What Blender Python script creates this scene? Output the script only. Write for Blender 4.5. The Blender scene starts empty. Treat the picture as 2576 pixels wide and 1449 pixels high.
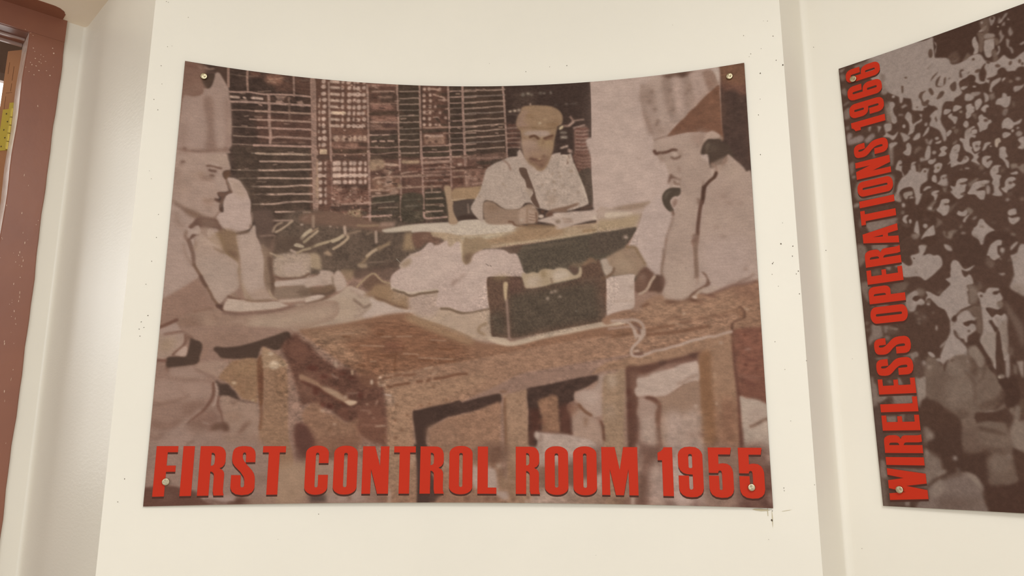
# Corner of a round room: curved cream wall, two printed boards on stand-off screws, painted door frame at the left.
# Units: metres. x right, y away from the camera, z up. Floor z = 0, camera eye height EYE.
import bpy, bmesh, math, random
import numpy as np
from mathutils import Vector
C = bpy.context.scene.collection
EYE = 1.30
rnd = random.Random(3)

# ------------------------------------------------------------------ print painting (poster millimetres)
def lin(h):
    c=np.array([int(h[i:i+2],16) for i in (0,2,4)])/255.
    return c
def smooth_pts(p,closed,n=4):
    p=np.asarray(p,float); m=len(p)
    if m<3: return p
    out=[]
    rng=range(m if closed else m-1)
    for i in rng:
        if closed: a,b,c,d=p[(i-1)%m],p[i],p[(i+1)%m],p[(i+2)%m]
        else: a,b,c,d=p[max(i-1,0)],p[i],p[i+1],p[min(i+2,m-1)]
        for k in range(n):
            t=k/n
            out.append(.5*((2*b)+(c-a)*t+(2*a-5*b+4*c-d)*t*t+(3*b-a-3*c+d)*t**3))
    if not closed: out.append(p[-1])
    return np.array(out)
def fill_mask(p,x0,y0,w,h):
    """antialiased even-odd polygon coverage, 3 sub-rows, exact in x"""
    S=3; acc=np.zeros((h,w+1))
    X=p[:,0]-x0; Y=p[:,1]-y0
    X2=np.roll(X,-1); Y2=np.roll(Y,-1)
    for r in range(h):
        for s in range(S):
            yy=r+(s+.5)/S
            m=(Y<=yy)!=(Y2<=yy)
            if not m.any(): continue
            xs=np.sort(X[m]+(yy-Y[m])*(X2[m]-X[m])/(Y2[m]-Y[m]))
            sg=1.
            for x in xs:
                x=min(max(x,0),w); i=int(x); f=x-i
                if i<w:
                    acc[r,i]+=sg*(1-f)/S; acc[r,i+1]+=sg*f/S
                sg=-sg
    return np.clip(np.cumsum(acc,1)[:,:w],0,1)
def box(a,r):
    if r<=0: return a
    for ax in (0,1):
        k=2*r+1
        pad=[(0,0),(0,0)]; pad[ax]=(r+1,r)
        c=np.cumsum(np.pad(a,pad,mode='edge'),ax)
        a=(c[k:]-c[:-k])/k if ax==0 else (c[:,k:]-c[:,:-k])/k
    return a
def blur(a,b):
    # triple box approximating a gaussian of sigma b (fractional by mixing)
    if b<=.25: return a
    r=(np.sqrt(4*b*b+1)-1)/2; r0=int(r); f=r-r0
    for _ in range(3): a=box(a,r0)*(1-f)+box(a,r0+1)*f
    return a
def vnoise(h,w,sx,sy,seed):
    g=np.random.RandomState(seed); ny=int(h/sy)+3; nx=int(w/sx)+3
    G=g.rand(ny,nx)*2-1
    y=np.arange(h)/sy; x=np.arange(w)/sx
    iy=y.astype(int); ix=x.astype(int); fy=y-iy; fx=x-ix
    fy=(fy*fy*(3-2*fy))[:,None]; fx=(fx*fx*(3-2*fx))[None]
    A=G[iy][:,ix]; B=G[iy][:,ix+1]; Cc=G[iy+1][:,ix]; D=G[iy+1][:,ix+1]
    return (A*(1-fx)+B*fx)*(1-fy)+(Cc*(1-fx)+D*fx)*fy
def dist_mask(p,wd,x0,y0,w,h):
    yy,xx=np.mgrid[y0:y0+h,x0:x0+w]+.5
    d=np.full((h,w),1e9)
    for a,b in zip(p[:-1],p[1:]):
        v=b-a; L2=(v**2).sum()+1e-9
        t=np.clip(((xx-a[0])*v[0]+(yy-a[1])*v[1])/L2,0,1)
        d=np.minimum(d,(xx-a[0]-t*v[0])**2+(yy-a[1]-t*v[1])**2)
    return np.clip(wd/2-np.sqrt(d)+.5,0,1)
def apply_op(img,op):
    H,W=img.shape[:2]
    k=op[0]
    pts=np.array(op[-1],float).reshape(-1,2)
    if k=='L':
        _,col,wd,b,a,_=op
        p=smooth_pts(pts,False) if len(pts)>2 else pts
        m=wd/2+3*b+2
    elif k in 'PK':
        _,col,b,a,_=op
        p=smooth_pts(pts,True) if k=='P' else pts
        m=3*b+2
    else:
        _,sx,sy,amp,seed,b,_=op
        p=smooth_pts(pts,True,2); m=3*b+2
    x0=int(max(0,np.floor(p[:,0].min()-m))); x1=int(min(W,np.ceil(p[:,0].max()+m)))
    y0=int(max(0,np.floor(p[:,1].min()-m))); y1=int(min(H,np.ceil(p[:,1].max()+m)))
    if x1<=x0 or y1<=y0: return
    e=int(3*b+2) # extend so that clipping at canvas edge does not darken
    X0,X1,Y0,Y1=x0-e,x1+e,y0-e,y1+e
    if k=='L': M=dist_mask(p,max(wd,1),X0,Y0,X1-X0,Y1-Y0)*min(1,wd)
    else: M=fill_mask(p,X0,Y0,X1-X0,Y1-Y0)
    M=blur(M,b)[e:e+y1-y0,e:e+x1-x0]
    sub=img[y0:y1,x0:x1]
    if k=='N':
        n=vnoise(y1-y0,x1-x0,sx,sy,seed)*.6+vnoise(y1-y0,x1-x0,sx/2.1,sy/2.1,seed+1)*.4
        sub*=(1+(amp*n*M))[:,:,None]
    else:
        M=(M*a)[:,:,None]
        sub[:]=sub*(1-M)+lin(col)*M
def render(ops,W,H,base):
    img=np.zeros((H,W,3))+lin(base)
    for o in ops: apply_op(img,o)
    return np.clip(img,0,1)


KRED = .88; KP = (.95, .97, .98); WINE = 2.6; CORR = 3.0; WALLHEX = 'e3dccf'; WCOL = (.975, 1.0, 1.02, 1); WSTR = .98; LCOL = (.965, 1.0, 1.02); EXPO = -0.09; ROLL = .0011
LAMPS = [('ceiling_panel', (0.5, -.4, 2.68), (0.5, -.4, 0), 1.0, 1.0, 40.), ('flank_fill', (-1.5, -1.5, 2.05), (-.8, 1.6, 1.6), 1.2, .25, 20.)]  # the second is an unseen fill, added to brighten the recess flank

GLYPHS = {'O': [[(1.0, .852), (.984, .893), (.938, .932), (.865, .965), (.77, .991), (.659, 1.007), (.54, 1.012), (.46, 1.012), (.341, 1.007), (.23, .991), (.135, .965), (.062, .932), (.016, .893), (.0, .852), (.0, .148), (.016, .107), (.062, .068), (.135, .035), (.23, .009), (.341, -0.007), (.46, -0.012), (.54, -0.012), (.659, -0.007), (.77, .009), (.865, .035), (.938, .068), (.984, .107), (1.0, .148)], [(.575, .832), (.565, .847), (.537, .858), (.5, .862), (.5, .862), (.463, .858), (.435, .847), (.425, .832), (.425, .17), (.435, .155), (.462, .144), (.5, .14), (.5, .14), (.537, .144), (.565, .155), (.575, .17)]], 'C': [[(1, .645), (1.0, .85), (.985, .892), (.941, .931), (.871, .965), (.78, .99), (.674, 1.006), (.56, 1.012), (.46, 1.012), (.341, 1.006), (.23, .99), (.135, .965), (.062, .931), (.016, .892), (.0, .85), (.0, .15), (.016, .108), (.062, .069), (.135, .035), (.23, .01), (.341, -0.006), (.46, -0.012), (.54, -0.012), (.659, -0.006), (.77, .01), (.865, .035), (.938, .069), (.984, .108), (1.0, .15), (1, .4), (.575, .4), (.575, .17), (.575, .165), (.554, .147), (.505, .14), (.456, .147), (.435, .165), (.435, .83), (.435, .835), (.456, .856), (.505, .865), (.554, .856), (.575, .835), (.575, .645)]], 'I': [[(0, 0), (1, 0), (1, 1), (0, 1)]], 'F': [[(0, 0), (.53, 0), (.53, .486), (.955, .486), (.955, .61), (.53, .61), (.53, .877), (1, .877), (1, 1), (0, 1)]], 'E': [[(0, 0), (1, 0), (1, .128), (.56, .128), (.56, .45), (.93, .45), (.93, .575), (.56, .575), (.56, .87), (1, .87), (1, 1), (0, 1)]], 'L': [[(0, 0), (1, 0), (1, .13), (.545, .13), (.545, 1), (0, 1)]], 'T': [[(.26, 0), (.74, 0), (.74, .87), (1, .87), (1, 1), (0, 1), (0, .87), (.26, .87)]], 'R': [[(0, 0), (.43, 0), (.43, .485), (.5, .475), (.56, .445), (.575, .4), (.575, .09), (.615, 0), (1, 0), (.965, .06), (.955, .12), (.96, .42), (.945, .465), (.89, .51), (.76, .548), (.88, .58), (.95, .63), (.975, .69), (.97, .84), (.93, .91), (.84, .97), (.72, .995), (.58, 1), (0, 1)], [(.43, .6), (.5, .605), (.55, .63), (.565, .67), (.565, .8), (.55, .84), (.5, .862), (.43, .865)]], 'P': [[(0, 0), (.45, 0), (.45, .385), (.75, .385), (.88, .41), (.96, .46), (1, .54), (1, .86), (.95, .93), (.86, .975), (.7, 1), (0, 1)], [(.45, .52), (.52, .525), (.56, .55), (.57, .6), (.57, .8), (.555, .84), (.51, .862), (.45, .865)]], 'S': [[(.551, 1.0), (.742, .986), (.87, .943), (.932, .888), (.959, .82), (.966, .67), (.57, .668), (.563, .834), (.546, .861), (.49, .873), (.434, .85), (.429, .779), (.452, .736), (.504, .691), (.638, .609), (.843, .507), (.934, .439), (.98, .371), (.998, .289), (1.0, .153), (.965, .098), (.899, .054), (.757, .012), (.49, -0.001), (.244, .019), (.088, .071), (.024, .132), (.009, .18), (.009, .409), (.406, .405), (.419, .193), (.438, .162), (.501, .155), (.558, .172), (.568, .207), (.557, .316), (.511, .384), (.376, .473), (.144, .582), (.044, .65), (.008, .711), (.0, .779), (.018, .875), (.05, .926), (.125, .966), (.229, .988), (.389, 1.0)]], 'N': [[(0, 0), (.326, 0), (.334, .515), (.587, 0), (1, 0), (1, 1), (.676, 1), (.665, .58), (.46, 1), (0, 1)]], 'M': [[(0, 0), (.225, 0), (.226, .54), (.38, 0), (.6, 0), (.74, .54), (.75, 0), (1, 0), (1, 1), (.61, 1), (.5, .52), (.375, 1), (0, 1)]], 'W': [[(.08, 0), (.35, 0), (.46, .53), (.55, 0), (.85, 0), (1, 1), (.79, 1), (.7, .58), (.62, 1), (.37, 1), (.27, .56), (.21, 1), (0, 1)]], 'A': [[(0, 0), (.36, 0), (.42, .285), (.585, .285), (.65, 0), (1, 0), (.74, 1), (.27, 1)], [(.455, .43), (.545, .43), (.5, .72)]], '1': [[(.29, 0), (1, 0), (1, 1), (.42, 1), (.36, .96), (.22, .92), (0, .885), (0, .73), (.29, .73)]], '9': [[(0, .422), (.42, .422), (.425, .17), (.45, .145), (.5, .138), (.55, .148), (.575, .17), (.575, .445), (.36, .45), (.2, .475), (.08, .525), (.01, .6), (0, .65), (0, .85), (.04, .91), (.13, .965), (.28, 1.005), (.5, 1.015), (.72, 1.005), (.87, .965), (.96, .91), (1, .85), (1, .17), (.96, .09), (.87, .035), (.72, -0.005), (.5, -0.015), (.28, -0.005), (.13, .035), (.04, .09), (0, .17)], [(.575, .84), (.566, .852), (.54, .862), (.505, .865), (.495, .865), (.46, .862), (.434, .852), (.425, .84), (.425, .6), (.434, .588), (.46, .578), (.495, .575), (.505, .575), (.54, .578), (.566, .587), (.575, .6)]], '6': [[(1, .578), (.58, .578), (.575, .83), (.55, .855), (.5, .862), (.45, .852), (.425, .83), (.425, .555), (.64, .55), (.8, .525), (.92, .475), (.99, .4), (1, .35), (1, .15), (.96, .09), (.87, .035), (.72, -0.005), (.5, -0.015), (.28, -0.005), (.13, .035), (.04, .09), (0, .15), (0, .83), (.04, .91), (.13, .965), (.28, 1.005), (.5, 1.015), (.72, 1.005), (.87, .965), (.96, .91), (1, .83)], [(.425, .16), (.434, .148), (.46, .138), (.495, .135), (.505, .135), (.54, .138), (.566, .148), (.575, .16), (.575, .4), (.566, .412), (.54, .422), (.505, .425), (.495, .425), (.46, .422), (.434, .413), (.425, .4)]], '5': [[(0, .485), (.39, .485), (.4, .52), (.46, .538), (.52, .525), (.54, .48), (.54, .175), (.525, .15), (.47, .142), (.42, .155), (.41, .43), (0, .43), (0, .18), (.03, .11), (.1, .05), (.25, .005), (.48, -0.012), (.72, -0.002), (.87, .035), (.96, .09), (1, .17), (1, .5), (.97, .57), (.9, .63), (.77, .672), (.6, .682), (.49, .677), (.42, .665), (.42, .86), (.91, .86), (.96, 1), (0, 1)]]}
MARKS_WALL = [[729.9, -37.4, 0.75, 1.0, -0.4], [783.5, -46.3, 0.6, 0.8, -0.1], [821.8, -46.7, 0.83, 1.1, 0.1], [1202.3, -62.0, 0.68, 0.9, 0.4], [1260.4, -48.3, 0.83, 1.1, -0.3], [1263.0, 7.1, 0.83, 1.1, 0.0], [1275.3, 20.4, 1.27, 1.7, 0.3], [1214.1, -17.6, 0.68, 0.9, -0.4], [1210.6, -12.0, 0.52, 0.7, -0.1], [1219.8, 207.0, 0.9, 1.2, 0.1], [1251.8, -84.8, 0.52, 0.7, 0.4], [1243.9, -86.7, 0.45, 0.6, -0.3], [1235.2, -24.9, 0.52, 0.7, 0.0], [1230.2, 29.7, 1.12, 1.5, 0.3], [1221.3, 120.8, 0.83, 1.1, -0.4], [1226.6, 86.7, 0.6, 0.8, -0.1], [1246.7, 397.5, 1.27, 1.7, 0.1], [1268.3, 404.6, 0.98, 1.3, 0.4], [1266.2, 424.4, 0.9, 1.2, -0.3], [1228.5, 436.0, 0.98, 1.3, 0.0], [1230.2, 433.8, 0.68, 0.9, 0.3], [1226.4, 457.5, 0.6, 0.8, -0.4], [1274.9, 455.4, 0.98, 1.3, -0.1], [1270.9, 460.6, 0.68, 0.9, 0.1], [1273.9, 500.1, 0.83, 1.1, 0.4], [1196.4, 924.2, 1.65, 2.2, -0.3], [1198.2, 907.1, 0.68, 0.9, 0.0], [1221.3, 865.1, 0.68, 0.9, 0.3], [1221.7, 870.1, 0.6, 0.8, -0.4], [1274.9, 858.1, 0.6, 0.8, -0.1], [1188.6, 958.5, 0.52, 0.7, 0.1], [-46.5, -128.5, 0.68, 0.9, 0.4], [-42.6, -127.6, 0.6, 0.8, -0.3], [-2.0, -102.0, 0.6, 0.8, 0.0], [-35.9, -26.8, 0.6, 0.8, 0.3], [-27.8, -30.3, 0.45, 0.6, -0.4], [-44.2, 18.1, 0.68, 0.9, -0.1], [-39.4, 58.0, 0.6, 0.8, 0.1], [-51.2, 94.5, 0.75, 1.0, 0.4], [-42.1, 115.5, 0.68, 0.9, -0.3], [-21.8, 383.9, 0.68, 0.9, 0.0], [-22.2, 336.3, 0.6, 0.8, 0.3], [-26.2, 432.9, 0.68, 0.9, -0.4], [-32.1, 479.7, 0.6, 0.8, -0.1], [-23.3, 541.3, 0.83, 1.1, 0.1], [-34.0, 554.4, 0.75, 1.0, 0.4], [-36.3, 568.5, 0.75, 1.0, -0.3], [-28.3, 564.9, 0.68, 0.9, 0.0], [-33.7, 582.2, 0.68, 0.9, 0.3], [-35.7, 849.6, 0.75, 1.0, -0.4], [-43.2, 890.7, 0.68, 0.9, -0.1], [317.8, 921.9, 0.68, 0.9, 0.1], [1252.5, 355.1, 0.52, 0.7, 0.4], [1236.5, 482.2, 0.52, 0.7, -0.3], [1223.4, 590.8, 0.6, 0.8, 0.0], [1237.8, 645.0, 0.52, 0.7, 0.3], [1277.3, 629.9, 0.68, 0.9, -0.4], [1241.7, 742.2, 0.52, 0.7, -0.1], [243.9, 968.0, 0.38, 0.5, 0.1], [864.8, 999.6, 0.38, 0.5, 0.4], [1056.2, -116.0, 0.45, 0.6, -0.3], [-41.3, 263.9, 0.52, 0.7, 0.0], [-46.2, 247.9, 0.45, 0.6, 0.3]]
MARKS_BAY = [[-59.7, 388.8, 0.83, 1.1, -0.4], [-49.5, -70.9, 0.68, 0.9, -0.1], [-67.2, 515.0, 0.9, 1.2, 0.1], [-25.8, 618.3, 0.45, 0.6, 0.4], [-39.0, 981.9, 0.52, 0.7, -0.3]]
CAP1 = [['F', 13.8, 51.7], ['I', 60.6, 80.9], ['R', 91.3, 139.3], ['S', 149.7, 194.6], ['T', 206.0, 249.2], ['C', 288.2, 332.7], ['O', 343.0, 389.4], ['N', 399.4, 451.9], ['T', 461.6, 505.0], ['R', 514.5, 563.2], ['O', 573.3, 620.3], ['L', 630.6, 668.9], ['R', 707.9, 756.7], ['O', 766.7, 813.5], ['O', 823.5, 870.4], ['M', 880.2, 951.3], ['1', 990.5, 1019.2], ['9', 1029.5, 1076.2], ['5', 1086.8, 1132.0], ['5', 1142.8, 1188.2]]
CAP2 = [['W', 888.5, 830.1], ['I', 824.1, 809.5], ['R', 801.9, 767.9], ['E', 760.2, 731.7], ['L', 725.5, 697.6], ['E', 691.5, 662.5], ['S', 656.2, 622.9], ['S', 615.3, 582.3], ['O', 553.8, 520.8], ['P', 513.9, 479.9], ['E', 474.2, 445.7], ['R', 439.2, 404.3], ['A', 399.0, 360.2], ['T', 351.3, 321.5], ['I', 314.6, 300.7], ['O', 291.8, 260.0], ['N', 253.6, 217.3], ['S', 208.6, 177.6], ['1', 149.0, 129.2], ['9', 120.4, 89.2], ['6', 80.7, 49.2], ['6', 40.4, 10.6]]
SCR1 = [[38.9, 29.2], [1169.1, 26.6], [35.0, 855.8], [1164.3, 863.2]]
SCR2 = [[28.1, 34.9], [33.4, 868.9]]
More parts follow.
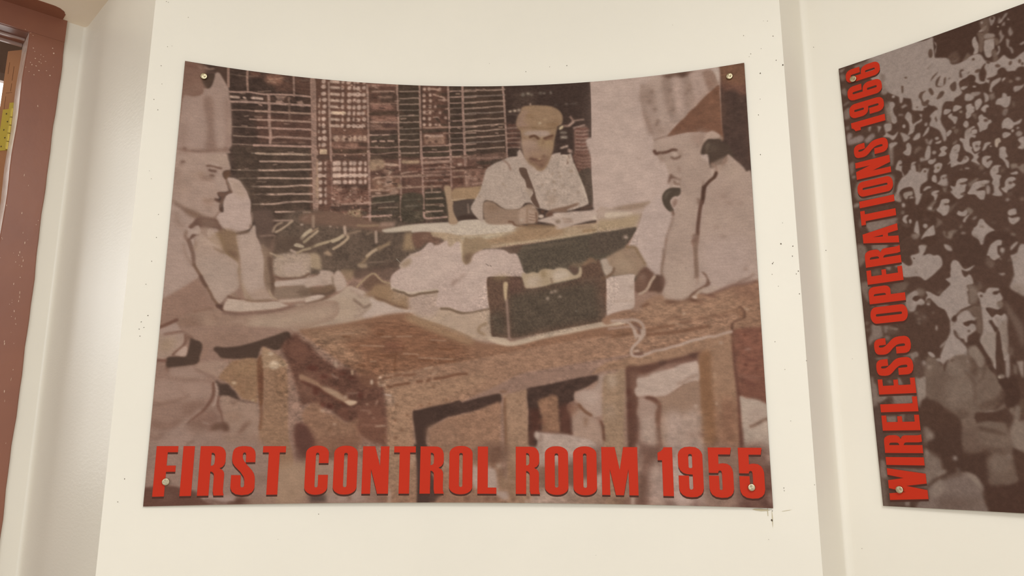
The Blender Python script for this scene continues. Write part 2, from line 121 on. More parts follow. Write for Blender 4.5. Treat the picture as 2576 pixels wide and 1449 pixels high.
# every stroke of the printed photographs: kind, colour, softness ..., then points in half millimetres (first absolute, then steps)
DATA1 = """
K 46362f .89 1 7 -28 1772 -94 -18 770 -1693 112
N 8.05 5.36 .1 3 2.68 147 -36 1614 -69 -19 822 -1540 31
K 6b4a3e 2.64 .45 358 -32 150 -1 6 113 -150 -2
K 6a4a3f 4.3 .55 290 198 245 -28 7 137 -228 14
K 504036 3.35 .8 205 352 337 -36 17 337 -270 20
K 6a4b3f 2.63 .75 509 -4 257 -14 24 660 -247 12
K 6c4e42 2.71 .6 766 -18 123 2 7 236 -121 6
K 4a3c31 1.81 .8 888 -26 97 -4 9 376 -95 -6
K 6a4a3e 2.73 .6 995 -20 115 -3 5 312 -113 2
K 6b4c41 2.66 .7 771 346 545 -11 -68 173 -471 10
K 4d4034 1.74 .9 793 508 213 2 12 125 -220 7
K 4a3e33 1.76 .9 1015 492 112 -2 2 135 -111 2
K 493930 1.82 .8 1190 -5 175 2 13 348 -180 -1
K 40312b 1.81 .9 1372 -31 366 1 10 518 -370 -143
K 54433a 5.5 .5 1404 27 107 -5 -19 103 -88 16
K 7a5344 3.45 .7 253 7 41 -7 16 21 -42 6
P 8d6554 4.36 .9 321 16 22 -13 48 7 7 21 -33 16 -34 -1
L a3806c 2.62 1.31 .8 338 29 28 -6 26 -9
L a3806c 2.61 1.3 .8 333 41 17 -5 17 4
L 7b6558 1.89 1.03 .7 171 28 75 -1 47 -9
L 6c594e 1.75 1.32 .8 395 19 23 10
L 6c594e 2.66 1.33 .7 472 16 35 -4
L 8a6d60 5.08 .68 1 170 1 6 84
L 876a5d 4.71 .69 1 248 1 1 41 7 56
L 866a5e 4.39 .7 1 438 0 8 93
L 96786b 4.31 .69 1 182 108 30 -2 47 -8 56 2 56 -6 73 -6 78 0
L 8f7266 3.38 1.1 1 186 129 19 -1 18 0
L b09484 5.07 1.35 1 189 130 30 -1
E a98c7d 1.02 1 244 127 8 2 -1 5
L b79a8b 5.57 1.28 1 274 122 22 0 21 -1
P 503c33 .86 1 320 115 7 -11 11 12 -2 16 -11 0
K 503c33 .86 1 346 111 11 -7 12 20 -13 8
P 503c33 .87 1 397 105 16 -8 13 17 -14 12 -12 -9
K 503c33 .87 1 431 101 14 -5 12 18 -16 11
P 503c33 .88 1 477 109 22 -12 15 -2 1 26 -23 2
K 98796b 1.3 .8 365 99 51 -3 -19 19 -20 -1
K 98796b 1.3 .9 372 121 23 -3 14 11 -39 8
K 98796b 1.31 .9 455 118 25 -10 13 28 -17 2
L 9b7d70 5.16 .69 1 188 152 60 -7 69 -5 84 -5 123 -7
L 98796b 3.42 .86 1 304 148 11 4
L 7a6054 3.38 .68 1 197 190 45 -7 50 -2
L 957869 4.75 .69 1 292 181 55 -5 56 -3 123 -7
L 8e7164 3.82 .68 1 272 220 36 -2
L 95786a 4.74 .69 1 305 219 72 -7 151 -8
L 766054 2.94 .67 1 204 263 51 -5 55 -2
L 99796c 5.15 .69 1 307 254 73 -5 153 -10
L 776256 2.94 .67 1 212 302 60 -3 40 -6
L 95776a 5.13 1.03 1 310 294 50 -1 50 -8 125 -4
L 725c51 2.92 .67 1 209 340 51 -4 36 -1
L 98796c 5.11 .68 1 296 335 74 -7 169 -11
L 998070 4.25 .68 1 312 369 47 -1 83 -9 76 -3
L 98796c 5.99 1.11 1 340 103 7 53 3 62 9 61 1 38
L 806558 4.34 1.3 .7 425 102 5 63 2 44
L 7a5f53 4.26 1.71 .8 369 316 56 -8
L 7a5f53 4.31 1.73 .8 479 305 20 -2
P 947669 1.05 1 509 -1 20 1 10 102 14 268 -18 1 -13 -203
L 97897a 2.51 .84 .5 290 371 27 -2
L 99806f 4.25 .68 1 306 370 53 -3 83 -8 93 -5
L 9f8374 4.42 .76 1 325 404 49 -5 56 -4 56 -5 51 -5
L 9f8374 4.4 .76 1 322 443 49 -4 61 -8 56 -6 56 -6
L 9f8374 4.39 .76 1 321 479 49 -6 60 -4 56 -4 55 -5
L 9f8374 4.38 .76 1 326 515 50 -4 60 -6 56 -10 56 -3
L 9f8374 4.38 .76 1 361 546 49 -4 45 -6 55 -4 40 -3
L 9f8374 4.35 .75 1 339 590 49 -4 56 -12 56 -8 52 -2
L 9f8374 4.35 .75 1 401 620 50 -5 7 1 55 -7 1 -1
L 6f5c50 2.9 .83 1 217 453 59 -5 46 -4
L a08373 2.47 .82 1 241 450 9 -1
L 6b584c 2.89 .99 1 248 487 73 -8
L 6f5c50 3.31 .99 1 299 517 27 -2
L 6b584c 3.31 .99 1 312 551 49 -5
L 6f5c50 3.29 .99 1 310 594 29 -5
L 6a5148 3.36 1.26 1 484 612 56 -5
P 967869 1.03 1 533 335 24 -2 8 93 8 177 -19 4 -11 -149
K a08068 1.71 .6 548 371 14 9 8 169 -10 6
L 8f7164 8.76 1.05 1 519 7 9 128 9 127 8 108
L 907366 4.85 .88 1 588 13 8 116 10 127 10 109
L 907366 4.92 .89 1 754 9 8 107 6 129 7 110
L 907366 4.97 .9 1 885 1 4 76 8 97 10 175
L 907366 4.99 .91 1 984 0 7 138 11 208
L 907366 5.01 .91 1 1112 2 7 133 12 209
L 907366 4.56 .91 1 1176 1 5 134 13 209
E b6998a 1.34 .95 566 10 9 -1 1 11
E b6998a 1.34 .95 567 35 11 -1 0 10
E b6998a 1.33 .95 569 68 11 -1 0 10
E b6998a 1.33 .95 574 96 11 -1 0 10
E ab8d7d 1.24 .9 554 99 5 -1 0 10
E b6998a 1.33 .95 576 127 9 -1 0 10
E ab8d7d 1.24 .9 552 126 5 0 0 10
E b6998a 1.32 .95 573 154 10 -1 0 9
E ab8d7d 1.23 .9 555 156 5 0 0 10
E b6998a 1.32 .95 575 186 10 -1 0 10
E ab8d7d 1.23 .9 556 187 5 0 0 10
E b6998a 1.32 .95 576 217 8 -1 1 12
E ab8d7d 1.23 .9 559 215 5 0 0 9
E b6998a 1.31 .95 580 245 10 -1 0 9
E ab8d7d 1.22 .9 557 246 5 0 0 9
E b6998a 1.31 .95 583 275 11 -1 1 12
E ab8d7d 1.22 .9 562 277 5 0 0 9
E b6998a 1.31 .95 581 305 11 -1 0 9
E ab8d7d 1.22 .9 563 307 5 0 0 9
K bd9f85 1.13 1 565 325 30 -2 2 23 -31 4
E b6998a 1.13 1 564 278 8 -1 0 9
L b29585 6.73 1.35 1 599 7 31 0
E b6998a 1.44 .93 649 4 8 -1 0 9
E b6998a 1.44 .93 674 4 11 -1 0 10
E b6998a 1.45 .93 699 1 6 0 0 10
E b6998a 1.45 .93 714 -2 8 -1 0 11
E b6998a 1.45 .93 741 -3 8 -1 0 12
L b29585 6.72 1.34 1 601 35 31 0
E b6998a 1.44 .93 648 33 6 0 0 11
E b6998a 1.44 .93 678 31 9 -1 0 9
E b6998a 1.44 .93 700 28 7 -1 0 12
E b6998a 1.45 .93 715 29 11 -1 0 11
E b6998a 1.45 .93 741 25 9 -1 0 9
L b29585 6.7 1.34 1 602 66 31 0
E b6998a 1.43 .93 651 64 6 -1 1 12
E b6998a 1.44 .93 679 64 9 -1 0 10
E b6998a 1.44 .93 701 60 6 0 0 10
E b6998a 1.44 .93 716 59 11 -1 0 12
E b6998a 1.44 .93 742 58 9 -1 0 9
L b6998a 5.4 1.44 1 677 61 53 -2
L b29585 6.68 1.34 1 603 96 31 -1
E b6998a 1.43 .93 649 95 8 -1 0 10
E b6998a 1.43 .93 680 93 10 -1 0 11
E b6998a 1.44 .93 702 89 7 -1 0 10
E b6998a 1.44 .93 720 90 10 -1 0 10
E b6998a 1.44 .93 745 88 10 -1 0 9
L b29585 6.66 1.33 1 605 125 30 0
E b6998a 1.43 .93 652 123 7 -1 0 10
E b6998a 1.43 .93 681 122 10 -1 0 10
E b6998a 1.43 .93 702 121 8 -1 0 10
E b6998a 1.43 .93 723 120 10 -1 0 12
E b6998a 1.44 .93 746 117 10 -1 0 9
L b29585 6.65 1.33 1 606 154 31 0
E b6998a 1.42 .93 655 154 6 0 0 11
E b6998a 1.43 .93 682 151 8 -1 0 11
E b6998a 1.43 .93 703 149 6 0 0 11
E b6998a 1.43 .93 724 148 10 -1 0 9
E b6998a 1.43 .93 742 146 10 -1 0 9
L c4a78f 6.22 1.24 1 613 153 50 -2
L b29585 6.63 1.33 1 607 184 31 0
E b6998a 1.42 .93 655 183 5 0 0 10
E b6998a 1.42 .93 680 179 8 -1 0 10
E b6998a 1.42 .93 702 178 5 0 0 10
E b6998a 1.43 .93 722 178 10 -1 0 9
E b6998a 1.43 .93 748 174 9 -1 0 10
L b29585 6.61 1.32 1 609 214 30 0
E b6998a 1.42 .93 655 211 8 -1 0 10
E b6998a 1.42 .93 680 211 8 -1 0 10
E b6998a 1.42 .93 704 209 8 -1 0 11
E b6998a 1.42 .93 724 209 10 -1 0 10
E b6998a 1.43 .93 744 207 10 -1 0 12
L b6998a 5.33 1.42 1 683 210 53 -2
K 6a4c40 1.59 1 611 224 152 -8 1 26 -146 11
E b0937f 1.32 .95 632 271 12 -1 1 13
E b0937f 1.32 .95 665 269 8 -1 1 13
E b0937f 1.32 .95 691 267 8 -1 1 13
E b0937f 1.33 .95 712 266 8 0 1 13
E b0937f 1.33 .95 734 264 8 0 1 13
E b0937f 1.33 .95 754 263 8 0 0 13
K 9e7f70 1.77 .45 612 257 152 -10 1 31 -149 9
K 8f6a5c 2.63 .5 619 291 44 2 -8 19 -35 3
K 946f60 2.2 .7 669 292 58 -5 -2 21 -49 3
K 584238 1.33 1 729 284 36 -2 1 17 -35 2
L 947264 3.08 1.32 .7 617 307 70 3 79 -6
K 544035 1.14 1 618 321 148 -8 1 21 -145 6
L 8a6b5d 3.07 1.05 1 619 343 81 -3 67 -9
K 4f3b32 1.73 1 553 354 55 -4 3 15 -57 5
L 946f61 8.2 2.01 .7 761 9 45 0 73 -3
K 5a4037 1.82 1 807 12 72 -2 -3 18 -66 4
L a18272 3.64 1.46 1 778 40 47 -3 27 -3 22 1
P 503d34 1.63 1 826 47 54 -3 1 43 -54 3 -12 -16
L 9a7969 4.54 1.82 .7 805 65 57 -3
L 5d4238 5.43 1.81 1 790 53 3 35
L 927061 4.53 1.63 1 771 100 113 -5
K 8a6558 2.71 .8 774 103 96 -3 9 19 -98 12
P 4d3b31 1.17 1 772 142 54 -10 62 -6 4 16 -66 8 -53 3
K 8b6759 2.25 .85 776 158 110 -6 7 25 -110 9
L 61463b 3.6 1.35 1 809 162 27 3
L 9d7d6e 3.59 1.35 1 777 185 116 -4
K 59413a 1.35 1 827 190 60 -3 1 15 -51 2
L 967567 5.37 1.97 .7 777 203 45 -1
L 8e6c5e 4.48 1.79 .8 778 215 116 -2
K 4d3b33 1.16 1 775 227 116 -8 0 13 -115 8
L 9a7d6f 4.02 1.07 1 773 246 41 -2 45 -4
L 6c584c 2.69 1.08 1 859 240 35 -5
K 4e4036 1.07 1 779 252 116 -10 0 16 -115 8
L 9a7d6e 4.44 1.16 1 786 276 17 -4
L 9a7d6e 4.46 1.16 1 821 271 18 0
L 9a7d6e 4.47 1.16 1 854 269 24 -1
K 4c3d33 1.07 1 780 281 116 -6 0 18 -115 5
L 8a6e61 3.2 .98 1 775 303 71 -3 56 -6
K 4f4035 1.15 1 781 311 118 -9 1 18 -118 7
L 876b5e 3.19 .98 1 776 332 41 1 59 -11 27 -2
K 483a31 1.01 1 897 10 82 -3 4 15 -85 4
L 8b7366 3.3 .92 .9 898 33 24 -1 30 -2 31 -3
K 483a31 1.01 1 898 44 82 -3 3 16 -84 3
L 8b7366 3.29 .91 .9 899 67 24 0 30 -5 30 -1
K 483a31 1 1 899 72 82 -3 3 16 -85 3
L 8b7366 3.28 .91 .9 900 95 24 -2 30 -1 30 -3
K 483a31 1 1 900 100 81 -3 4 16 -85 3
L 79665a 3.27 .91 .9 900 123 24 -2 31 0 30 -4
K 483a31 1 1 900 127 82 -2 3 15 -84 4
L 79665a 3.26 .91 .9 901 150 24 -2 30 -2 30 -2
K 483a31 1 1 901 157 82 -3 3 16 -84 3
L 8b7366 3.25 .9 .9 902 179 24 0 30 -3 30 -1
K 483a31 .99 1 902 187 81 -2 4 15 -84 3
L 79665a 3.25 .9 .9 903 210 24 0 30 -3 30 -3
K 483a31 .99 1 903 213 81 -2 3 15 -84 3
L 79665a 3.24 .9 .9 903 236 24 -1 30 -2 30 -3
K 483a31 .99 1 904 240 81 -2 3 15 -84 3
L 8b7366 3.23 .9 .9 904 263 24 -2 30 1 30 -4
K 483a31 .99 1 905 272 80 -2 4 15 -84 3
L 8b7366 3.22 .9 .9 905 295 24 -3 30 0 30 -3
K 483a31 .98 1 905 301 81 -2 3 15 -83 3
L 8b7366 3.21 .89 .9 906 324 24 -2 30 -1 29 -3
E b49686 1.38 .95 1007 17 7 0 0 8
E b09282 1.38 .9 1028 16 7 0 0 9
E b49686 1.38 .95 1006 47 7 0 0 8
E b09282 1.38 .9 1033 44 7 0 0 9
E b49686 1.37 .95 1007 73 7 0 0 8
E b09282 1.37 .9 1035 72 7 0 0 9
E b49686 1.37 .95 1008 100 7 0 0 8
E b09282 1.37 .9 1034 100 7 0 0 9
E b49686 1.37 .95 1009 128 7 0 0 8
E b09282 1.37 .9 1035 128 7 0 0 9
E b49686 1.36 .95 1009 158 7 0 0 8
E b09282 1.36 .9 1033 158 7 0 0 9
E b49686 1.36 .95 1010 186 7 0 0 8
E b09282 1.36 .9 1036 186 7 0 0 9
E a98a7b 1.47 .9 1075 14 7 0 0 7
E a98a7b 1.46 .9 1057 100 7 0 0 7
E a98a7b 1.46 .9 1079 128 7 0 0 7
E a98a7b 1.46 .9 1070 155 7 0 0 7
E a98a7b 1.46 .9 1104 152 7 0 0 7
E a98a7b 1.45 .9 1079 185 7 0 0 6
E a98a7b 1.45 .9 1062 185 7 0 0 6
E a98a7b 1.47 .9 1096 67 7 0 0 7
L a28373 4.14 1.38 1 1025 16 24 -1 28 6
L a28373 3.68 1.38 1 1047 41 24 6 25 10
L 9b7c6d 2.75 1.38 1 1072 67 37 1
K 4b3a31 1.29 1 1065 31 43 3 0 13 -33 0
K 4b3a31 1.28 1 1063 90 46 1 0 13 -43 1
P 4b3a31 1.27 1 1052 149 21 6 10 23 30 3 -3 10 -21 -3
K 4b3a31 1.28 1 1091 116 21 0 1 16 -22 0
K 493a31 1.18 1 999 209 118 -6 0 13 -112 11
L 957667 3.63 1.27 1 1008 202 109 -7
L 8b6d5f 2.72 1.09 1 1096 225 30 -2
K 90705f 2.71 .85 1009 238 90 -5 4 41 -84 5
L b09080 5.41 1.62 1 1018 238 24 2
L b09080 5.42 1.63 1 1054 240 36 -4
E 5a4238 1.53 .85 1036 271 8 0 0 7
E 5a4238 1.53 .85 1063 265 8 0 0 7
E 5a4238 1.53 .85 1112 265 8 0 0 7
E 5a4238 1.53 .85 1024 250 8 0 0 7
L 937568 3.6 1.08 1 1007 288 63 -3 57 -5
L 937568 3.59 1.08 1 1007 316 63 -3 57 -4
L 937568 3.58 1.07 1 1008 342 63 -3 57 -5
K 483a30 1.08 1 1010 291 111 -5 0 18 -111 4
K 483a30 1.08 1 1010 319 111 -4 1 17 -111 4
K 46382f 1.02 1 1121 5 51 -2 2 15 -52 2
L 8f7467 3.32 .92 .95 1119 26 29 -3 29 0
K 46382f 1.02 1 1184 4 48 -1 2 15 -49 2
L 8f7467 3.32 .92 .95 1181 25 28 -1 28 -1
K 46382f 1.01 1 1122 32 50 -1 2 14 -51 3
L 8f7467 3.31 .92 .95 1119 53 29 -1 29 -2
K 46382f 1.01 1 1185 31 47 0 2 14 -48 2
L 8f7467 3.32 .92 .95 1182 53 27 0 28 -3
K 46382f 1.01 1 1122 61 51 -1 1 14 -51 2
L 8f7467 3.3 .92 .95 1119 82 29 0 29 -3
K 46382f 1.01 1 1185 60 47 0 2 14 -48 2
L 8f7467 3.31 .92 .95 1182 81 28 0 27 -2
K 46382f 1.01 1 1123 87 50 -1 2 14 -51 3
L 6e5b50 3.3 .92 .95 1120 108 29 -3 29 0
K 46382f 1.01 1 1185 86 48 0 1 14 -48 2
L 6e5b50 3.3 .92 .95 1182 107 28 1 27 -3
K 46382f 1.01 1 1123 115 50 -1 2 14 -51 2
L 6e5b50 3.29 .91 .95 1120 136 29 -1 29 -2
K 46382f 1.01 1 1185 114 48 0 1 14 -47 2
L 6e5b50 3.29 .91 .95 1183 135 27 0 28 -2
K 46382f 1 1 1123 146 51 -1 1 14 -50 2
L 8f7467 3.28 .91 .95 1121 167 29 -1 28 -2
K 46382f 1 1 1186 145 47 0 2 14 -48 2
L 8f7467 3.28 .91 .95 1183 166 27 0 28 -2
K 46382f 1 1 1124 175 50 -1 2 14 -51 3
L 8f7467 3.27 .91 .95 1121 196 29 -1 29 -2
K 46382f 1 1 1186 175 47 -1 2 14 -48 2
L 8f7467 3.27 .91 .95 1183 195 28 1 27 -3
K 46382f 1 1 1124 204 50 -1 2 14 -51 3
L 8f7467 3.26 .91 .95 1122 225 28 -1 29 -2
K 46382f 1 1 1187 204 47 -1 1 14 -47 2
L 8f7467 3.27 .91 .95 1184 225 27 -2 27 -1
K 46382f 1 1 1125 228 50 -1 1 15 -50 2
L 6e5b50 3.26 .9 .95 1122 249 29 0 28 -3
K 46382f 1 1 1187 228 47 -1 1 15 -47 2
L 6e5b50 3.26 .91 .95 1184 249 27 -2 28 -1
K 46382f .99 1 1125 256 50 -1 2 14 -51 2
L 8f7467 3.25 .9 .95 1122 276 29 -1 29 -2
K 46382f .99 1 1187 255 47 0 2 14 -48 2
L 8f7467 3.25 .9 .95 1184 276 28 0 27 -3
K 46382f .99 1 1126 285 49 -1 2 14 -50 2
L 8f7467 3.24 .9 .95 1123 305 28 -2 29 -1
K 46382f .99 1 1187 284 47 0 2 14 -47 2
L 8f7467 3.24 .9 .95 1185 305 27 0 27 -3
K 46382f .99 1 1126 314 50 -1 1 14 -50 2
L 8f7467 3.23 .9 .95 1123 334 29 0 28 -3
K 46382f .99 1 1188 313 47 0 1 14 -47 1
L 8f7467 3.23 .9 .95 1185 334 27 -1 27 -2
L 8c7064 4.57 .91 1 1176 3 3 53 1 52 7 92 6 144
L 8c7064 4.56 .91 1 1357 5 6 66 5 82 6 97 4 89
L 8d7466 3.7 .92 .95 1188 20 40 -3 46 2 46 0 45 -3
L 77645a 3.69 .92 .95 1188 51 40 -4 46 -1 46 -1 45 -2
L 8d7466 3.68 .92 .95 1189 79 40 -3 45 -2 46 -3 45 0
L 8d7466 3.67 .92 .95 1189 107 40 -3 46 -1 46 -6 44 0
L 77645a 3.66 .92 .95 1189 133 40 -5 46 0 46 -2 44 -4
L 8d7466 3.65 .91 .95 1190 162 39 -2 46 -5 46 1 44 -3
L 8d7466 3.64 .91 .95 1190 190 40 0 45 -4 46 -3 44 -3
L 8d7466 3.63 .91 .95 1190 217 40 -5 45 1 46 -6 44 -1
L 8d7466 3.62 .91 .95 1191 245 39 -3 46 -2 45 -3 44 -3
L 77645a 3.62 .9 .95 1191 272 39 -5 46 -3 45 0 44 -5
L 8d7466 3.61 .9 .95 1191 303 40 -6 45 -1 45 -4 44 -2
P 846558 2.7 .85 1210 328 87 -6 73 -5 0 25 -73 2 -87 0
L 5c453b 5.39 1.8 .9 1219 335 30 -2
L 5c453b 5.39 1.8 .9 1264 335 15 -2
L 5c453b 5.39 1.8 .9 1288 332 27 -2
L 5c453b 5.39 1.8 .9 1327 326 37 0
E 76685d 1.84 .8 1448 44 9 0 0 10
E 8d7e70 1.84 .8 1471 40 9 0 0 7
E 7d6e62 1.84 .8 1486 45 8 0 0 5
E 6d5f55 1.84 .8 1526 40 9 0 0 7
E 88796d 1.84 .8 1543 40 6 0 0 5
E 85766b 1.83 .8 1572 40 5 0 0 8
E 5a4c44 1.82 .8 1595 98 9 1 0 3
E 6a5a52 1.82 .8 1641 98 8 1 0 5
E 54463f 1.81 .8 1674 98 18 1 0 6
L 8f7668 3.66 1.37 1 1480 88 1 11
E b49c88 1.83 .9 1391 122 8 0 0 6
E b49c88 1.83 .9 1411 120 8 0 0 6
E b49c88 1.83 .9 1430 118 8 0 0 6
L 5b4940 3.65 1.83 .7 1376 137 58 4
L 9a7a6c 4.09 1.63 .75 1379 202 27 -2 27 1
L 9a7a6c 4.08 1.63 .75 1379 227 27 -2 27 2
L 9a7a6c 4.07 1.63 .75 1379 250 27 -2 27 2
L 9a7a6c 4.06 1.62 .75 1379 269 27 -2 27 2
L 9a7a6c 4.05 1.62 .75 1379 293 27 -2 27 2
L 5c3f35 5.45 1.82 .8 1382 189 51 -2
L 5c3f35 5.44 1.81 .8 1382 215 51 -2
L 5c3f35 5.43 1.81 .8 1382 237 51 -2
L 5c3f35 5.42 1.81 .8 1382 260 51 -2
L 5c3f35 5.41 1.8 .8 1382 282 51 -2
K 46372f 1.8 1 1382 301 42 -2 3 32 -42 2
E b8a184 1.35 1 1616 208 10 -8 4 6
L 8f7164 4.51 1.8 .9 1630 200 18 1 19 -19 -9 -23
L a68a7c 4.5 1.8 .8 1651 200 22 -18
L 8d7265 4.05 1.44 .9 1673 179 42 -4
L 9b8074 4.49 1.62 1 1672 213 45 -10
L 8a796c 4.49 1.98 1 1615 230 21 3
L 9d8b7d 5.38 1.97 1 1617 253 21 1
K a68c7e 1.61 1 1608 300 36 -11 3 10 -33 8
K 9d8174 1.78 1 1644 305 20 11 -3 15 -18 -10
K 7e5d51 2.23 .9 1672 214 57 -6 9 153 -65 -4
L 623f36 4.48 1.79 .85 1684 218 24 5 24 -3
L 96786c 3.13 1.61 .8 1681 227 27 3 27 -2
L 563c33 4.47 1.79 .85 1684 236 24 4 23 -3
L 96786c 3.13 1.61 .8 1680 244 27 3 27 -2
L 623f36 4.46 1.79 .85 1683 253 24 5 24 -3
L 96786c 3.12 1.61 .8 1680 262 27 3 27 -2
L 563c33 4.46 1.78 .85 1683 271 24 4 24 -3
L 96786c 3.12 1.6 .8 1680 279 27 3 27 -2
L 623f36 4.45 1.78 .85 1683 288 23 5 24 -3
L 96786c 3.11 1.6 .8 1680 297 26 3 27 -2
L 563c33 4.44 1.78 .85 1682 306 24 4 24 -3
L 96786c 3.11 1.6 .8 1679 314 27 3 27 -2
L 623f36 4.44 1.77 .85 1682 323 24 5 24 -4
L 96786c 3.1 1.6 .8 1679 332 27 2 26 -2
L 563c33 4.43 1.77 .85 1682 340 23 5 24 -3
L 96786c 3.1 1.59 .8 1679 349 26 3 27 -2
P 6b4c41 2.65 .9 1670 329 68 2 7 88 -53 6 -17 -48
L 53392f 5.31 1.95 .8 1685 340 29 6 27 -2
L 53392f 5.31 1.95 .8 1685 352 29 7 27 -3
L 53392f 5.3 1.94 .8 1684 368 30 7 27 -3
L 53392f 5.29 1.94 .8 1684 384 30 6 26 -2
L 53392f 5.28 1.94 .8 1684 399 29 7 27 -3
L 8b6a5e 3.1 1.77 .7 1685 348 26 7 30 -2
L 8b6a5e 3.09 1.77 .7 1684 362 27 7 30 -2
L 8b6a5e 3.09 1.77 .7 1684 376 27 7 29 -2
L 8b6a5e 3.09 1.76 .7 1684 392 26 7 30 -2
P 4b3c33 1.57 1 1686 421 60 -12 5 134 -14 14 -15 -16 -13 -62
P 4a3b32 1.43 1 1243 355 60 -3 55 -6 -36 19 -55 7 -21 -5
L 8a6b5e 6.28 1.35 .8 1198 326 -3 51
L 8b6d60 3.59 1.8 .8 1213 342 145 -5
E 60463c 2.15 .9 1228 364 11 0 0 13
L 4d382f 4.92 1.25 1 1192 385 45 -2 67 -2
K 7c5d50 3.12 .9 1177 393 112 -3 -12 69 -99 12
E 583f35 2.23 .75 1184 415 7 4 -6 11
E 583f35 2.22 .75 1214 440 7 4 -6 11
E 583f35 2.23 .75 1232 412 7 4 -6 11
E 583f35 2.22 .75 1256 443 7 4 -6 11
E 583f35 2.23 .75 1268 402 7 4 -6 11
L 9a7c6d 3.56 1.42 .8 1195 399 6 66
L 97796b 3.56 1.6 .8 1199 424 21 10 24 0
L 97796b 3.55 1.78 .7 1226 462 42 -9
K 554037 1.75 1 556 355 209 -11 6 16 -211 12
K 524036 1.77 1 779 337 124 -9 1 23 -124 7
E bb9e8f 1.38 1 570 390 9 -1 0 10
E bb9e8f 1.39 1 597 387 9 -1 0 10
E bb9e8f 1.38 1 571 416 9 -1 0 10
E bb9e8f 1.38 1 597 413 9 -1 0 10
E bb9e8f 1.37 1 572 445 9 -1 0 10
E bb9e8f 1.38 1 599 443 9 -1 0 10
E bb9e8f 1.37 1 576 475 9 -1 0 10
E bb9e8f 1.37 1 600 473 9 -1 0 10
E bb9e8f 1.37 1 576 507 9 -1 0 10
E bb9e8f 1.37 1 602 505 9 -1 0 10
E bb9e8f 1.36 1 579 533 9 -1 0 10
E bb9e8f 1.37 1 603 530 9 -1 0 10
E bb9e8f 1.36 1 580 563 8 -1 0 10
E bb9e8f 1.36 1 604 562 9 -1 0 10
E bd9f90 1.48 .95 628 387 8 -1 0 11
E bd9f90 1.48 .95 640 385 12 -1 0 11
E bd9f90 1.48 .95 650 384 8 -1 0 11
E bd9f90 1.48 .95 673 383 10 -1 0 11
E bd9f90 1.49 .95 699 380 9 -1 0 11
E bd9f90 1.49 .95 714 380 9 -1 0 11
E bd9f90 1.49 .95 739 378 9 -1 0 11
E bd9f90 1.49 .95 761 378 6 0 0 11
E bd9f90 1.47 .95 628 413 8 -1 0 11
E bd9f90 1.47 .95 639 410 12 -1 0 11
E bd9f90 1.48 .95 652 410 8 -1 0 11
E bd9f90 1.48 .95 676 409 10 -1 0 11
E bd9f90 1.48 .95 699 409 9 -1 0 11
E bd9f90 1.48 .95 715 408 9 0 0 11
E bd9f90 1.49 .95 738 404 9 -1 0 11
E bd9f90 1.49 .95 762 405 6 0 0 11
E bd9f90 1.47 .95 630 440 8 -1 0 11
E bd9f90 1.47 .95 643 440 12 -1 0 11
E bd9f90 1.47 .95 654 438 8 -1 0 11
E bd9f90 1.48 .95 677 437 10 -1 0 11
E bd9f90 1.48 .95 700 436 9 0 0 11
E bd9f90 1.48 .95 717 435 9 0 0 11
E bd9f90 1.48 .95 740 433 9 0 0 11
E bd9f90 1.49 .95 763 433 6 0 0 11
E bd9f90 1.47 .95 633 471 8 -1 0 10
E bd9f90 1.47 .95 644 470 11 -1 0 10
E bd9f90 1.47 .95 655 470 8 0 0 10
E bd9f90 1.47 .95 678 468 10 -1 0 11
E bd9f90 1.48 .95 701 465 9 0 0 11
E bd9f90 1.48 .95 717 464 9 0 0 11
E bd9f90 1.48 .95 743 464 9 0 0 11
E bd9f90 1.48 .95 764 462 6 0 0 11
L bd9f8f 5.64 1.21 1 569 446 106 -7 99 -9
L 8f7164 8.56 1.03 1 541 335 7 92 13 177
K 9b7f69 2.56 .6 550 458 17 -1 4 92 -14 0
L 8f7165 4.74 .95 1 612 329 8 124 8 150
L 8f7165 5.66 .96 1 773 319 7 125 5 93 6 104
L 8f7165 4.89 .98 1 906 312 4 89
L 8f7165 4.81 .96 1 916 432 2 100 4 95
L 8f7165 4.87 .97 1 1000 309 8 95 5 94 4 75
L 8f7165 4.91 .98 1 1129 307 3 95 4 70
L 8f7165 4.49 .99 1 1191 307 2 76
L 6a4b40 12.04 1.72 .9 606 386 6 98 7 92
K 523d34 1.73 1 628 483 147 -11 1 17 -99 4
P 815f52 4.31 .8 626 493 46 0 7 31 97 -18 2 50 -143 10
E 5d4137 2.06 .8 633 505 7 4 -2 5
E 5d4137 2.07 .8 661 518 4 6 -4 3
E 5d4137 2.08 .8 683 486 5 3 -2 4
E 5d4137 2.08 .8 718 497 8 4 -2 6
E 5d4137 2.08 .8 736 524 6 3 -2 5
E 5d4137 2.06 .8 671 546 9 0 0 6
E 5d4137 2.06 .8 697 560 7 1 -1 6
E 5d4137 2.08 .8 753 514 14 2 -1 11
E 5d4137 2.06 .8 645 541 6 2 -2 5
E 5d4137 2.08 .8 766 538 11 4 -3 8
E 9b7b6c 2.06 .75 636 526 11 4 -2 5
E 9b7b6c 2.07 .75 657 500 13 -6 3 6
E 9b7b6c 2.07 .75 685 542 10 -3 1 5
E 9b7b6c 2.08 .75 719 512 11 -3 1 5
E 9b7b6c 2.06 .75 651 559 11 -5 2 5
E 9b7b6c 2.07 .75 737 550 14 -4 2 7
E 9b7b6c 2.08 .75 718 494 14 -5 2 7
P 533f36 1.55 1 632 575 141 -10 6 15 -40 5 -40 11 -66 4
L 937566 4.3 1.37 1 629 572 46 -5 103 -13
P 947a62 2.15 .9 699 596 51 -8 7 21 -17 19 -40 -8
E b3977c 1.7 1 648 617 8 0 0 5
E b3977c 1.71 1 685 614 7 0 0 5
E b3977c 1.72 1 725 609 9 0 0 5
E ab907a 1.7 1 612 625 6 0 0 8
E ab907a 1.69 1 611 643 6 0 0 5
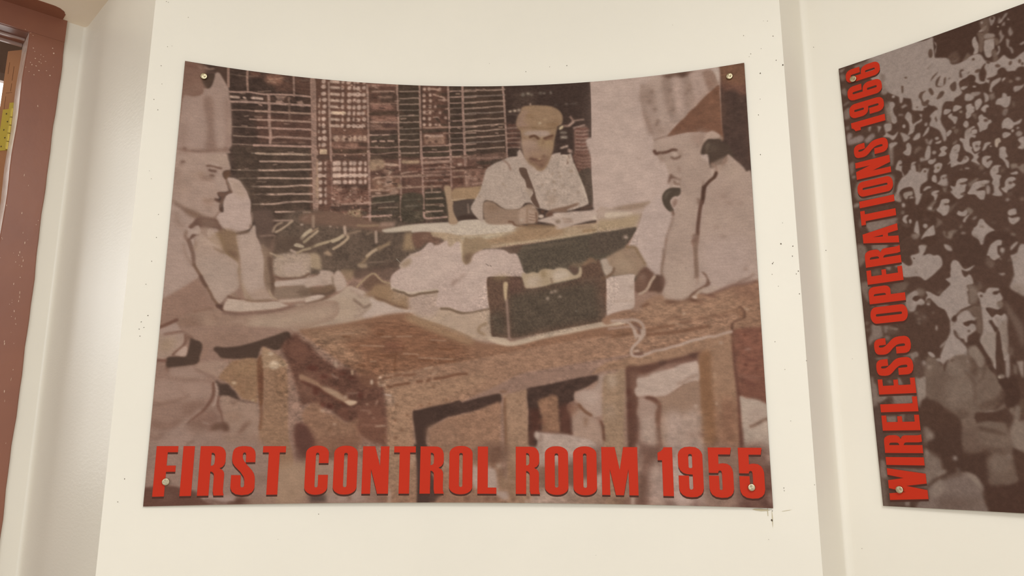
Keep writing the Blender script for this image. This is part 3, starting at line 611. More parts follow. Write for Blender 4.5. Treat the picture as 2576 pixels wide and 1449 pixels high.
P 8e7359 2.99 .8 632 636 57 -9 69 3 -2 24 -86 4
E 573f36 1.96 .8 678 643 7 0 0 7
E 573f36 1.96 .8 701 636 7 0 0 7
E 573f36 1.95 .8 580 621 7 0 0 7
E 573f36 1.94 .8 558 619 7 0 0 7
E 573f36 1.96 .8 634 624 7 0 0 7
P 9a7e68 2.2 .9 780 362 56 -4 7 33 -38 17 -23 -2
K 6a4e42 1.76 1 807 389 18 0 -3 9 -11 -1
P a98b79 1.42 1 845 372 45 1 15 8 -36 4 -24 -5
K 573f36 1.76 1 785 416 44 -2 9 12 -53 8
K 7f6355 2.64 1 834 401 44 -2 1 22 -29 4
L ac9280 3.09 1.32 .9 864 423 7 -17
L 9b7c6c 5.3 1.32 1 798 448 23 -9 88 -8 101 -8 38 -4
L 9b7d6e 3.99 1.33 1 915 418 32 -9 38 -7
K 80604f 4.38 .8 792 450 117 -11 2 62 -117 5
E a98b78 2.1 .85 822 461 9 0 0 9
E 97796a 2.11 .85 865 456 18 -1 1 19
E a58675 2.1 .85 851 472 12 0 0 9
E aa8d72 2.11 .85 910 476 8 0 0 12
E a58672 2.1 .85 831 492 12 0 0 7
E a08170 2.1 .85 890 502 18 -1 0 12
E 573f34 2.11 .85 895 474 8 0 0 6
E 5a4338 2.1 .85 860 484 9 0 0 6
E 5d443a 2.09 .85 799 480 9 0 0 6
E 4d3830 2.12 .85 924 451 9 0 0 16
E 604639 2.11 .85 886 449 6 0 0 8
L 967868 3.95 1.32 1 788 498 64 -1 26 -10 91 -9 122 -9
K 574137 1.92 1 791 506 61 -6 -2 16 -59 4
L 97796a 4.36 1.57 1 792 526 61 -7 29 -11
K 4c4136 1.74 1 809 530 99 -13 4 31 -117 4
L 817061 3.04 1.04 1 793 560 46 -8 50 -7
L 97796c 3.46 1.04 1 738 561 52 -7
L 8d7566 3.48 1.04 1 823 577 37 -5 44 -2
K 53433a 1.74 .9 796 558 113 -9 1 17 -114 7
K 4d4037 1.73 1 797 589 113 -10 1 24 -113 7
L 9a7c6f 4.75 1.04 1 760 620 38 -5 43 -3 38 -5
K 4f4037 1.73 1 798 624 113 -12 1 19 -114 5
K 5b4a3f 1.72 1 751 594 29 -2 -3 19 -26 -2
L b09479 7.12 2.22 .85 922 363 30 0 35 -2
K 6b4a3f 2.22 .9 946 378 57 -2 0 29 -56 1
P 4b4035 1.75 1 925 516 84 -5 4 68 1 46 -86 8
L 63564a 2.63 1.32 .7 936 538 70 -7
L 74665a 3.06 1.57 .7 939 564 50 -3
K 6b4e43 2.67 .6 1015 373 110 -5 2 94 -110 2
L 54392f 6.25 2.14 .75 1018 376 53 -3 54 -4
L 54392f 6.24 2.14 .75 1018 401 54 -3 54 -3
L 54392f 6.22 2.13 .75 1019 434 54 -2 53 -4
L 54392f 6.2 2.13 .75 1019 459 54 -2 54 -4
L 97796c 3.12 1.6 .8 1012 391 45 -3 30 -3 42 -1
L 97796c 3.12 1.6 .8 1012 406 45 -1 30 -3 42 -3
L 97796c 3.11 1.6 .8 1013 423 44 -2 30 -1 42 -4
L 97796c 3.1 1.6 .8 1013 448 45 -3 30 -1 41 -3
L 95776a 3.58 1.16 1 1008 344 48 -2 72 -6
L 96786a 6.26 1.61 1 1008 365 63 -6 69 -4
K 473a31 1.32 1 1023 486 65 -8 9 13 -74 7
L 8f7668 3.09 1.06 1 1023 501 66 -4
L 8a7060 3.53 1.33 1 1049 466 1 32
K 463b31 1.32 1 1023 508 84 -6 3 17 -83 4
K 463b31 1.32 1 1024 536 83 -6 3 17 -83 4
K 463b31 1.32 1 1025 562 82 -5 4 16 -83 4
K 463b31 1.31 1 1025 590 83 -5 3 16 -83 4
L 88705f 3.52 1.14 1 1027 529 32 -2 39 -3
L 88705f 3.51 1.14 1 1027 557 33 -2 38 -3
L a08474 3.5 1.14 1 1028 587 33 -2 38 -3
L 94766a 4.37 1.14 1 1019 591 1 19 12 7 44 -3 41 -5
K 6a4c41 2.68 .7 1137 333 51 -1 2 133 -51 13
K 54392f 2.22 .8 1141 428 48 -7 0 38 -47 6
L a48573 3.59 1.62 .85 1140 336 48 -4
L a48573 3.57 1.61 .85 1141 399 48 -3
L a48573 3.56 1.6 .85 1141 428 48 -4
E a68b7b 1.79 1 1170 370 11 0 0 6
L 4f382f 4.47 1.61 1 1135 388 77 -5
K 8c6d5f 2.67 .7 1195 402 17 -3 1 66 -17 0
L a58675 2.21 .95 .7 910 615 8 -3
L 4a372f 3.02 .99 .7 1248 325 15 -1
L 4a372f 2.16 1 .7 1056 123 11 -3
L 4a372f 3.14 .99 .7 924 267 18 -4
L 4a372f 2.17 1 .7 1249 248 8 -2
L 564035 3.31 .95 .7 828 581 17 -3
L 4a372f 2.99 .95 .7 817 608 9 2
L 4a372f 2.42 .98 .7 1038 376 13 2
L 9b7d6f 2.76 .96 .7 854 494 12 -1
L 564035 2.3 .99 .7 1148 317 10 1
L 564035 3.53 1.01 .7 1064 44 16 -1
L a58675 2.44 1 .7 1305 190 14 -1
L a58675 2.98 .97 .7 1263 567 9 3
L a58675 2.53 1.02 .7 1270 13 8 2
L 4a372f 3.49 1 .7 965 112 9 0
L 9b7d6f 2.49 1.01 .7 1002 51 9 -3
L 3f302a 2.19 .97 .7 832 343 23 -2
L a58675 1.97 .97 .7 859 394 9 -1
L 3f302a 2.47 .97 .7 1109 475 13 1
L 564035 2.08 1.01 .7 1057 37 24 2
L a58675 2.51 .98 .7 1355 373 14 -3
L 4a372f 3.27 .99 .7 882 150 13 -3
L 4a372f 2.79 .98 .7 1195 414 9 4
L 4a372f 2.3 .97 .7 1104 521 11 -1
L 564035 2.89 .96 .7 838 471 7 -2
L 564035 2.85 1.01 .7 1018 60 19 -3
L 564035 2.99 .98 .7 904 343 7 0
L 4a372f 2.31 .98 .7 1307 475 12 0
L 3f302a 2.83 1 .7 1346 238 18 4
L 9b7d6f 2.32 1 .7 1230 189 14 4
L 3f302a 2.65 1 .7 1268 200 14 3
L 3f302a 3.26 .98 .7 1079 442 18 -1
L 564035 2.79 .99 .7 1020 316 8 -2
L 4a372f 3.17 .97 .7 1066 552 18 2
L 564035 2.44 1 .7 1352 177 25 1
L a58675 3.28 .99 .7 908 163 20 -3
L a58675 2.56 .98 .7 1250 382 20 2
L 564035 3.54 .98 .7 999 421 23 2
L 3f302a 2.08 .97 .7 852 398 15 2
L 9b7d6f 2.13 .97 .7 1305 588 13 4
L 9b7d6f 3.27 .96 .7 815 512 17 -1
L 9b7d6f 2.9 .97 .7 1260 519 12 -1
L 564035 3.45 .99 .7 976 213 23 0
L 4a372f 2.25 1 .7 1020 101 19 -3
L a58675 2.58 1.01 .7 1079 51 10 3
L a58675 3.21 .96 .7 809 510 17 -2
L 4a372f 2.13 .98 .7 1291 470 19 -3
L a58675 2.44 .96 .7 855 485 14 -3
L 4a372f 3 1.01 .7 1216 36 18 -1
L 3f302a 3.08 .98 .7 1323 371 24 0
L 564035 2.23 .96 .7 989 540 12 3
L 3f302a 2.74 .97 .7 1262 534 24 1
L a58675 2.93 1 .7 1322 186 14 -3
L 3f302a 2.61 .99 .7 1056 307 8 -1
L 9b7d6f 3.01 1 .7 1327 223 10 2
L 564035 3.52 .99 .7 810 128 20 2
L 9b7d6f 2.57 .98 .7 1102 371 16 4
L 3f302a 2.17 1 .7 1190 236 13 -3
L 4a372f 2.55 .98 .7 1268 414 13 -1
L 9b7d6f 3.19 1 .7 1245 240 24 2
L a58675 2.87 1.01 .7 1149 36 15 0
L 3f302a 3.28 1 .7 864 96 20 1
L 3f302a 2.48 1 .7 1110 167 23 0
L 4a372f 2.53 .99 .7 1140 320 17 2
L 4a372f 2.54 .98 .7 983 387 17 -2
L a58675 2.77 .98 .7 1078 379 7 0
L a58675 3.04 1 .7 1159 199 12 3
L 9b7d6f 2.73 1 .7 878 80 21 -3
L 9b7d6f 3.21 1 .7 775 13 17 0
L 3f302a 2.41 .96 .7 784 527 8 -2
L 9b7d6f 2.76 .97 .7 1271 553 10 3
L 4a372f 3.38 .97 .7 1217 522 14 -3
L 3f302a 3.41 .97 .7 859 460 14 -4
L 9b7d6f 2.41 .98 .7 1012 427 20 -2
L 3f302a 2.44 1 .7 855 41 16 0
L a58675 2.31 1 .7 1003 135 22 1
L 4a372f 2.2 .97 .7 1282 498 21 -2
L 564035 3.33 .99 .7 1304 280 17 0
L 3f302a 2.95 .98 .7 1043 394 17 -1
L 564035 3.42 .96 .7 904 513 17 2
L a58675 2.49 .98 .7 1022 434 9 2
L 564035 2.2 .98 .7 808 218 11 0
L 4a372f 2.49 .97 .7 1267 586 12 -3
L 4a372f 2.58 .97 .7 1172 587 7 -1
L a58675 1.96 .97 .7 1194 547 7 2
L 4a372f 3.43 1 .7 1173 204 9 -2
L 9b7d6f 2.83 .98 .7 801 296 10 0
L 4a372f 3.11 .98 .7 810 225 23 0
L 3f302a 2.95 .98 .7 1339 471 24 4
L a58675 3.4 .99 .7 1049 302 17 1
L 564035 3.03 .99 .7 1176 330 24 0
L 9b7d6f 2.88 .98 .7 1287 428 18 2
L 3f302a 2.89 .99 .7 866 219 24 0
L a58675 3.24 1 .7 1027 118 23 3
L 4a372f 3.02 1.01 .7 969 37 12 2
L 4a372f 2.65 .98 .7 1096 457 19 -3
L 3f302a 2.07 .98 .7 1093 417 14 1
L 3f302a 2.83 .97 .7 880 465 19 -1
L 3f302a 2.54 1.02 .7 1219 15 17 0
L 3f302a 2.41 1 .7 784 71 23 -4
L 4a372f 2.15 .99 .7 1284 273 22 -4
L 3f302a 3.03 .98 .7 842 296 23 -2
L 4a372f 3.3 .98 .7 832 253 20 1
L 564035 2.91 1 .7 902 134 19 3
L 9b7d6f 3.18 .95 .7 866 613 12 3
L 3f302a 2.9 .99 .7 813 115 22 2
L 9b7d6f 2.96 1 .7 941 145 22 -3
L a58675 2.83 1.01 .7 1269 101 23 0
L 9b7d6f 2.53 .96 .7 826 462 22 -1
L 9b7d6f 3.49 1 .7 1050 151 18 -3
L 4a372f 1.98 .98 .7 1100 398 11 3
L a58675 2.95 .98 .7 989 419 16 3
L 9b7d6f 2.52 1 .7 790 20 11 3
L 564035 3.08 1 .7 1267 228 13 -3
L a58675 2.74 .97 .7 1346 555 12 1
L 9b7d6f 3.26 1 .7 1011 124 13 0
L 3f302a 3.47 1 .7 894 41 16 1
L 3f302a 2.2 .97 .7 868 404 19 1
L 564035 3.3 1 .7 769 39 12 -3
L 9b7d6f 2.19 .98 .7 1293 385 8 0
L 4a372f 3.17 1 .7 1123 227 19 -1
L a58675 2.6 1 .7 1341 195 15 1
L 564035 2.47 .98 .7 904 341 8 -3
L 3f302a 2.5 .98 .7 1107 429 16 -2
L 4a372f 3.51 .97 .7 770 312 23 -1
L 9b7d6f 3.09 .99 .7 1182 340 9 1
L 3f302a 2.86 .98 .7 796 226 17 1
L 4a372f 2.64 .96 .7 1101 596 12 1
L 4a372f 2.76 .98 .7 1238 373 20 -3
L 4a372f 2.88 .99 .7 994 210 17 -4
L a58675 3.2 .97 .7 1086 560 17 -1
L 3f302a 3.3 1 .7 951 172 7 -1
L 4a372f 2.5 .98 .7 1016 346 15 -2
L a58675 3.45 1.01 .7 1104 110 9 -2
L 4a372f 2.83 .96 .7 1254 604 11 3
L 3f302a 1.99 .97 .7 831 432 19 -4
L 564035 2.82 .98 .7 1273 391 21 1
L a58675 3.02 .98 .7 1208 425 8 -3
L a58675 3.18 .97 .7 941 471 18 2
L a58675 3.12 .97 .7 808 420 7 3
L a58675 3.07 .99 .7 1043 238 13 1
L 4a372f 2.13 .96 .7 972 583 23 -3
L 564035 2.65 1 .7 895 129 15 -3
L 4a372f 2.03 .97 .7 1258 563 7 2
L 564035 2.15 .99 .7 782 135 22 -5
L a58675 3.49 .98 .7 1132 382 16 1
L 564035 2.36 .97 .7 1171 510 8 3
L 3f302a 2.71 .98 .7 814 246 11 -4
L 9b7d6f 2.68 .99 .7 899 205 16 -3
L 9b7d6f 2.14 .96 .7 1015 591 19 2
L 594339 2.15 .92 .6 439 577 22 -2
L 594339 2.27 .95 .6 468 270 15 -2
L 3f312b 2.57 .96 .6 431 114 28 -5
L 3f312b 2.38 .9 .6 271 597 12 -1
L a18374 2.83 .94 .6 290 140 15 -4
L 594339 2.09 .94 .6 402 283 11 -2
L 3f312b 1.68 .91 .6 315 509 27 -2
L 3f312b 2.8 .93 .6 388 413 20 -3
L 3f312b 2.84 .92 .6 292 351 13 -2
L 594339 2.51 .91 .6 354 587 11 -4
L 3f312b 2.2 .96 .6 417 137 18 -3
L a18374 2.72 .93 .6 228 139 26 -2
L 594339 1.78 .95 .6 327 121 8 -1
L 3f312b 2.64 .94 .6 495 440 17 -2
L 594339 2.05 .91 .6 389 609 14 -2
L 594339 2.01 .9 .6 229 517 9 -2
L 3f312b 2.47 .93 .6 257 247 17 1
L a18374 2.78 .93 .6 250 210 14 -4
L a18374 2.84 .94 .6 290 207 28 -2
L 3f312b 2.47 .93 .6 477 529 24 -4
L a18374 2.67 .93 .6 242 253 21 -1
L 594339 2.46 .95 .6 511 359 17 -4
L 594339 1.71 .93 .6 350 387 13 1
L 3f312b 1.78 .95 .6 341 128 19 1
L 594339 2.78 .94 .6 372 266 11 -2
L 3f312b 1.76 .91 .6 299 473 18 -1
L a18374 1.68 .9 .6 251 573 26 -4
L 594339 2.51 .94 .6 258 168 25 -3
L 3f312b 2.79 .95 .6 453 276 20 -4
L a18374 1.91 .93 .6 396 366 24 -2
L 594339 2.32 .93 .6 403 440 20 -1
L a18374 2.14 .95 .6 321 86 27 -6
L a18374 1.83 .92 .6 426 572 22 1
L 3f312b 1.88 .93 .6 229 120 12 -3
L a18374 2.82 .95 .6 296 91 23 -3
L 594339 2.4 .92 .6 475 599 9 1
L 594339 2.98 .94 .6 344 185 13 -1
L 594339 1.79 .94 .6 476 433 20 -1
L 594339 2.15 .9 .6 341 639 11 1
L 594339 2.5 .92 .6 478 608 16 -2
L 3f312b 2.94 .94 .6 255 122 19 -4
L 3f312b 2.44 .95 .6 387 115 12 -4
L 3f312b 2.76 .92 .6 390 542 12 0
L 3f312b 2.64 .95 .6 464 249 17 -2
L 3f312b 2.51 .91 .6 392 628 13 0
L a18374 2.1 .96 .6 513 194 25 -5
L 594339 2.24 .93 .6 464 509 11 2
L a18374 2.56 .95 .6 413 224 19 -1
L 3f312b 1.87 .92 .6 443 541 20 0
L 594339 2.07 .95 .6 311 88 27 -4
L a18374 1.98 .92 .6 339 494 17 -3
L a18374 2.73 .93 .6 379 413 14 -3
L a18374 1.83 .95 .6 379 116 25 -3
L 594339 1.85 .91 .6 379 640 21 -3
L a18374 2.89 .94 .6 436 351 21 -2
L 594339 2.82 .93 .6 489 501 15 -2
L a18374 2.02 .91 .6 266 442 14 -1
L 3f312b 1.87 .9 .6 256 548 16 -1
L 3f312b 2.53 .92 .6 403 492 21 -2
L 3f312b 2.35 .9 .6 286 648 26 -4
L 594339 2.7 .95 .6 367 173 12 -3
L 3f312b 2.07 .91 .6 331 552 17 -2
L 3f312b 1.72 .93 .6 293 304 15 -1
L 3f312b 2.9 .93 .6 279 280 13 0
L a18374 1.69 .91 .6 318 494 19 -4
L 3f312b 1.87 .94 .6 325 210 25 -4
L a18374 2.61 .94 .6 224 108 21 -1
L 594339 1.74 .94 .6 291 159 21 -2
L 594339 2.87 .91 .6 403 637 17 -1
L 3f312b 2.65 .93 .6 435 493 13 0
E a98b7b .86 .7 745 588 4 0 0 3
E 4e352c .87 .7 655 331 6 0 0 3
E 4e352c .86 .7 720 627 4 0 0 4
E 8a6758 .86 .7 729 570 5 0 0 5
E 4e352c .9 .7 622 45 3 0 0 4
E 4e352c .88 .7 700 255 6 0 0 4
E 8a6758 .88 .7 695 305 5 0 0 3
E 8a6758 .86 .7 709 555 6 0 0 5
E 5a3d33 .86 .7 706 610 5 0 0 3
E 4e352c .89 .7 723 205 5 0 0 3
E 4e352c .88 .7 675 271 7 0 0 5
E 4e352c .86 .7 717 520 6 0 0 3
E 4e352c .86 .7 752 601 4 0 0 5
E 4e352c .87 .7 767 495 4 0 0 4
E 8a6758 .88 .7 643 279 3 0 0 5
E 4e352c .86 .7 726 604 6 0 0 5
E a98b7b .86 .7 629 545 5 0 0 5
E 5a3d33 .86 .7 667 521 4 0 0 3
E 4e352c .87 .7 766 488 6 0 0 3
E 4e352c .86 .7 642 569 6 0 0 4
E 8a6758 .89 .7 748 173 3 0 0 4
E 8a6758 .86 .7 704 513 4 0 0 3
E a98b7b .87 .7 765 536 4 0 0 4
E 8a6758 .85 .7 644 605 6 0 0 4
E 8a6758 .86 .7 736 604 6 0 0 3
E 5a3d33 .88 .7 732 350 4 0 0 5
E 4e352c .86 .7 709 630 3 0 0 4
E 4e352c .86 .7 773 594 5 0 0 3
E a98b7b .86 .7 703 523 5 0 0 5
E 5a3d33 .88 .7 622 195 4 0 0 5
E 4e352c .86 .7 670 493 4 0 0 5
E 5a3d33 .9 .7 650 47 5 0 0 3
E a98b7b .86 .7 703 595 3 0 0 5
E 4e352c .89 .7 694 214 4 0 0 4
E a98b7b .86 .7 702 505 3 0 0 5
E 4e352c .88 .7 619 283 5 0 0 5
E a98b7b .86 .7 637 498 4 0 0 3
E a98b7b .87 .7 747 530 6 0 0 4
E 4e352c .89 .7 616 86 3 0 0 5
E 4e352c .87 .7 750 505 3 0 0 5
E 5a3d33 .89 .7 653 195 4 0 0 4
E 8a6758 .86 .7 694 546 4 0 0 4
E 5a3d33 .86 .7 689 512 6 0 0 4
E 5a3d33 .85 .7 630 595 5 0 0 5
E 8a6758 .89 .7 756 195 3 0 0 4
E a98b7b .9 .7 686 17 6 -1 0 4
E a98b7b .86 .7 693 533 6 0 0 3
E 4e352c .87 .7 751 512 5 0 0 4
E 8a6758 .88 .7 634 275 4 0 0 3
E 4e352c .88 .7 688 260 6 0 0 4
E 5a3d33 .86 .7 629 530 6 0 0 3
E 8a6758 .9 .7 714 58 4 0 0 3
E 5a3d33 .89 .7 724 163 6 0 0 4
E 4e352c .86 .7 684 490 4 0 0 5
E 8a6758 .86 .7 648 568 4 0 0 4
E a98b7b .88 .7 633 209 6 0 0 5
E 8a6758 .86 .7 636 508 5 0 0 4
E 8a6758 .86 .7 699 516 7 0 0 3
E 4e352c .86 .7 720 549 6 0 0 4
E 5a3d33 .87 .7 764 528 3 0 0 3
E a98b7b .87 .7 626 351 4 0 0 3
E 8a6758 .86 .7 717 580 4 0 0 5
E 8a6758 .86 .7 733 610 4 0 0 4
E 4e352c .87 .7 624 303 4 0 0 3
E 8a6758 .88 .7 657 325 4 0 0 4
E 8a6758 .9 .7 755 151 6 0 0 3
E a98b7b .88 .7 753 340 6 0 0 5
E a98b7b .88 .7 769 323 5 0 0 5
E 5a3d33 .9 .7 703 96 4 0 0 4
E 8a6758 .86 .7 747 580 3 0 0 4
E 5a3d33 .86 .7 734 579 3 0 0 4
E 5a3d33 .86 .7 675 602 3 0 0 4
E 8a6758 .85 .7 679 607 6 0 0 5
E 8a6758 .9 .7 748 137 4 0 0 5
E a98b7b .86 .7 636 548 6 0 0 5
E 5a3d33 .87 .7 737 518 3 0 0 4
E 4e352c .86 .7 712 543 4 0 0 3
E a98b7b .9 .7 726 42 6 0 0 3
E 4e352c .9 .7 706 22 6 0 0 4
E 8a6758 .9 .7 684 96 3 0 0 5
E 5a3d33 .86 .7 646 524 6 0 0 4
E a98b7b .87 .7 748 539 3 0 0 5
E 4e352c .89 .7 714 180 7 0 0 4
E 8a6758 .85 .7 634 629 3 0 0 3
E 8a6758 .86 .7 774 624 5 0 0 3
E a98b7b .88 .7 673 346 5 0 0 5
E 5a3d33 .86 .7 676 519 5 0 0 3
E 8a6758 .86 .7 760 619 3 0 0 4
E 4e352c .89 .7 638 121 7 -1 0 5
E 4e352c .89 .7 748 215 4 0 0 5
E 8a6758 .9 .7 748 74 7 0 0 5
E a98b7b .89 .7 749 179 5 0 0 5
E 4e352c .87 .7 774 517 4 0 0 3
E 4e352c .85 .7 643 593 6 0 0 4
E a98b7b .85 .7 711 642 6 0 0 3
E a98b7b .89 .7 681 183 6 0 0 5
E 4e352c .85 .7 663 613 5 0 0 3
E 4e352c .89 .7 679 197 3 0 0 4
E 8a6758 .9 .7 649 30 6 -1 0 5
E 8a6758 .86 .7 648 576 4 0 0 4
E 5a3d33 .86 .7 675 533 4 0 0 5
E a98b7b .88 .7 666 231 6 0 0 4
E 4e352c .86 .7 653 489 4 0 0 3
E 8a6758 .87 .7 618 302 5 0 0 5
E 4e352c .9 .7 630 41 3 0 0 3
E 4e352c .86 .7 754 553 6 0 0 4
E a98b7b .86 .7 656 576 3 0 0 4
E 4e352c .87 .7 743 530 6 0 0 5
E 5a3d33 .86 .7 663 569 4 0 0 5
E a98b7b .89 .7 655 126 3 0 0 3
N 4.48 2.69 .12 181 2.69 161 -57 1582 -69 1 773 -1527 100
N 14.18 10.63 .13 182 2.66 161 -57 1208 -91 0 783 -1152 112
P 5d4c41 2.56 1 457 617 177 -11 165 35 98 -13 27 9 168 27 15 49 -72 46 -57 76 -58 1 -476 48 -35 -145
N 4.25 4.25 .12 8 2.55 457 617 633 -27 6 304 -623 17
N 25.5 20.4 .14 9 2.55 457 617 633 -27 6 304 -623 17
P 75594b 3.41 .8 630 600 168 38 88 15 -57 29 -116 -14 -198 -7 -2 -39
K 97796a 2.59 .9 836 642 64 -5 -8 19 -64 5
L 9a7f66 3.86 1.72 .8 739 658 46 0 43 -5
L 927769 4.15 1.24 1 390 658 41 -3 38 -4
P 5f4b42 2.46 .9 309 629 76 -13 10 124 -38 47 -34 -100
L 8d7564 5.36 1.49 1 395 705 10 -25 23 -16
L a48b76 4.97 1.49 1 406 707 27 -20 36 -32
L 5d4a3f 2.9 .99 1 411 695 37 -29
L 8f7465 3.28 1.64 .8 348 729 54 -7 -2 18
L ad9881 7.51 1.34 1 512 727 13 -19 22 -19
L a58d76 5.44 1.25 1 524 741 32 -31 19 -19
P a38f7b 1.16 1 483 755 14 -5 22 6 2 12 -24 -5 -13 0
E 9a8375 1.25 1 509 667 7 0 0 5
L 8a7264 5.05 1.68 .8 552 629 5 48
L 8d7465 3.37 1.26 1 512 613 28 -2
L 806558 4.2 1.68 .8 508 644 22 -14
L 9d876f 4.61 1.34 1 548 767 33 -17 36 -14 42 -14
L ab957d 7.6 1.35 1 639 732 20 -10 22 -16
L a58c75 5.91 1.35 1 643 765 28 -19 29 -29 -2 -12
L 8a715f 4.25 1.7 .8 686 706 28 -13 37 -11
L a98f7e 5.95 1.53 1 685 667 4 30
L 9d8474 5.99 1.54 1 817 683 3 45
L 7d6656 4.28 1.71 .8 780 696 20 -13
L 9d8068 2.94 1.26 .9 548 698 29 -20
E 9d8475 1.18 1 626 668 6 0 0 4
E 8a6f60 1.19 1 655 671 5 0 0 3
L 8f7564 5.05 1.51 .85 555 628 1 46
K 967b60 3.45 .8 942 685 32 -4 11 79 -55 1
P 6d4f42 2.59 .9 975 684 117 -17 -5 61 -53 -2 -29 25 -20 -6
E 8a6c5b 4.33 .7 1028 702 15 0 0 12
L 8f765f 5.13 2.14 .85 832 763 28 -24 17 -10
L 9d876f 4.59 1.25 1 532 775 41 -22 47 -16
P a08871 2.49 .9 533 792 51 1 15 52 -1 12 -45 -4 -16 1
K 9b806a 2.09 1 600 786 22 -13 18 20 -11 4
L a68d76 6.8 1.36 1 784 791 20 -19 17 -11
L 8f765f 4.27 1.88 .85 826 753 49 -16
L 93795f 4.22 2.11 .8 754 830 20 -18 11 -18
K 927b66 1.69 .95 740 829 43 -5 5 20 -27 1
L 80695b 2.12 1.02 .8 797 817 57 -3
L aaa091 1.02 .43 1 907 799 16 16
P 8a715b 2.51 .8 676 857 54 -5 4 29 -28 19 -17 -17
P 58453b 2.53 .7 733 855 56 -14 108 -30 26 6 1 27 -33 33 -3 18 -34 -5 -35 -23 -29 7 -39 19 -17 -12
P 5e4638 2.52 .7 769 910 38 -37 26 11 44 35 -28 18 -48 7
P 5c493e 2.47 .6 339 737 207 -14 3 69 -114 9 -55 -3
P 7a6252 2.42 1 351 765 43 33 16 51 10 129 -31 -24 -19 -56
P 5f483c 2.02 .9 379 822 19 -1 15 74 8 86 -17 -5 -7 -68
P 9f8878 2.46 1 406 826 29 -28 82 -8 33 13 4 85 -21 10 -52 5 -54 -5 -17 -14
N 4.1 3.28 .1 21 2.46 404 797 145 -8 6 111 -144 7
K a78f82 4.1 .7 437 848 81 -25 20 54 -85 10
L 6d5346 5.3 1.8 1 413 895 27 8 41 -2 41 -5 27 -19
P ad9689 1.46 1 417 918 38 -7 100 -14 1 29 -100 8 -35 7
P 826b5c 2.43 1 418 944 52 -8 86 -10 3 49 -114 14 -24 -2
K 655143 4.08 .7 498 949 59 -14 2 38 -33 4
L a48c77 4.08 1.47 .9 391 798 25 10 25 3
P a5917c 1.16 1 482 760 10 -11 28 9 1 8 -22 0
L a28a7b 5.77 1.32 1 472 781 20 9
L 96806a 4.97 1.33 1 497 790 27 -15 24 -6
L 94806a 5 1.33 1 522 743 19 -18
P a99183 1.82 1 539 901 49 -20 5 -18 22 -4 31 8 3 17 11 -24 17 3 27 46 -8 27 -33 12 -12 -28 -28 6 -33 -1 -49 11
P 705847 2.47 .9 557 935 39 -2 38 -13 17 3 12 20 -30 21 -41 -1 -34 -5
L 574338 5.76 2.06 .7 567 961 58 0 27 -15
L 806a5b 4.15 1.66 .8 644 885 7 40
E 9d8577 2.48 .7 614 909 14 -1 0 10
P a68f7e 1.66 1 544 1005 82 -23 49 -28 38 -31 40 11 28 11 18 20 23 -1 15 21 28 -1 32 17 49 11 49 6 -11 14 -74 10 -85 16 -84 19 -110 14 -81 17 -55 4 -5 -94
P b29b8e 1.67 1 802 974 29 5 66 22 69 16 26 3 -25 15 -86 10 -56 10 -34 6 -14 -17 35 -36
P a58d7b 3.27 1 544 1008 82 -15 55 -22 57 10 18 29 -10 38 -88 19 -110 18 -54 -1 -3 -60
L 7f6759 5.81 1.83 .9 738 981 23 17 20 14 22 -11
L 8f776a 4.14 2.07 .8 750 1013 15 14
L 8b7366 4.96 2.48 .7 741 1054 27 -13 19 -15
L 8a7263 4.47 2.03 .7 548 1088 41 -6 69 -13
P a99082 2.08 .9 713 926 40 11 26 14 9 20 -34 -11 -23 -17
L 8a7264 4.16 2.5 .7 725 941 29 16 12 15
P b69f91 1.47 1 543 982 41 -16 33 1 -10 15 -41 13 -22 7
L 6d5445 6.55 2.29 .85 544 1006 36 -10 32 -14 19 -12
L 9b8268 3.37 1.18 1 747 925 24 -27 28 -27 20 -4 17 17 18 15 17 5 20 3
P 8b6e56 2.93 1 774 963 33 -25 19 -24 66 -1 9 23 64 20 1 56 -57 -11 -44 -20 -31 -2 -15 -15 -26 -2
E 9b806b 5.88 .8 916 965 26 0 1 18
L 6a4f3d 4.19 1.84 .7 822 967 43 14 44 20 51 11
P b6a391 1.74 1 846 672 55 -13 73 -14 147 -12 8 6 51 0 34 -19 114 1 103 20 15 37 -118 11 -113 0 -49 -2 -60 -20 -132 7 -93 10 -32 -1
P a18870 2.17 1 1063 668 118 11 207 -2 29 -2 148 -12 204 -16 145 -21 -1 53 -58 9 -232 25 -177 17 -117 19 -147 24 -29 0 -45 -60 -51 -18
P b5a292 1.57 1 1004 646 132 -8 44 -14 30 -5 44 2 45 18 89 4 23 7 9 15 -15 9 -76 8 -89 8 -74 0 -44 -9 -103 -4 -50 4 6 -18
P ad9a84 3.04 1 1181 700 74 -6 133 -14 23 13 -6 12 -135 8 -53 12 -21 -7
P 90735a 3.47 .9 1411 678 21 -21 133 3 58 14 -29 23 -147 24 -148 10 -88 18 -29 0 44 -21
N 5.2 3.47 .07 31 2.6 1092 652 770 -12 -4 120 -764 -2
L b29d82 3.45 1.72 .6 1358 735 89 -10 176 -18 146 -19 91 -6
P ad9689 1.73 1 1506 628 44 -14 30 -18 74 -3 88 -2 26 -11 95 0 53 0 -2 43 -52 2 -92 7 -88 17 -88 21 -15 -22 -58 -14
P b9a393 1.71 .9 1756 616 107 -15 52 -5 -1 24 -52 5 -107 9
L 85695a 9.44 2.06 .8 1771 593 43 -1 49 -3 38 -10
E 8b7263 1.89 .9 1772 622 10 1 0 6
E 806a5b 1.91 .9 1597 635 12 0 0 9
L 8d7363 4.33 1.73 .7 1618 625 35 2
L 8d7363 4.33 1.73 .7 1624 638 35 0
L 8a6f5b 4.3 2.15 .8 1682 664 58 0
L 86694f 5.15 2.14 .8 1705 682 49 -2
P 5b4338 1.91 .8 1695 580 27 -8 29 -5 -9 12 -24 8 -23 0
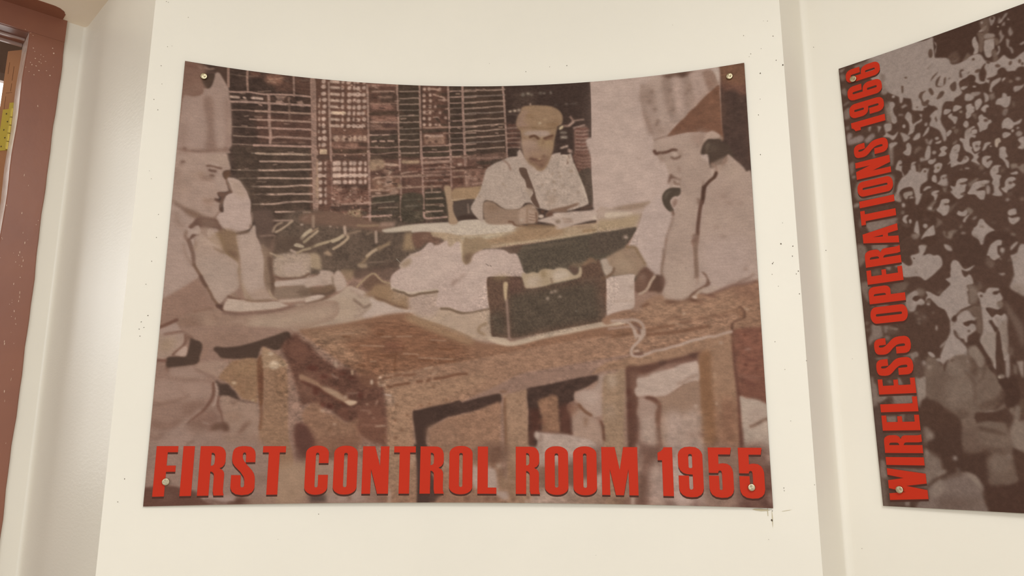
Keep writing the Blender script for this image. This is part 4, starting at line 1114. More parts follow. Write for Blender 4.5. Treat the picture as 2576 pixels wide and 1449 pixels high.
P 53473c 1.71 1 1329 752 117 -16 177 -26 145 -18 92 -10 70 -6 -19 39 -36 60 58 135 -604 -16 -59 -136
N 3.41 3.41 .14 41 2.56 1329 736 530 -13 -6 205 -436 -11
L 665648 4.31 2.15 .7 1432 752 102 -10 132 -16
K 5d463b 2.16 .8 1335 751 111 -17 -23 39 -35 3
P 9b7f68 1.58 1 1103 472 24 -3 9 15 7 50 9 50 13 52 -36 3 -6 -49 -10 -62
P 96795f 1.77 1 1142 484 71 -10 114 -5 -17 65 -96 -3 -68 6
L ac9076 3.53 1.32 1 1137 533 56 -5
P 51423a 1.58 1 1152 540 152 -6 -18 74 -72 0 -52 10
L 8d7669 3.52 1.41 .8 1208 552 4 38
P 44342d 1.58 1 1165 608 44 -9 89 10 -12 7 -106 5
P a59083 1.42 1 1427 313 6 -10 15 26 24 36 36 20 36 -8 24 -43 42 -11 3 10 33 1 12 -2 11 42 17 51 26 63 16 66 -6 12 -39 13 -44 10 -59 1 -38 -10 -24 -7 -12 -1 -23 -22 -27 -1 -24 25 -47 5 -27 -10 -30 -22 -21 -10 -30 3 -2 81 -6 12 -30 -31 -18 -31 12 -31 29 -56 18 -72 9 -22 33 -25 36 -15 30 -13 36 -5
N 3.55 3.55 .06 51 1.77 1219 307 514 17 -6 279 -506 -13
N 7.92 7.92 .07 52 3.52 1448 374 283 13 -4 216 -280 -11
L 84695c 4.03 1.61 .9 1361 350 21 19 12 26
L 7a6054 3.55 1.42 1 1646 341 -4 34
L b7a08f 3.11 1.33 .9 1622 336 18 6 6 24
L b7a594 2.63 1.23 .7 1669 380 23 60 22 70 11 44
E 86705f 1.77 .6 1582 457 8 5 -3 5
E 86705f 1.76 .6 1584 495 7 4 -3 5
E 86705f 1.77 .6 1603 414 5 3 -2 4
E 86705f 1.77 .6 1609 433 5 3 -3 5
E 86705f 1.77 .6 1531 468 6 4 -2 4
E 86705f 1.76 .6 1620 477 8 5 -2 3
E 86705f 1.77 .6 1657 411 8 5 -3 5
E 86705f 1.77 .6 1576 419 4 3 -4 7
E 86705f 1.78 .6 1361 460 5 3 -2 4
E 86705f 1.77 .6 1370 473 4 2 -2 4
E 86705f 1.77 .6 1259 515 7 4 -2 4
E 86705f 1.76 .6 1555 503 3 2 -8 13
E 86705f 1.75 .6 1685 508 4 3 -3 5
L 8b6f61 6.23 2.67 .7 1508 385 15 13
K 947c6b 5.26 .6 1548 518 48 -7 -6 43 -33 20
P 5d473c 1.15 1 1430 389 30 1 9 25 26 73 9 38 14 37 -3 10 -17 -10 -18 -35 12 -27 -27 -20 -8 -34 -18 -26
P 9c8676 1.77 .8 1459 481 33 7 -6 12 -6 25 -15 -19
P 8d7362 1.75 1 1277 543 36 -2 27 19 30 15 18 1 44 -2 30 -18 27 0 20 26 6 28 -15 27 -35 5 -48 5 -29 -4 -74 0 -30 -13 -9 -40
K 7b604d 5.28 .6 1283 553 39 -3 24 25 -47 9
P a38877 2.62 .9 1435 577 30 -3 35 20 0 43 -30 2 -41 -4
L 6d5040 3.93 1.4 1 1385 631 17 2 12 14 42 7
L 7a5e4c 3.06 1.75 .7 1465 577 0 62
L 71543f 4.35 1.74 .9 1470 648 36 4 26 2
L 6b4f41 3.49 1.4 .9 1503 594 3 43
L 7a5d4d 2.27 1.05 .8 1474 599 23 4
L 7a5d4d 2.27 1.05 .8 1474 611 23 5
L 7a5d4d 2.27 1.05 .8 1474 624 23 4
E ad9686 1.57 1 1441 625 7 0 0 6
E b79f90 1.4 1 1525 610 12 0 0 8
E 5a4135 1.31 1 1531 590 7 0 0 7
E a98f80 1.4 1 1492 569 8 0 0 3
P 765b4c 1.74 1 1542 610 21 -27 32 -8 42 -7 47 -13 -3 12 -42 16 -3 12 -56 -2 -6 15
K 54392f 2.18 .7 1554 595 20 -5 0 18 -26 3
P 8e7259 2.61 .7 1423 653 42 -2 109 0 14 16 -171 8
P 8d715a 1.63 1 1446 103 34 -6 45 1 46 7 36 21 16 31 -5 35 -18 8 -3 16 -13 57 -6 41 -13 37 -15 35 -18 18 -24 -4 -36 -23 -18 -30 -6 -38 -6 -41 -6 -49 -9 -16 -9 -13 3 -33 16 -32
P 8f7265 4.55 .8 1418 190 22 -61 27 -9 -18 51 24 20 6 17 -43 -5
P a0887b 2.71 .9 1473 217 66 0 27 11 -15 21 -72 -9 -31 -4 7 -13
P 9c8070 4.49 .9 1436 261 73 3 9 38 -40 12 0 34 -21 -10 -12 -32
P 95795d 4.49 .8 1518 264 57 -4 -3 54 -25 2 -33 -14
L 765b44 4.53 2.26 .7 1427 203 52 -3 60 10 58 -3
L 7a5d45 6.33 2.71 .8 1558 192 42 -1
L 7d6149 4.55 2.73 .7 1461 146 18 -3 12 14
L 7b5f4a 4.52 3.62 .7 1585 171 21 7
E b69d83 1.45 1 1522 182 7 0 0 5
E a98d70 2.27 .8 1546 165 7 0 0 6
L 5c4032 5.86 1.62 1 1479 246 18 -5 18 13
L 5d4133 5.85 1.62 1 1542 255 21 -7 15 -4
L 6a4c3c 4.5 1.8 .8 1548 259 30 -2
L 7d6050 3.6 1.8 .8 1491 256 15 7
L 765a48 4.5 2.25 .8 1536 265 0 12
L 7a5c4e 3.61 2.71 .6 1448 236 9 19
P 7a5b4c 3.57 .8 1475 340 33 1 30 1 27 -5 -12 28 -12 21 -27 3 -21 -17 -21 -10
P 8f7263 5.37 .5 1451 291 115 5 -4 38 -24 8 -72 -3
L 5d4136 5.36 1.97 .8 1481 346 21 7 24 1
E a98c70 1.79 .9 1520 350 9 0 0 4
E 5f4438 2.23 .7 1538 337 9 0 0 5
E 5d4237 2.67 .7 1529 380 9 0 0 7
P a89184 1.97 .85 1421 316 15 -6 15 26 24 35 27 20 -6 25 -33 -26 -30 -32
L 60483c 3.56 2.67 .4 1511 395 21 -6
P 7b5d50 3.31 1 -32 -2 92 0 12 11 16 3 -11 58 20 59 -25 23 -91 19
P 503c33 1.52 1 120 0 52 1 6 81 -18 -13 -21 -34 -17 -7
L 8a6b5e 4.17 1.67 .8 56 15 9 8
L 98796a 3.36 1.68 .9 78 15 16 5 19 -6
K 6b4b40 2.49 .6 3 9 48 1 1 15 -48 3
L 7b5c50 3.34 2.08 .6 42 33 11 7 64 -8
L 8a6c5f 5.08 .68 1 170 1 6 84
P 9a8074 1.5 1 6 163 18 -11 21 0 26 -11 10 -15 -1 -16 21 -3 12 -21 5 -35 2 -15 9 -8 11 5 14 21 18 29 8 17 4 34 6 24 5 37 7 73 2 46 4 27 -6 16 -5 12 -7 16 -202 34 14 -152
P 4f3d33 1.67 1 72 74 10 -4 9 -18 18 -11 9 2 -4 24 -8 25 -10 11 -9 -5 -9 -12
P 715347 4.12 .6 23 139 20 -19 37 -7 -20 25 -23 11
P 84685b 4.94 .5 4 130 68 -46 13 29 -45 38 -34 8
P 856a5e 3.29 .95 83 153 31 -11 11 44 7 61 7 60 9 44 2 24 -40 6 -2 -70 -3 -36 -12 -53
K 8b7064 4.82 .5 2 297 26 -34 13 103 -34 26
P 8d7165 3.33 .6 166 152 25 6 16 180 -5 19 -22 -7 -3 -79
K a58b7f 6.6 .5 135 247 35 -5 10 114 -29 4
K a1877b 7.32 .5 25 233 68 -11 16 144 -65 9
L 775b4f 7.29 2.83 .75 4 396 29 0 57 -8 52 -10 53 -8
E 6d5044 2.4 .8 29 386 9 -1 1 7
E 775a4e 2.47 .8 186 362 8 -1 0 6
L 7f6357 4.9 4.09 .6 111 359 34 -10
L a9907f 3.33 2.5 .5 191 232 4 67
P 9f867a 2.32 1 -72 611 76 -1 79 35 53 17 53 7 12 172 -259 214 -48 3
P 9f8578 1.61 1 -25 407 63 -7 79 -4 68 -12 9 8 5 17 8 24 5 16 -6 8 -18 5 -6 13 5 14 13 10 1 15 5 18 4 14 -13 6 -24 5 -2 11 6 11 -5 5 -11 0 1 4 8 5 9 8 2 25 7 14 -18 26 -18 2 -31 -3 -43 -17 -40 -19 -35 -22 -25 -8
P a48b7c 4.9 .6 117 399 68 -12 20 49 -16 5 -43 -4
P 92786a 9.45 .5 -33 475 52 8 56 52 -35 56 -63 -3
P a68e82 4.06 .5 159 474 24 3 21 61 -23 11 -18 -25
P 94796a 5.62 .6 53 487 69 -11 18 30 -31 7 -37 -7
P 96796a 4 .6 115 589 36 -4 15 22 -33 18 -16 -10
E 6b5045 1.99 .9 27 443 9 -4 2 5
E 7d6255 3.18 .7 22 456 9 -1 0 6
E 856a5d 3.95 .7 12 493 8 -1 1 15
E 836859 3.15 .7 13 539 7 -1 0 4
L 7d6154 3.2 3.2 .6 3 406 30 -5 11 10
L 6d5145 4.06 1.46 1 120 448 19 -2 19 4 17 2
L b0988a 3.25 1.79 .8 136 438 26 0
L 5e443a 4.86 1.78 1 130 465 10 2 14 0
L 6d5246 4.85 1.94 1 136 487 11 0
L 7c6053 6.44 3.22 .6 103 502 27 0 13 -3
L 836858 5.62 3.21 .6 94 485 13 -2
P 624738 1.63 1 183 473 7 -11 19 -5 2 23 -5 10 -5 10 -7 -1 -6 -10
L 775b4e 3.67 1.22 1 200 499 2 15 7 5 5 15 9 11 4 5
L 6a4e42 4.05 1.3 1 226 549 -16 4 -13 8 -18 -1 -8 -1
P 6a4f43 1.62 1 171 561 31 -2 -4 18 -8 13 -7 -11 -9 -8
L 5f453a 4.83 1.77 1 162 588 8 5 11 3 7 -11
L 74594c 4.83 1.93 1 190 590 -4 15 -2 15
E 553d33 1.61 1 187 629 7 -1 1 9
L 7d6255 4.8 2 .8 182 643 -12 16 -5 8
L 836859 5.59 2.8 .7 121 594 11 6 15 -9
L 8b7060 3.99 3.19 .5 131 625 14 10
L b09687 3.21 1.61 .7 158 605 21 -1
P ae958a 1.3 1 203 490 21 -2 25 9 13 17 17 25 12 26 9 23 2 41 6 29 1 27 -9 18 -28 13 -26 8 -24 -1 -17 -12 -12 -16 -11 -14 -9 -13 2 -12 9 -13 12 -5 0 -14 -3 -17 2 -21 7 -18 11 -10 14 -7 -7 -15 -7 -17 -9 -17
P a08777 4.91 .7 206 490 38 5 23 27 19 37 -24 14 -34 -26 -15 -28
L 9b8172 3.26 1.63 .7 306 629 4 29 -3 27
P 7c6154 2.76 .95 4 612 34 15 40 18 42 16 37 7 16 2 7 17 -43 -10 -36 -4 -37 -12 -33 -22 -26 -17
P 735848 3.94 .6 52 642 47 7 17 21 -25 9 -33 -20
P 684d42 1.58 1 69 713 13 -16 14 -22 15 -7 31 1 26 1 14 17 11 14 12 16 17 9 29 0 3 7 -24 2 -19 16 -12 -10 -14 -22 -11 -8 -29 3 -3 29 20 24 -13 5 -27 -19 -13 -8 -13 8 -21 19 -3 -8 13 -22 21 -1 11 -10 -6 -20 -11 -6 -19 16
P 7d6456 4.76 .7 116 673 47 1 18 28 -36 6 -32 -14
P a48c80 1.41 .9 63 722 31 2 9 -18 9 11 4 20 -15 5 -16 0 -11 24 -4 -19 -13 -7
L 7f6456 7.78 4.67 .6 21 663 5 34 21 15
L 735749 5.45 2.33 .8 64 733 -3 23 11 13
L 6f5347 4.67 1.56 1 73 769 8 20 8 18
L 8b7164 5.46 1.95 .9 97 767 5 25 -2 14
L ad968a 3.9 1.4 .8 90 768 1 14
P 80664f 2.38 1 210 737 44 -11 10 30 0 37 12 72 33 49 -11 4 -56 -51 -14 -16 -33 -21 -48 -13 -16 -13 12 -44 42 -38
P a08779 1.57 1 100 791 8 -35 14 -18 30 26 30 17 28 24 11 10 36 24 15 19 -4 29 11 50 -11 24 -22 21 -10 9 -14 20 -20 8 -17 -20 -23 -37 -26 -38 -21 -38 -8 -36
P a38c7f 7.83 .8 119 841 77 -6 65 29 11 80 -39 44 -29 27 -23 -32 -41 -70
P ab9181 3.16 .7 110 716 52 1 48 85 -32 -9 -59 -26
P 856b59 1.98 .9 167 788 27 9 21 7 -2 11 -29 -11
P 7e6450 3.19 1 188 714 58 1 14 45 12 31 3 46 -19 -7 -24 -15 -17 -13 -8 -43
K 6d5242 2.79 .8 217 798 43 3 13 34 -25 -13
P a48c7f 1.61 1 253 733 19 -8 26 -10 11 -18 9 -14 7 6 6 38 13 29 13 31 13 43 5 86 25 48 17 27 -100 11 -25 -53 -10 -42 -4 -60 -8 -39 -11 -43
L 7a6152 6.46 2.02 .8 259 720 13 -1 24 -5
E 705648 2.03 .8 306 691 5 0 1 9
P 8e745f 3.19 .7 252 736 7 -3 24 160 20 59 35 46 -27 2 -34 -78 -10 -114
P a99184 11.24 .6 288 763 53 -4 20 100 -21 88 -34 -27 -19 -56
K 927868 4.79 .6 315 971 77 -38 28 58 -77 10
L 7d6452 4.03 1.61 .6 358 787 13 43 4 86 19 45 23 25
L 745a4e 7.38 1.55 1 79 776 9 25 8 27 5 37
L 8b7164 4.64 2.32 .8 57 789 10 36 18 30 14 16
L 927868 4.68 1.95 .8 104 774 -2 34
L 735849 5.81 1.39 1 102 868 13 21 15 22 12 24 11 16 18 27 11 22 15 18 8 11
L 5e443a 6.2 1.94 .8 130 913 12 22 11 16
P 5b4238 1.4 1 196 1024 19 -2 7 -11 5 13 -5 13 8 14 -10 2 -11 -10 -10 -5
L 856b5e 4.68 1.56 .9 221 1020 8 -17 12 -14
L 6a4e41 4.71 1.73 .9 241 989 19 6 24 3
K 8a705f 2.36 .7 245 973 21 2 20 19 -26 -2
P ad9687 1.35 1 226 1031 4 -14 9 -15 16 -2 31 4 40 3 40 -2 50 -5 25 2 22 9 12 4 -12 6 -26 8 -43 6 -52 8 -52 6 -40 0 -21 -3
L b7a08f 2.36 1.02 .8 239 1002 47 1 40 4
L 9d8570 2.81 1.28 .9 395 954 12 25 20 13
L b39b8a 6.48 2.03 .9 440 998 46 -5 41 -6 32 -6
P 7b6150 1.59 .8 307 995 32 2 58 -6 11 8 -55 6 -40 0
P 8e7263 1.71 1 -3 1126 28 -18 38 -21 38 -22 39 -18 45 -8 16 1 26 12 37 2 78 -4 53 -6 53 -12 53 -17 59 -14 105 -12 3 66 -103 44 -23 17 -41 -1 -14 -8 -34 15 -36 26 -28 15 -65 19 -102 7 -52 -6 -51 -9 -25 -13 -7 -18 -11 -21 -19 -16 -28 15 -29 13
P a38b79 8.02 .8 343 1062 106 -13 112 -30 105 -18 1 40 -102 58 -73 2 -65 33 -79 11 -29 -40
L 71554a 5.55 2.22 .85 227 1054 50 4 65 -6 66 -9 53 -15 40 -14
P 7c5f51 6.06 .7 63 1090 49 -17 32 31 18 41 -39 12 -37 -22
L 7a5b4d 4.6 2.3 .7 116 1059 34 -10 35 -8
E 785b4d 3.85 .7 196 1078 10 -1 0 6
K 987d6b 6.9 .5 142 1069 47 19 28 35 -41 5
L a98f80 2.34 2.34 .5 261 1090 44 -4
P 9d8377 1.87 1 -2 1136 26 -14 28 -16 21 21 14 10 2 24 -85 18
L 6b4b3f 5.97 1.49 1 1 1126 27 -15 30 -17
L 735549 5.22 1.79 1 19 1156 31 -9 37 -8
P 725548 3.01 .9 89 1140 18 -4 21 24 -19 14 -15 -13
P 9c8274 1.86 1 -29 1152 58 0 61 -11 2 29 -1 19 -18 23 -18 19 -18 12 -41 4
K 8f765f 6.66 .6 7 1174 52 -13 -10 52 -42 23
P 8d7062 2.32 1 91 1119 292 -13 95 13 -40 18 -52 22 -51 15 -31 13 -71 5 -35 12 -27 -15 -21 -16 -31 -15 -26 -12
P 876a5b 7.72 .6 154 1154 178 -18 16 32 -65 17 -89 8
P 8a6d60 2.25 1 -4 1284 43 -7 63 -7 54 -13 22 -41 5 -11 26 12 27 27 27 15 -11 22 -24 33 -11 11 81 69 88 15 10 117 -24 236 -408 16
L 745548 4.48 1.64 .95 92 1151 4 25 -9 22 -18 17 -14 16
L 7a5c50 3.73 1.87 .8 17 1156 31 -8 39 -7
P a98e80 1.49 1 64 1228 33 -33 9 21 -4 21 -12 1 -20 -5
P 4d3b32 1.49 1 114 1164 13 5 18 5 12 13 1 21 -6 28 -1 19 -14 12 -24 5 -30 5 -31 5 -15 1 -5 -22 5 -18 24 -4 34 -1 9 -6 4 -22 3 -21
L 6e4d42 5.13 1.47 .9 1 1256 29 0
L 6f5044 5.14 2.57 .7 37 1283 9 15
P 4c3a31 1.56 1 199 1204 13 -11 34 2 51 -8 51 -16 38 -15 39 -15 50 -19 17 19 -9 29 -41 29 -38 -7 -21 -3 -9 20 -7 25 -28 4 -78 2 -31 -4 -13 -14
P 977b6c 2.27 1 141 1282 11 -19 34 -10 38 -4 42 13 -14 25 -24 27 -17 -2 -31 -10
L 82665a 6.01 2.26 .8 139 1287 30 13 29 10 20 5
P 957a6d 2.97 .9 50 1287 39 -6 46 -6 9 20 42 20 -44 12 -74 -3 -19 -18
P 967a6d 3.69 .9 1 1336 67 -7 74 1 50 9 19 19 0 26 -32 17 -56 9 -73 -2 -47 7
L 7e6255 4.45 2.97 .8 62 1321 45 7 35 -1 14 -1
L 7c5f52 5.82 2.91 .7 3 1417 24 5 47 -11 48 -20
L 8b6e61 5.89 4.42 .6 89 1345 9 26 9 15
L 6b4b3f 5.2 1.64 .95 210 1339 3 29 -2 24 -13 27 -18 27 -28 24 -23 21
L a1877a 4.13 1.5 .95 220 1341 7 27 -1 24 -5 24 -7 8
L 6d4e42 4.49 1.95 .9 234 1389 -2 27 5 19 11 18 7 26 13 34
L 9a8074 4.4 2.2 .9 167 1441 -16 16 -18 18 -13 16 -18 18
P 7f6154 4.42 .7 105 1423 55 -16 26 10 -16 18 -32 35 -20 3
P 7a5b4f 3.7 .6 153 1475 42 -29 36 10 7 31 -33 27 -65 -8
P 74564a 5.04 .5 -1 1487 54 15 46 -24 -16 36 -81 1
P 4c3a32 1.9 1 217 1325 21 13 25 2 14 16 19 16 12 21 13 11 55 7 -3 3 -49 -5 -42 -15 -16 -8 -30 1 -5 -30
P 947869 2.27 .95 241 1389 31 2 26 13 52 10 32 8 11 91 -3 40 -67 26 -55 -66 -15 -65
E 775a4b 3.78 .7 291 1413 15 0 0 7
K 8a6c5c 5.27 .6 263 1448 64 4 -11 32 -43 1
K 5d4035 2.99 .8 256 1485 18 10 10 37 -28 -8
L 735546 5.28 3.02 .8 355 1487 -19 21 -12 19
P 8a6a53 1.68 1 228 1314 37 -55 23 -14 80 -5 9 98 1 73 -13 -5 -42 -10 -19 -19 -25 -29 -24 -18
K 94755a 6.16 .5 276 1259 90 -11 3 49 -77 16
K 7f5f4a 9.19 .4 265 1286 76 -13 -9 66 -38 6
E b1957c 1.68 1 286 1335 9 0 0 6
E a38a70 1.53 1 362 1402 6 0 0 4
E 6d4b38 2.3 .7 288 1254 6 0 0 4
E 6d4b38 2.29 .7 308 1353 6 0 0 4
E 6d4b38 2.32 .7 341 1268 6 0 0 4
E 6d4b38 2.29 .7 322 1372 6 0 0 4
P 6f4d3a 1.7 1 368 1240 23 -12 9 110 2 76 -16 0 -11 -76
K 623f31 3.09 .8 379 1294 16 0 4 71 -16 0
P 8a6a55 1.7 1 386 1189 19 8 24 16 31 16 19 19 4 22 9 94 10 148 6 41 18 106 -124 -1 -9 -145 7 -40 2 -54 -9 -147 -8 -44
P 9c8068 3.14 .7 384 1201 26 -1 67 48 6 14 -84 10
E bda38c 1.96 1 434 1260 19 0 1 17
E bba08a 1.96 1 418 1215 10 0 0 7
L a98d74 3.13 1.57 .8 393 1268 26 -5 66 -4
K 795a45 7.02 .5 433 1282 51 -1 10 110 -41 0
N 5.41 3.86 .1 61 2.32 373 1201 112 -3 22 408 -109 0
N 6.12 4.59 .09 62 2.29 223 1244 153 -4 10 174 -150 2
L 6f4c38 5.35 1.99 .8 392 1417 5 43 -2 53
P 8d7266 4.43 .9 -23 1545 68 -26 96 -13 100 20 76 5 52 8 27 24 16 13 39 34 10 183 -462 14
P 987d71 8.66 .5 47 1545 95 -29 52 47 -93 51 -70 20
P 8b6f60 4.5 .8 255 1537 88 -6 31 8 7 24 -86 8
L 6f5144 6.68 2.97 .8 211 1518 19 -15 22 -6
P 5f4539 2.98 .8 220 1500 39 -8 16 8 4 18 -26 -2 -32 5
L 7a5c4f 5.27 3.01 .8 340 1491 -13 27 -10 13
L 9f8579 6.54 4.36 .6 124 1480 -17 26 -30 23
L 7b5d50 7.13 3.56 .6 2 1540 22 13 18 -18
L 7a5c4f 5.77 5.05 .7 -1 1484 46 27 42 -10 18 -18
P 7b5e51 5.88 .6 120 1485 93 -6 2 21 -47 39 -25 -13
L 775b4e 4.36 2.18 .7 155 1560 -23 16
L a58b7e 2.22 1.48 .7 184 1490 20 5
L 8a6c5d 6.8 3.78 .6 379 1539 13 32 18 13
L 82675b 5.73 5.73 .5 -5 1598 57 0 48 11 68 0
P 7a5d50 4.49 .4 389 1689 40 -5 24 -26 -22 57 -38 2
P 62443a 1.99 1 -7 1736 18 -5 28 -3 47 -2 29 7 20 6 24 5 23 8 16 18 20 16 18 13 -237 8
K 7a5b51 6.34 .5 49 1759 44 -9 16 26 -42 9
P 9c8278 2.9 1 184 1757 50 4 95 12 -12 15 -32 10 -25 -9 -37 -3
P 5b3d33 2.93 .9 295 1800 22 -12 16 -17 52 21 -24 11
L 5a3c33 4.35 2.18 .7 215 1781 33 6 32 8 30 -2
P 8a6d5d 3.73 .8 384 1779 76 -11 108 -12 2 50 -209 -3
P ac9489 1.04 1 1771 -84 226 25 317 15 -26 473 -125 312 -165 -42 -54 -93 -87 24 -22 -34 -35 1 -33 -24 -2 -101 -8 -157 -11 -322 -8 -50
K ad958a .7 1 1752 -95 155 16 -20 670 -24 -11 -92 10 -20 -47 -6 -109
P ad958a 1.73 1 1742 261 269 86 2 92 -22 129 -37 2 -139 13 -62 6 -3 -77 -6 -156
N 35.32 22.96 .04 71 5.3 1758 -127 275 32 -42 663 -249 14
P b29a8e 21.99 .5 1785 7 119 44 50 259 -36 213 -146 36
L 9a8276 3.47 1.73 .7 1943 371 9 3
K 4a3831 1.16 1 2301 -5 121 -21 -9 457 8 133 -139 -17 12 -268
P 6a4a3e 4.24 1 2295 -3 118 -13 -9 154 -30 -6 -26 -23 -31 7 -16 -27 -2 -57
P 73523f 5.1 .7 2301 -12 106 2 -3 101 -85 -15 -21 -28
N 7.52 6.68 .1 72 2.51 2302 -30 122 23 0 439 -135 -18
E 614a41 2.51 .7 2380 167 7 1 -1 9
E 4a342c 2.51 .7 2381 146 6 1 0 4
E 5c463d 2.51 .6 2326 241 8 1 0 3
P 5c4338 4.11 .8 2402 162 5 104 1 164 -11 -1 -1 -165
P 9b8377 1.92 1 1963 54 30 -26 19 -17 47 -6 20 18 32 -5 58 -7 43 -9 28 11 13 30 42 -43 0 94 -40 12 -36 45 -44 31 -39 38 -17 4 -24 22 -24 32 -53 22 -13 -32 -13 -39 -19 -53 -10 -65
P 5f463b 2.29 1 2058 3 83 -6 57 7 -24 14 -17 7 -29 2 -23 -6 -24 6 -19 -16
K 4d382f 4.39 .7 2126 1 43 2 -24 17 -20 -3
P ab9387 5.34 .8 1989 -14 36 -5 31 20 2 26 -35 8 -44 -12
P a58d81 5.26 .85 2023 22 35 -1 8 90 9 70 10 39 -41 11 -14 -80 -6 -71
P a98f83 4.35 .9 2096 19 43 7 11 77 -2 63 -17 48 -18 -34 -12 -65
P a98f83 3.89 .95 2172 11 49 -5 14 56 18 38 -10 23 -47 34 -13 -74
P 8d7569 3.94 .9 2058 21 35 1 6 74 14 84 -30 6 -17 -75
P 8f776b 3.9 .85 2148 33 23 -9 17 78 3 45 -41 19 0 -63
P 887064 5.3 .7 1962 73 48 -7 13 40 -5 43 -22 -21 -29 -10
P 7e6559 4.38 .8 1972 144 16 34 16 49 7 41 -15 -1 -15 -52
K 8b7265 4.34 .6 2015 244 35 -3 10 26 -29 6
E 735a4e 2.85 .75 1971 41 6 1 0 6
E 735a4e 2.83 .75 2014 74 8 1 0 7
E 735a4e 2.82 .75 2002 116 6 1 0 5
E 735a4e 2.81 .75 2023 158 8 1 0 7
E 735a4e 2.79 .75 2033 213 9 1 0 8
E 735a4e 2.79 .75 2027 229 9 1 0 7
E 735a4e 2.81 .75 2089 79 6 1 0 5
E 735a4e 2.78 .75 2167 87 7 1 0 6
E 735a4e 2.78 .75 2153 102 5 1 0 5
E 735a4e 2.78 .75 2099 166 6 1 0 5
E 735a4e 2.78 .75 2172 67 6 1 0 6
P 8a6e60 3.01 .95 2229 11 34 -4 19 22 9 43 -18 19 -23 11 -7 -35
L 7c5e51 6.02 3.44 .7 2246 64 17 9
P b09a8e 1.89 1 2269 2 26 -2 1 32 -2 31 -5 2 -7 -30
P 704e3e 1.71 1 2288 83 8 5 -1 37 1 62 0 62 3 55 -2 24 -20 0 -20 -36 -22 -3 -39 -5 -39 -5 -40 4 -35 5 -11 -5 15 -19 21 -22 21 -20 18 -13 21 -25 26 -18 21 -22 33 -30 23 -18
P 7a5745 11.9 .5 2229 134 64 -3 -3 117 -48 8 -39 -52
K 8a6b5d 4.24 .7 2197 265 33 8 16 14 -51 6
N 11.99 10.27 .08 73 2.57 2094 64 218 33 -12 228 -215 -27
L 74594c 4.32 2.07 .8 2018 300 18 -7 29 -6 23 -4
P 9e8679 1.69 1 2015 303 27 -10 46 -5 40 -5 45 -2 34 1 28 10 22 -6 27 19 10 23 -41 -3 -26 12 -15 22 -7 30 13 16 16 17 4 31 6 31 18 31 -7 29 -45 13 -4 41 -36 -3 -54 -50 -41 -19 -3 -61 -17 -62 -20 -18 -22 -30 0 -24
P a88f82 6.87 .6 2018 306 110 -21 40 1 -42 32 -86 18
P 8e7366 5.08 .6 2170 287 59 1 4 37 -23 25 -28 -19
P a88e80 2.52 .95 2235 292 22 -8 22 19 5 14 -31 2 -31 11 -2 -12
K 7e6455 2.51 .8 2295 306 4 28 -16 -2 -5 -10
P 4b3b32 1.67 1 2239 317 22 3 22 3 16 17 21 18 14 47 -29 26 -31 5 -31 12 -7 -19 -1 -28 -5 -18 -17 1 -9 -8 9 -32 12 -17
K 6a584b 2.52 .8 2224 345 14 -16 6 10 -17 43
E 65564a 5.86 .7 2255 359 12 2 -1 15
L 5e4238 6.89 1.55 1 2014 346 8 12 14 -2
L 5b4035 6 1.71 1 2045 357 23 -2 20 -7 17 3
L 8b7265 5.11 3.41 .7 2105 353 20 8 -7 18
E b39b8d 2.56 .9 2097 369 11 1 0 10
L 644a3e 4.26 1.87 .9 2084 381 11 7 17 -2 8 -7
L 8b7163 6 3.43 .7 2039 361 5 25 -2 12
L 7d6356 5.08 3.39 .7 2113 428 1 15
P 6b5044 2.03 .9 2070 466 8 -14 8 9 14 12 14 6 -6 4 -17 -6 -11 -1 -6 12 -8 11 -1 -12
E ae9586 2.53 .8 2103 490 8 1 0 7
L 6f5548 5.06 2.19 .8 2091 489 8 13 16 0
L 7d6356 4.2 2.02 .8 2116 480 6 24 -2 24 -5 18
L b8a193 3.37 1.68 .9 2087 510 25 2
P aa9389 1.67 1 1991 571 27 -28 22 20 1 30 16 22 22 11 5 30 -13 23 -18 28 -7 35 -4 43 -10 32 -14 83 -23 10 -32 -27 -21 -45 -16 -39 -42 -14 37 -87 15 -35 22 -58 16 -29
P a48c7e 1.7 1 1772 581 58 6 124 -17 37 -2 -18 20 -21 28 -16 47 -14 14 -95 9 -58 9
P 89705f 2.56 .8 1873 578 81 -8 37 -1 -23 15 -18 11 -63 5 -40 -6 -17 -4
P b8a290 2.14 1 1800 606 47 -3 40 4 31 10 -46 9 -44 3 -28 2
P 9c846a 3.41 .9 1828 635 58 -8 58 -5 -16 41 -9 14 -92 6 -58 6 1 -51
P 54463c 1.69 1 1740 700 87 -12 96 -12 -8 25 -12 20 -21 31 -29 22 -115 10
E a28a7c 2.03 1 1882 717 9 1 0 8
N 3.39 3.39 .12 74 2.54 1741 664 184 10 -15 103 -172 -8
P 4a3d33 1.43 1 2038 560 5 -21 15 -17 20 -7 23 2 16 6 0 17 -12 14 -17 1 -12 11 -3 18 7 18 5 13 -8 5 -11 -3 -11 -11 -11 -19
P 685a4e 2.53 .7 2049 546 12 -14 17 -5 -18 20 -9 23
P a68d80 1.68 1 2073 572 15 -15 11 2 -12 14 -9 14
P 76594c 2.51 .8 2081 578 15 -13 8 15 -12 17 -12 5
P 9d8578 1.8 1 2117 522 5 -42 68 -23 18 38 -5 41 -4 36 -19 39 -5 38 -9 73 -17 27 6 44 3 101 4 34 -12 20 40 -38 21 55 -33 21 -34 29 -32 7 -23 13 -52 -2 -13 -18 -4 -20 7 -51 8 -57 -11 -13 17 -74 8 -58 16 -43 20 -73 13 -34 18 -40
P a89082 11.61 .5 2122 555 44 2 9 48 -24 86 -42 26 -10 -89
P aa9283 9.68 .6 2047 858 96 6 6 58 -24 41 41 -12 13 24 -84 43 -60 -3 -3 -57
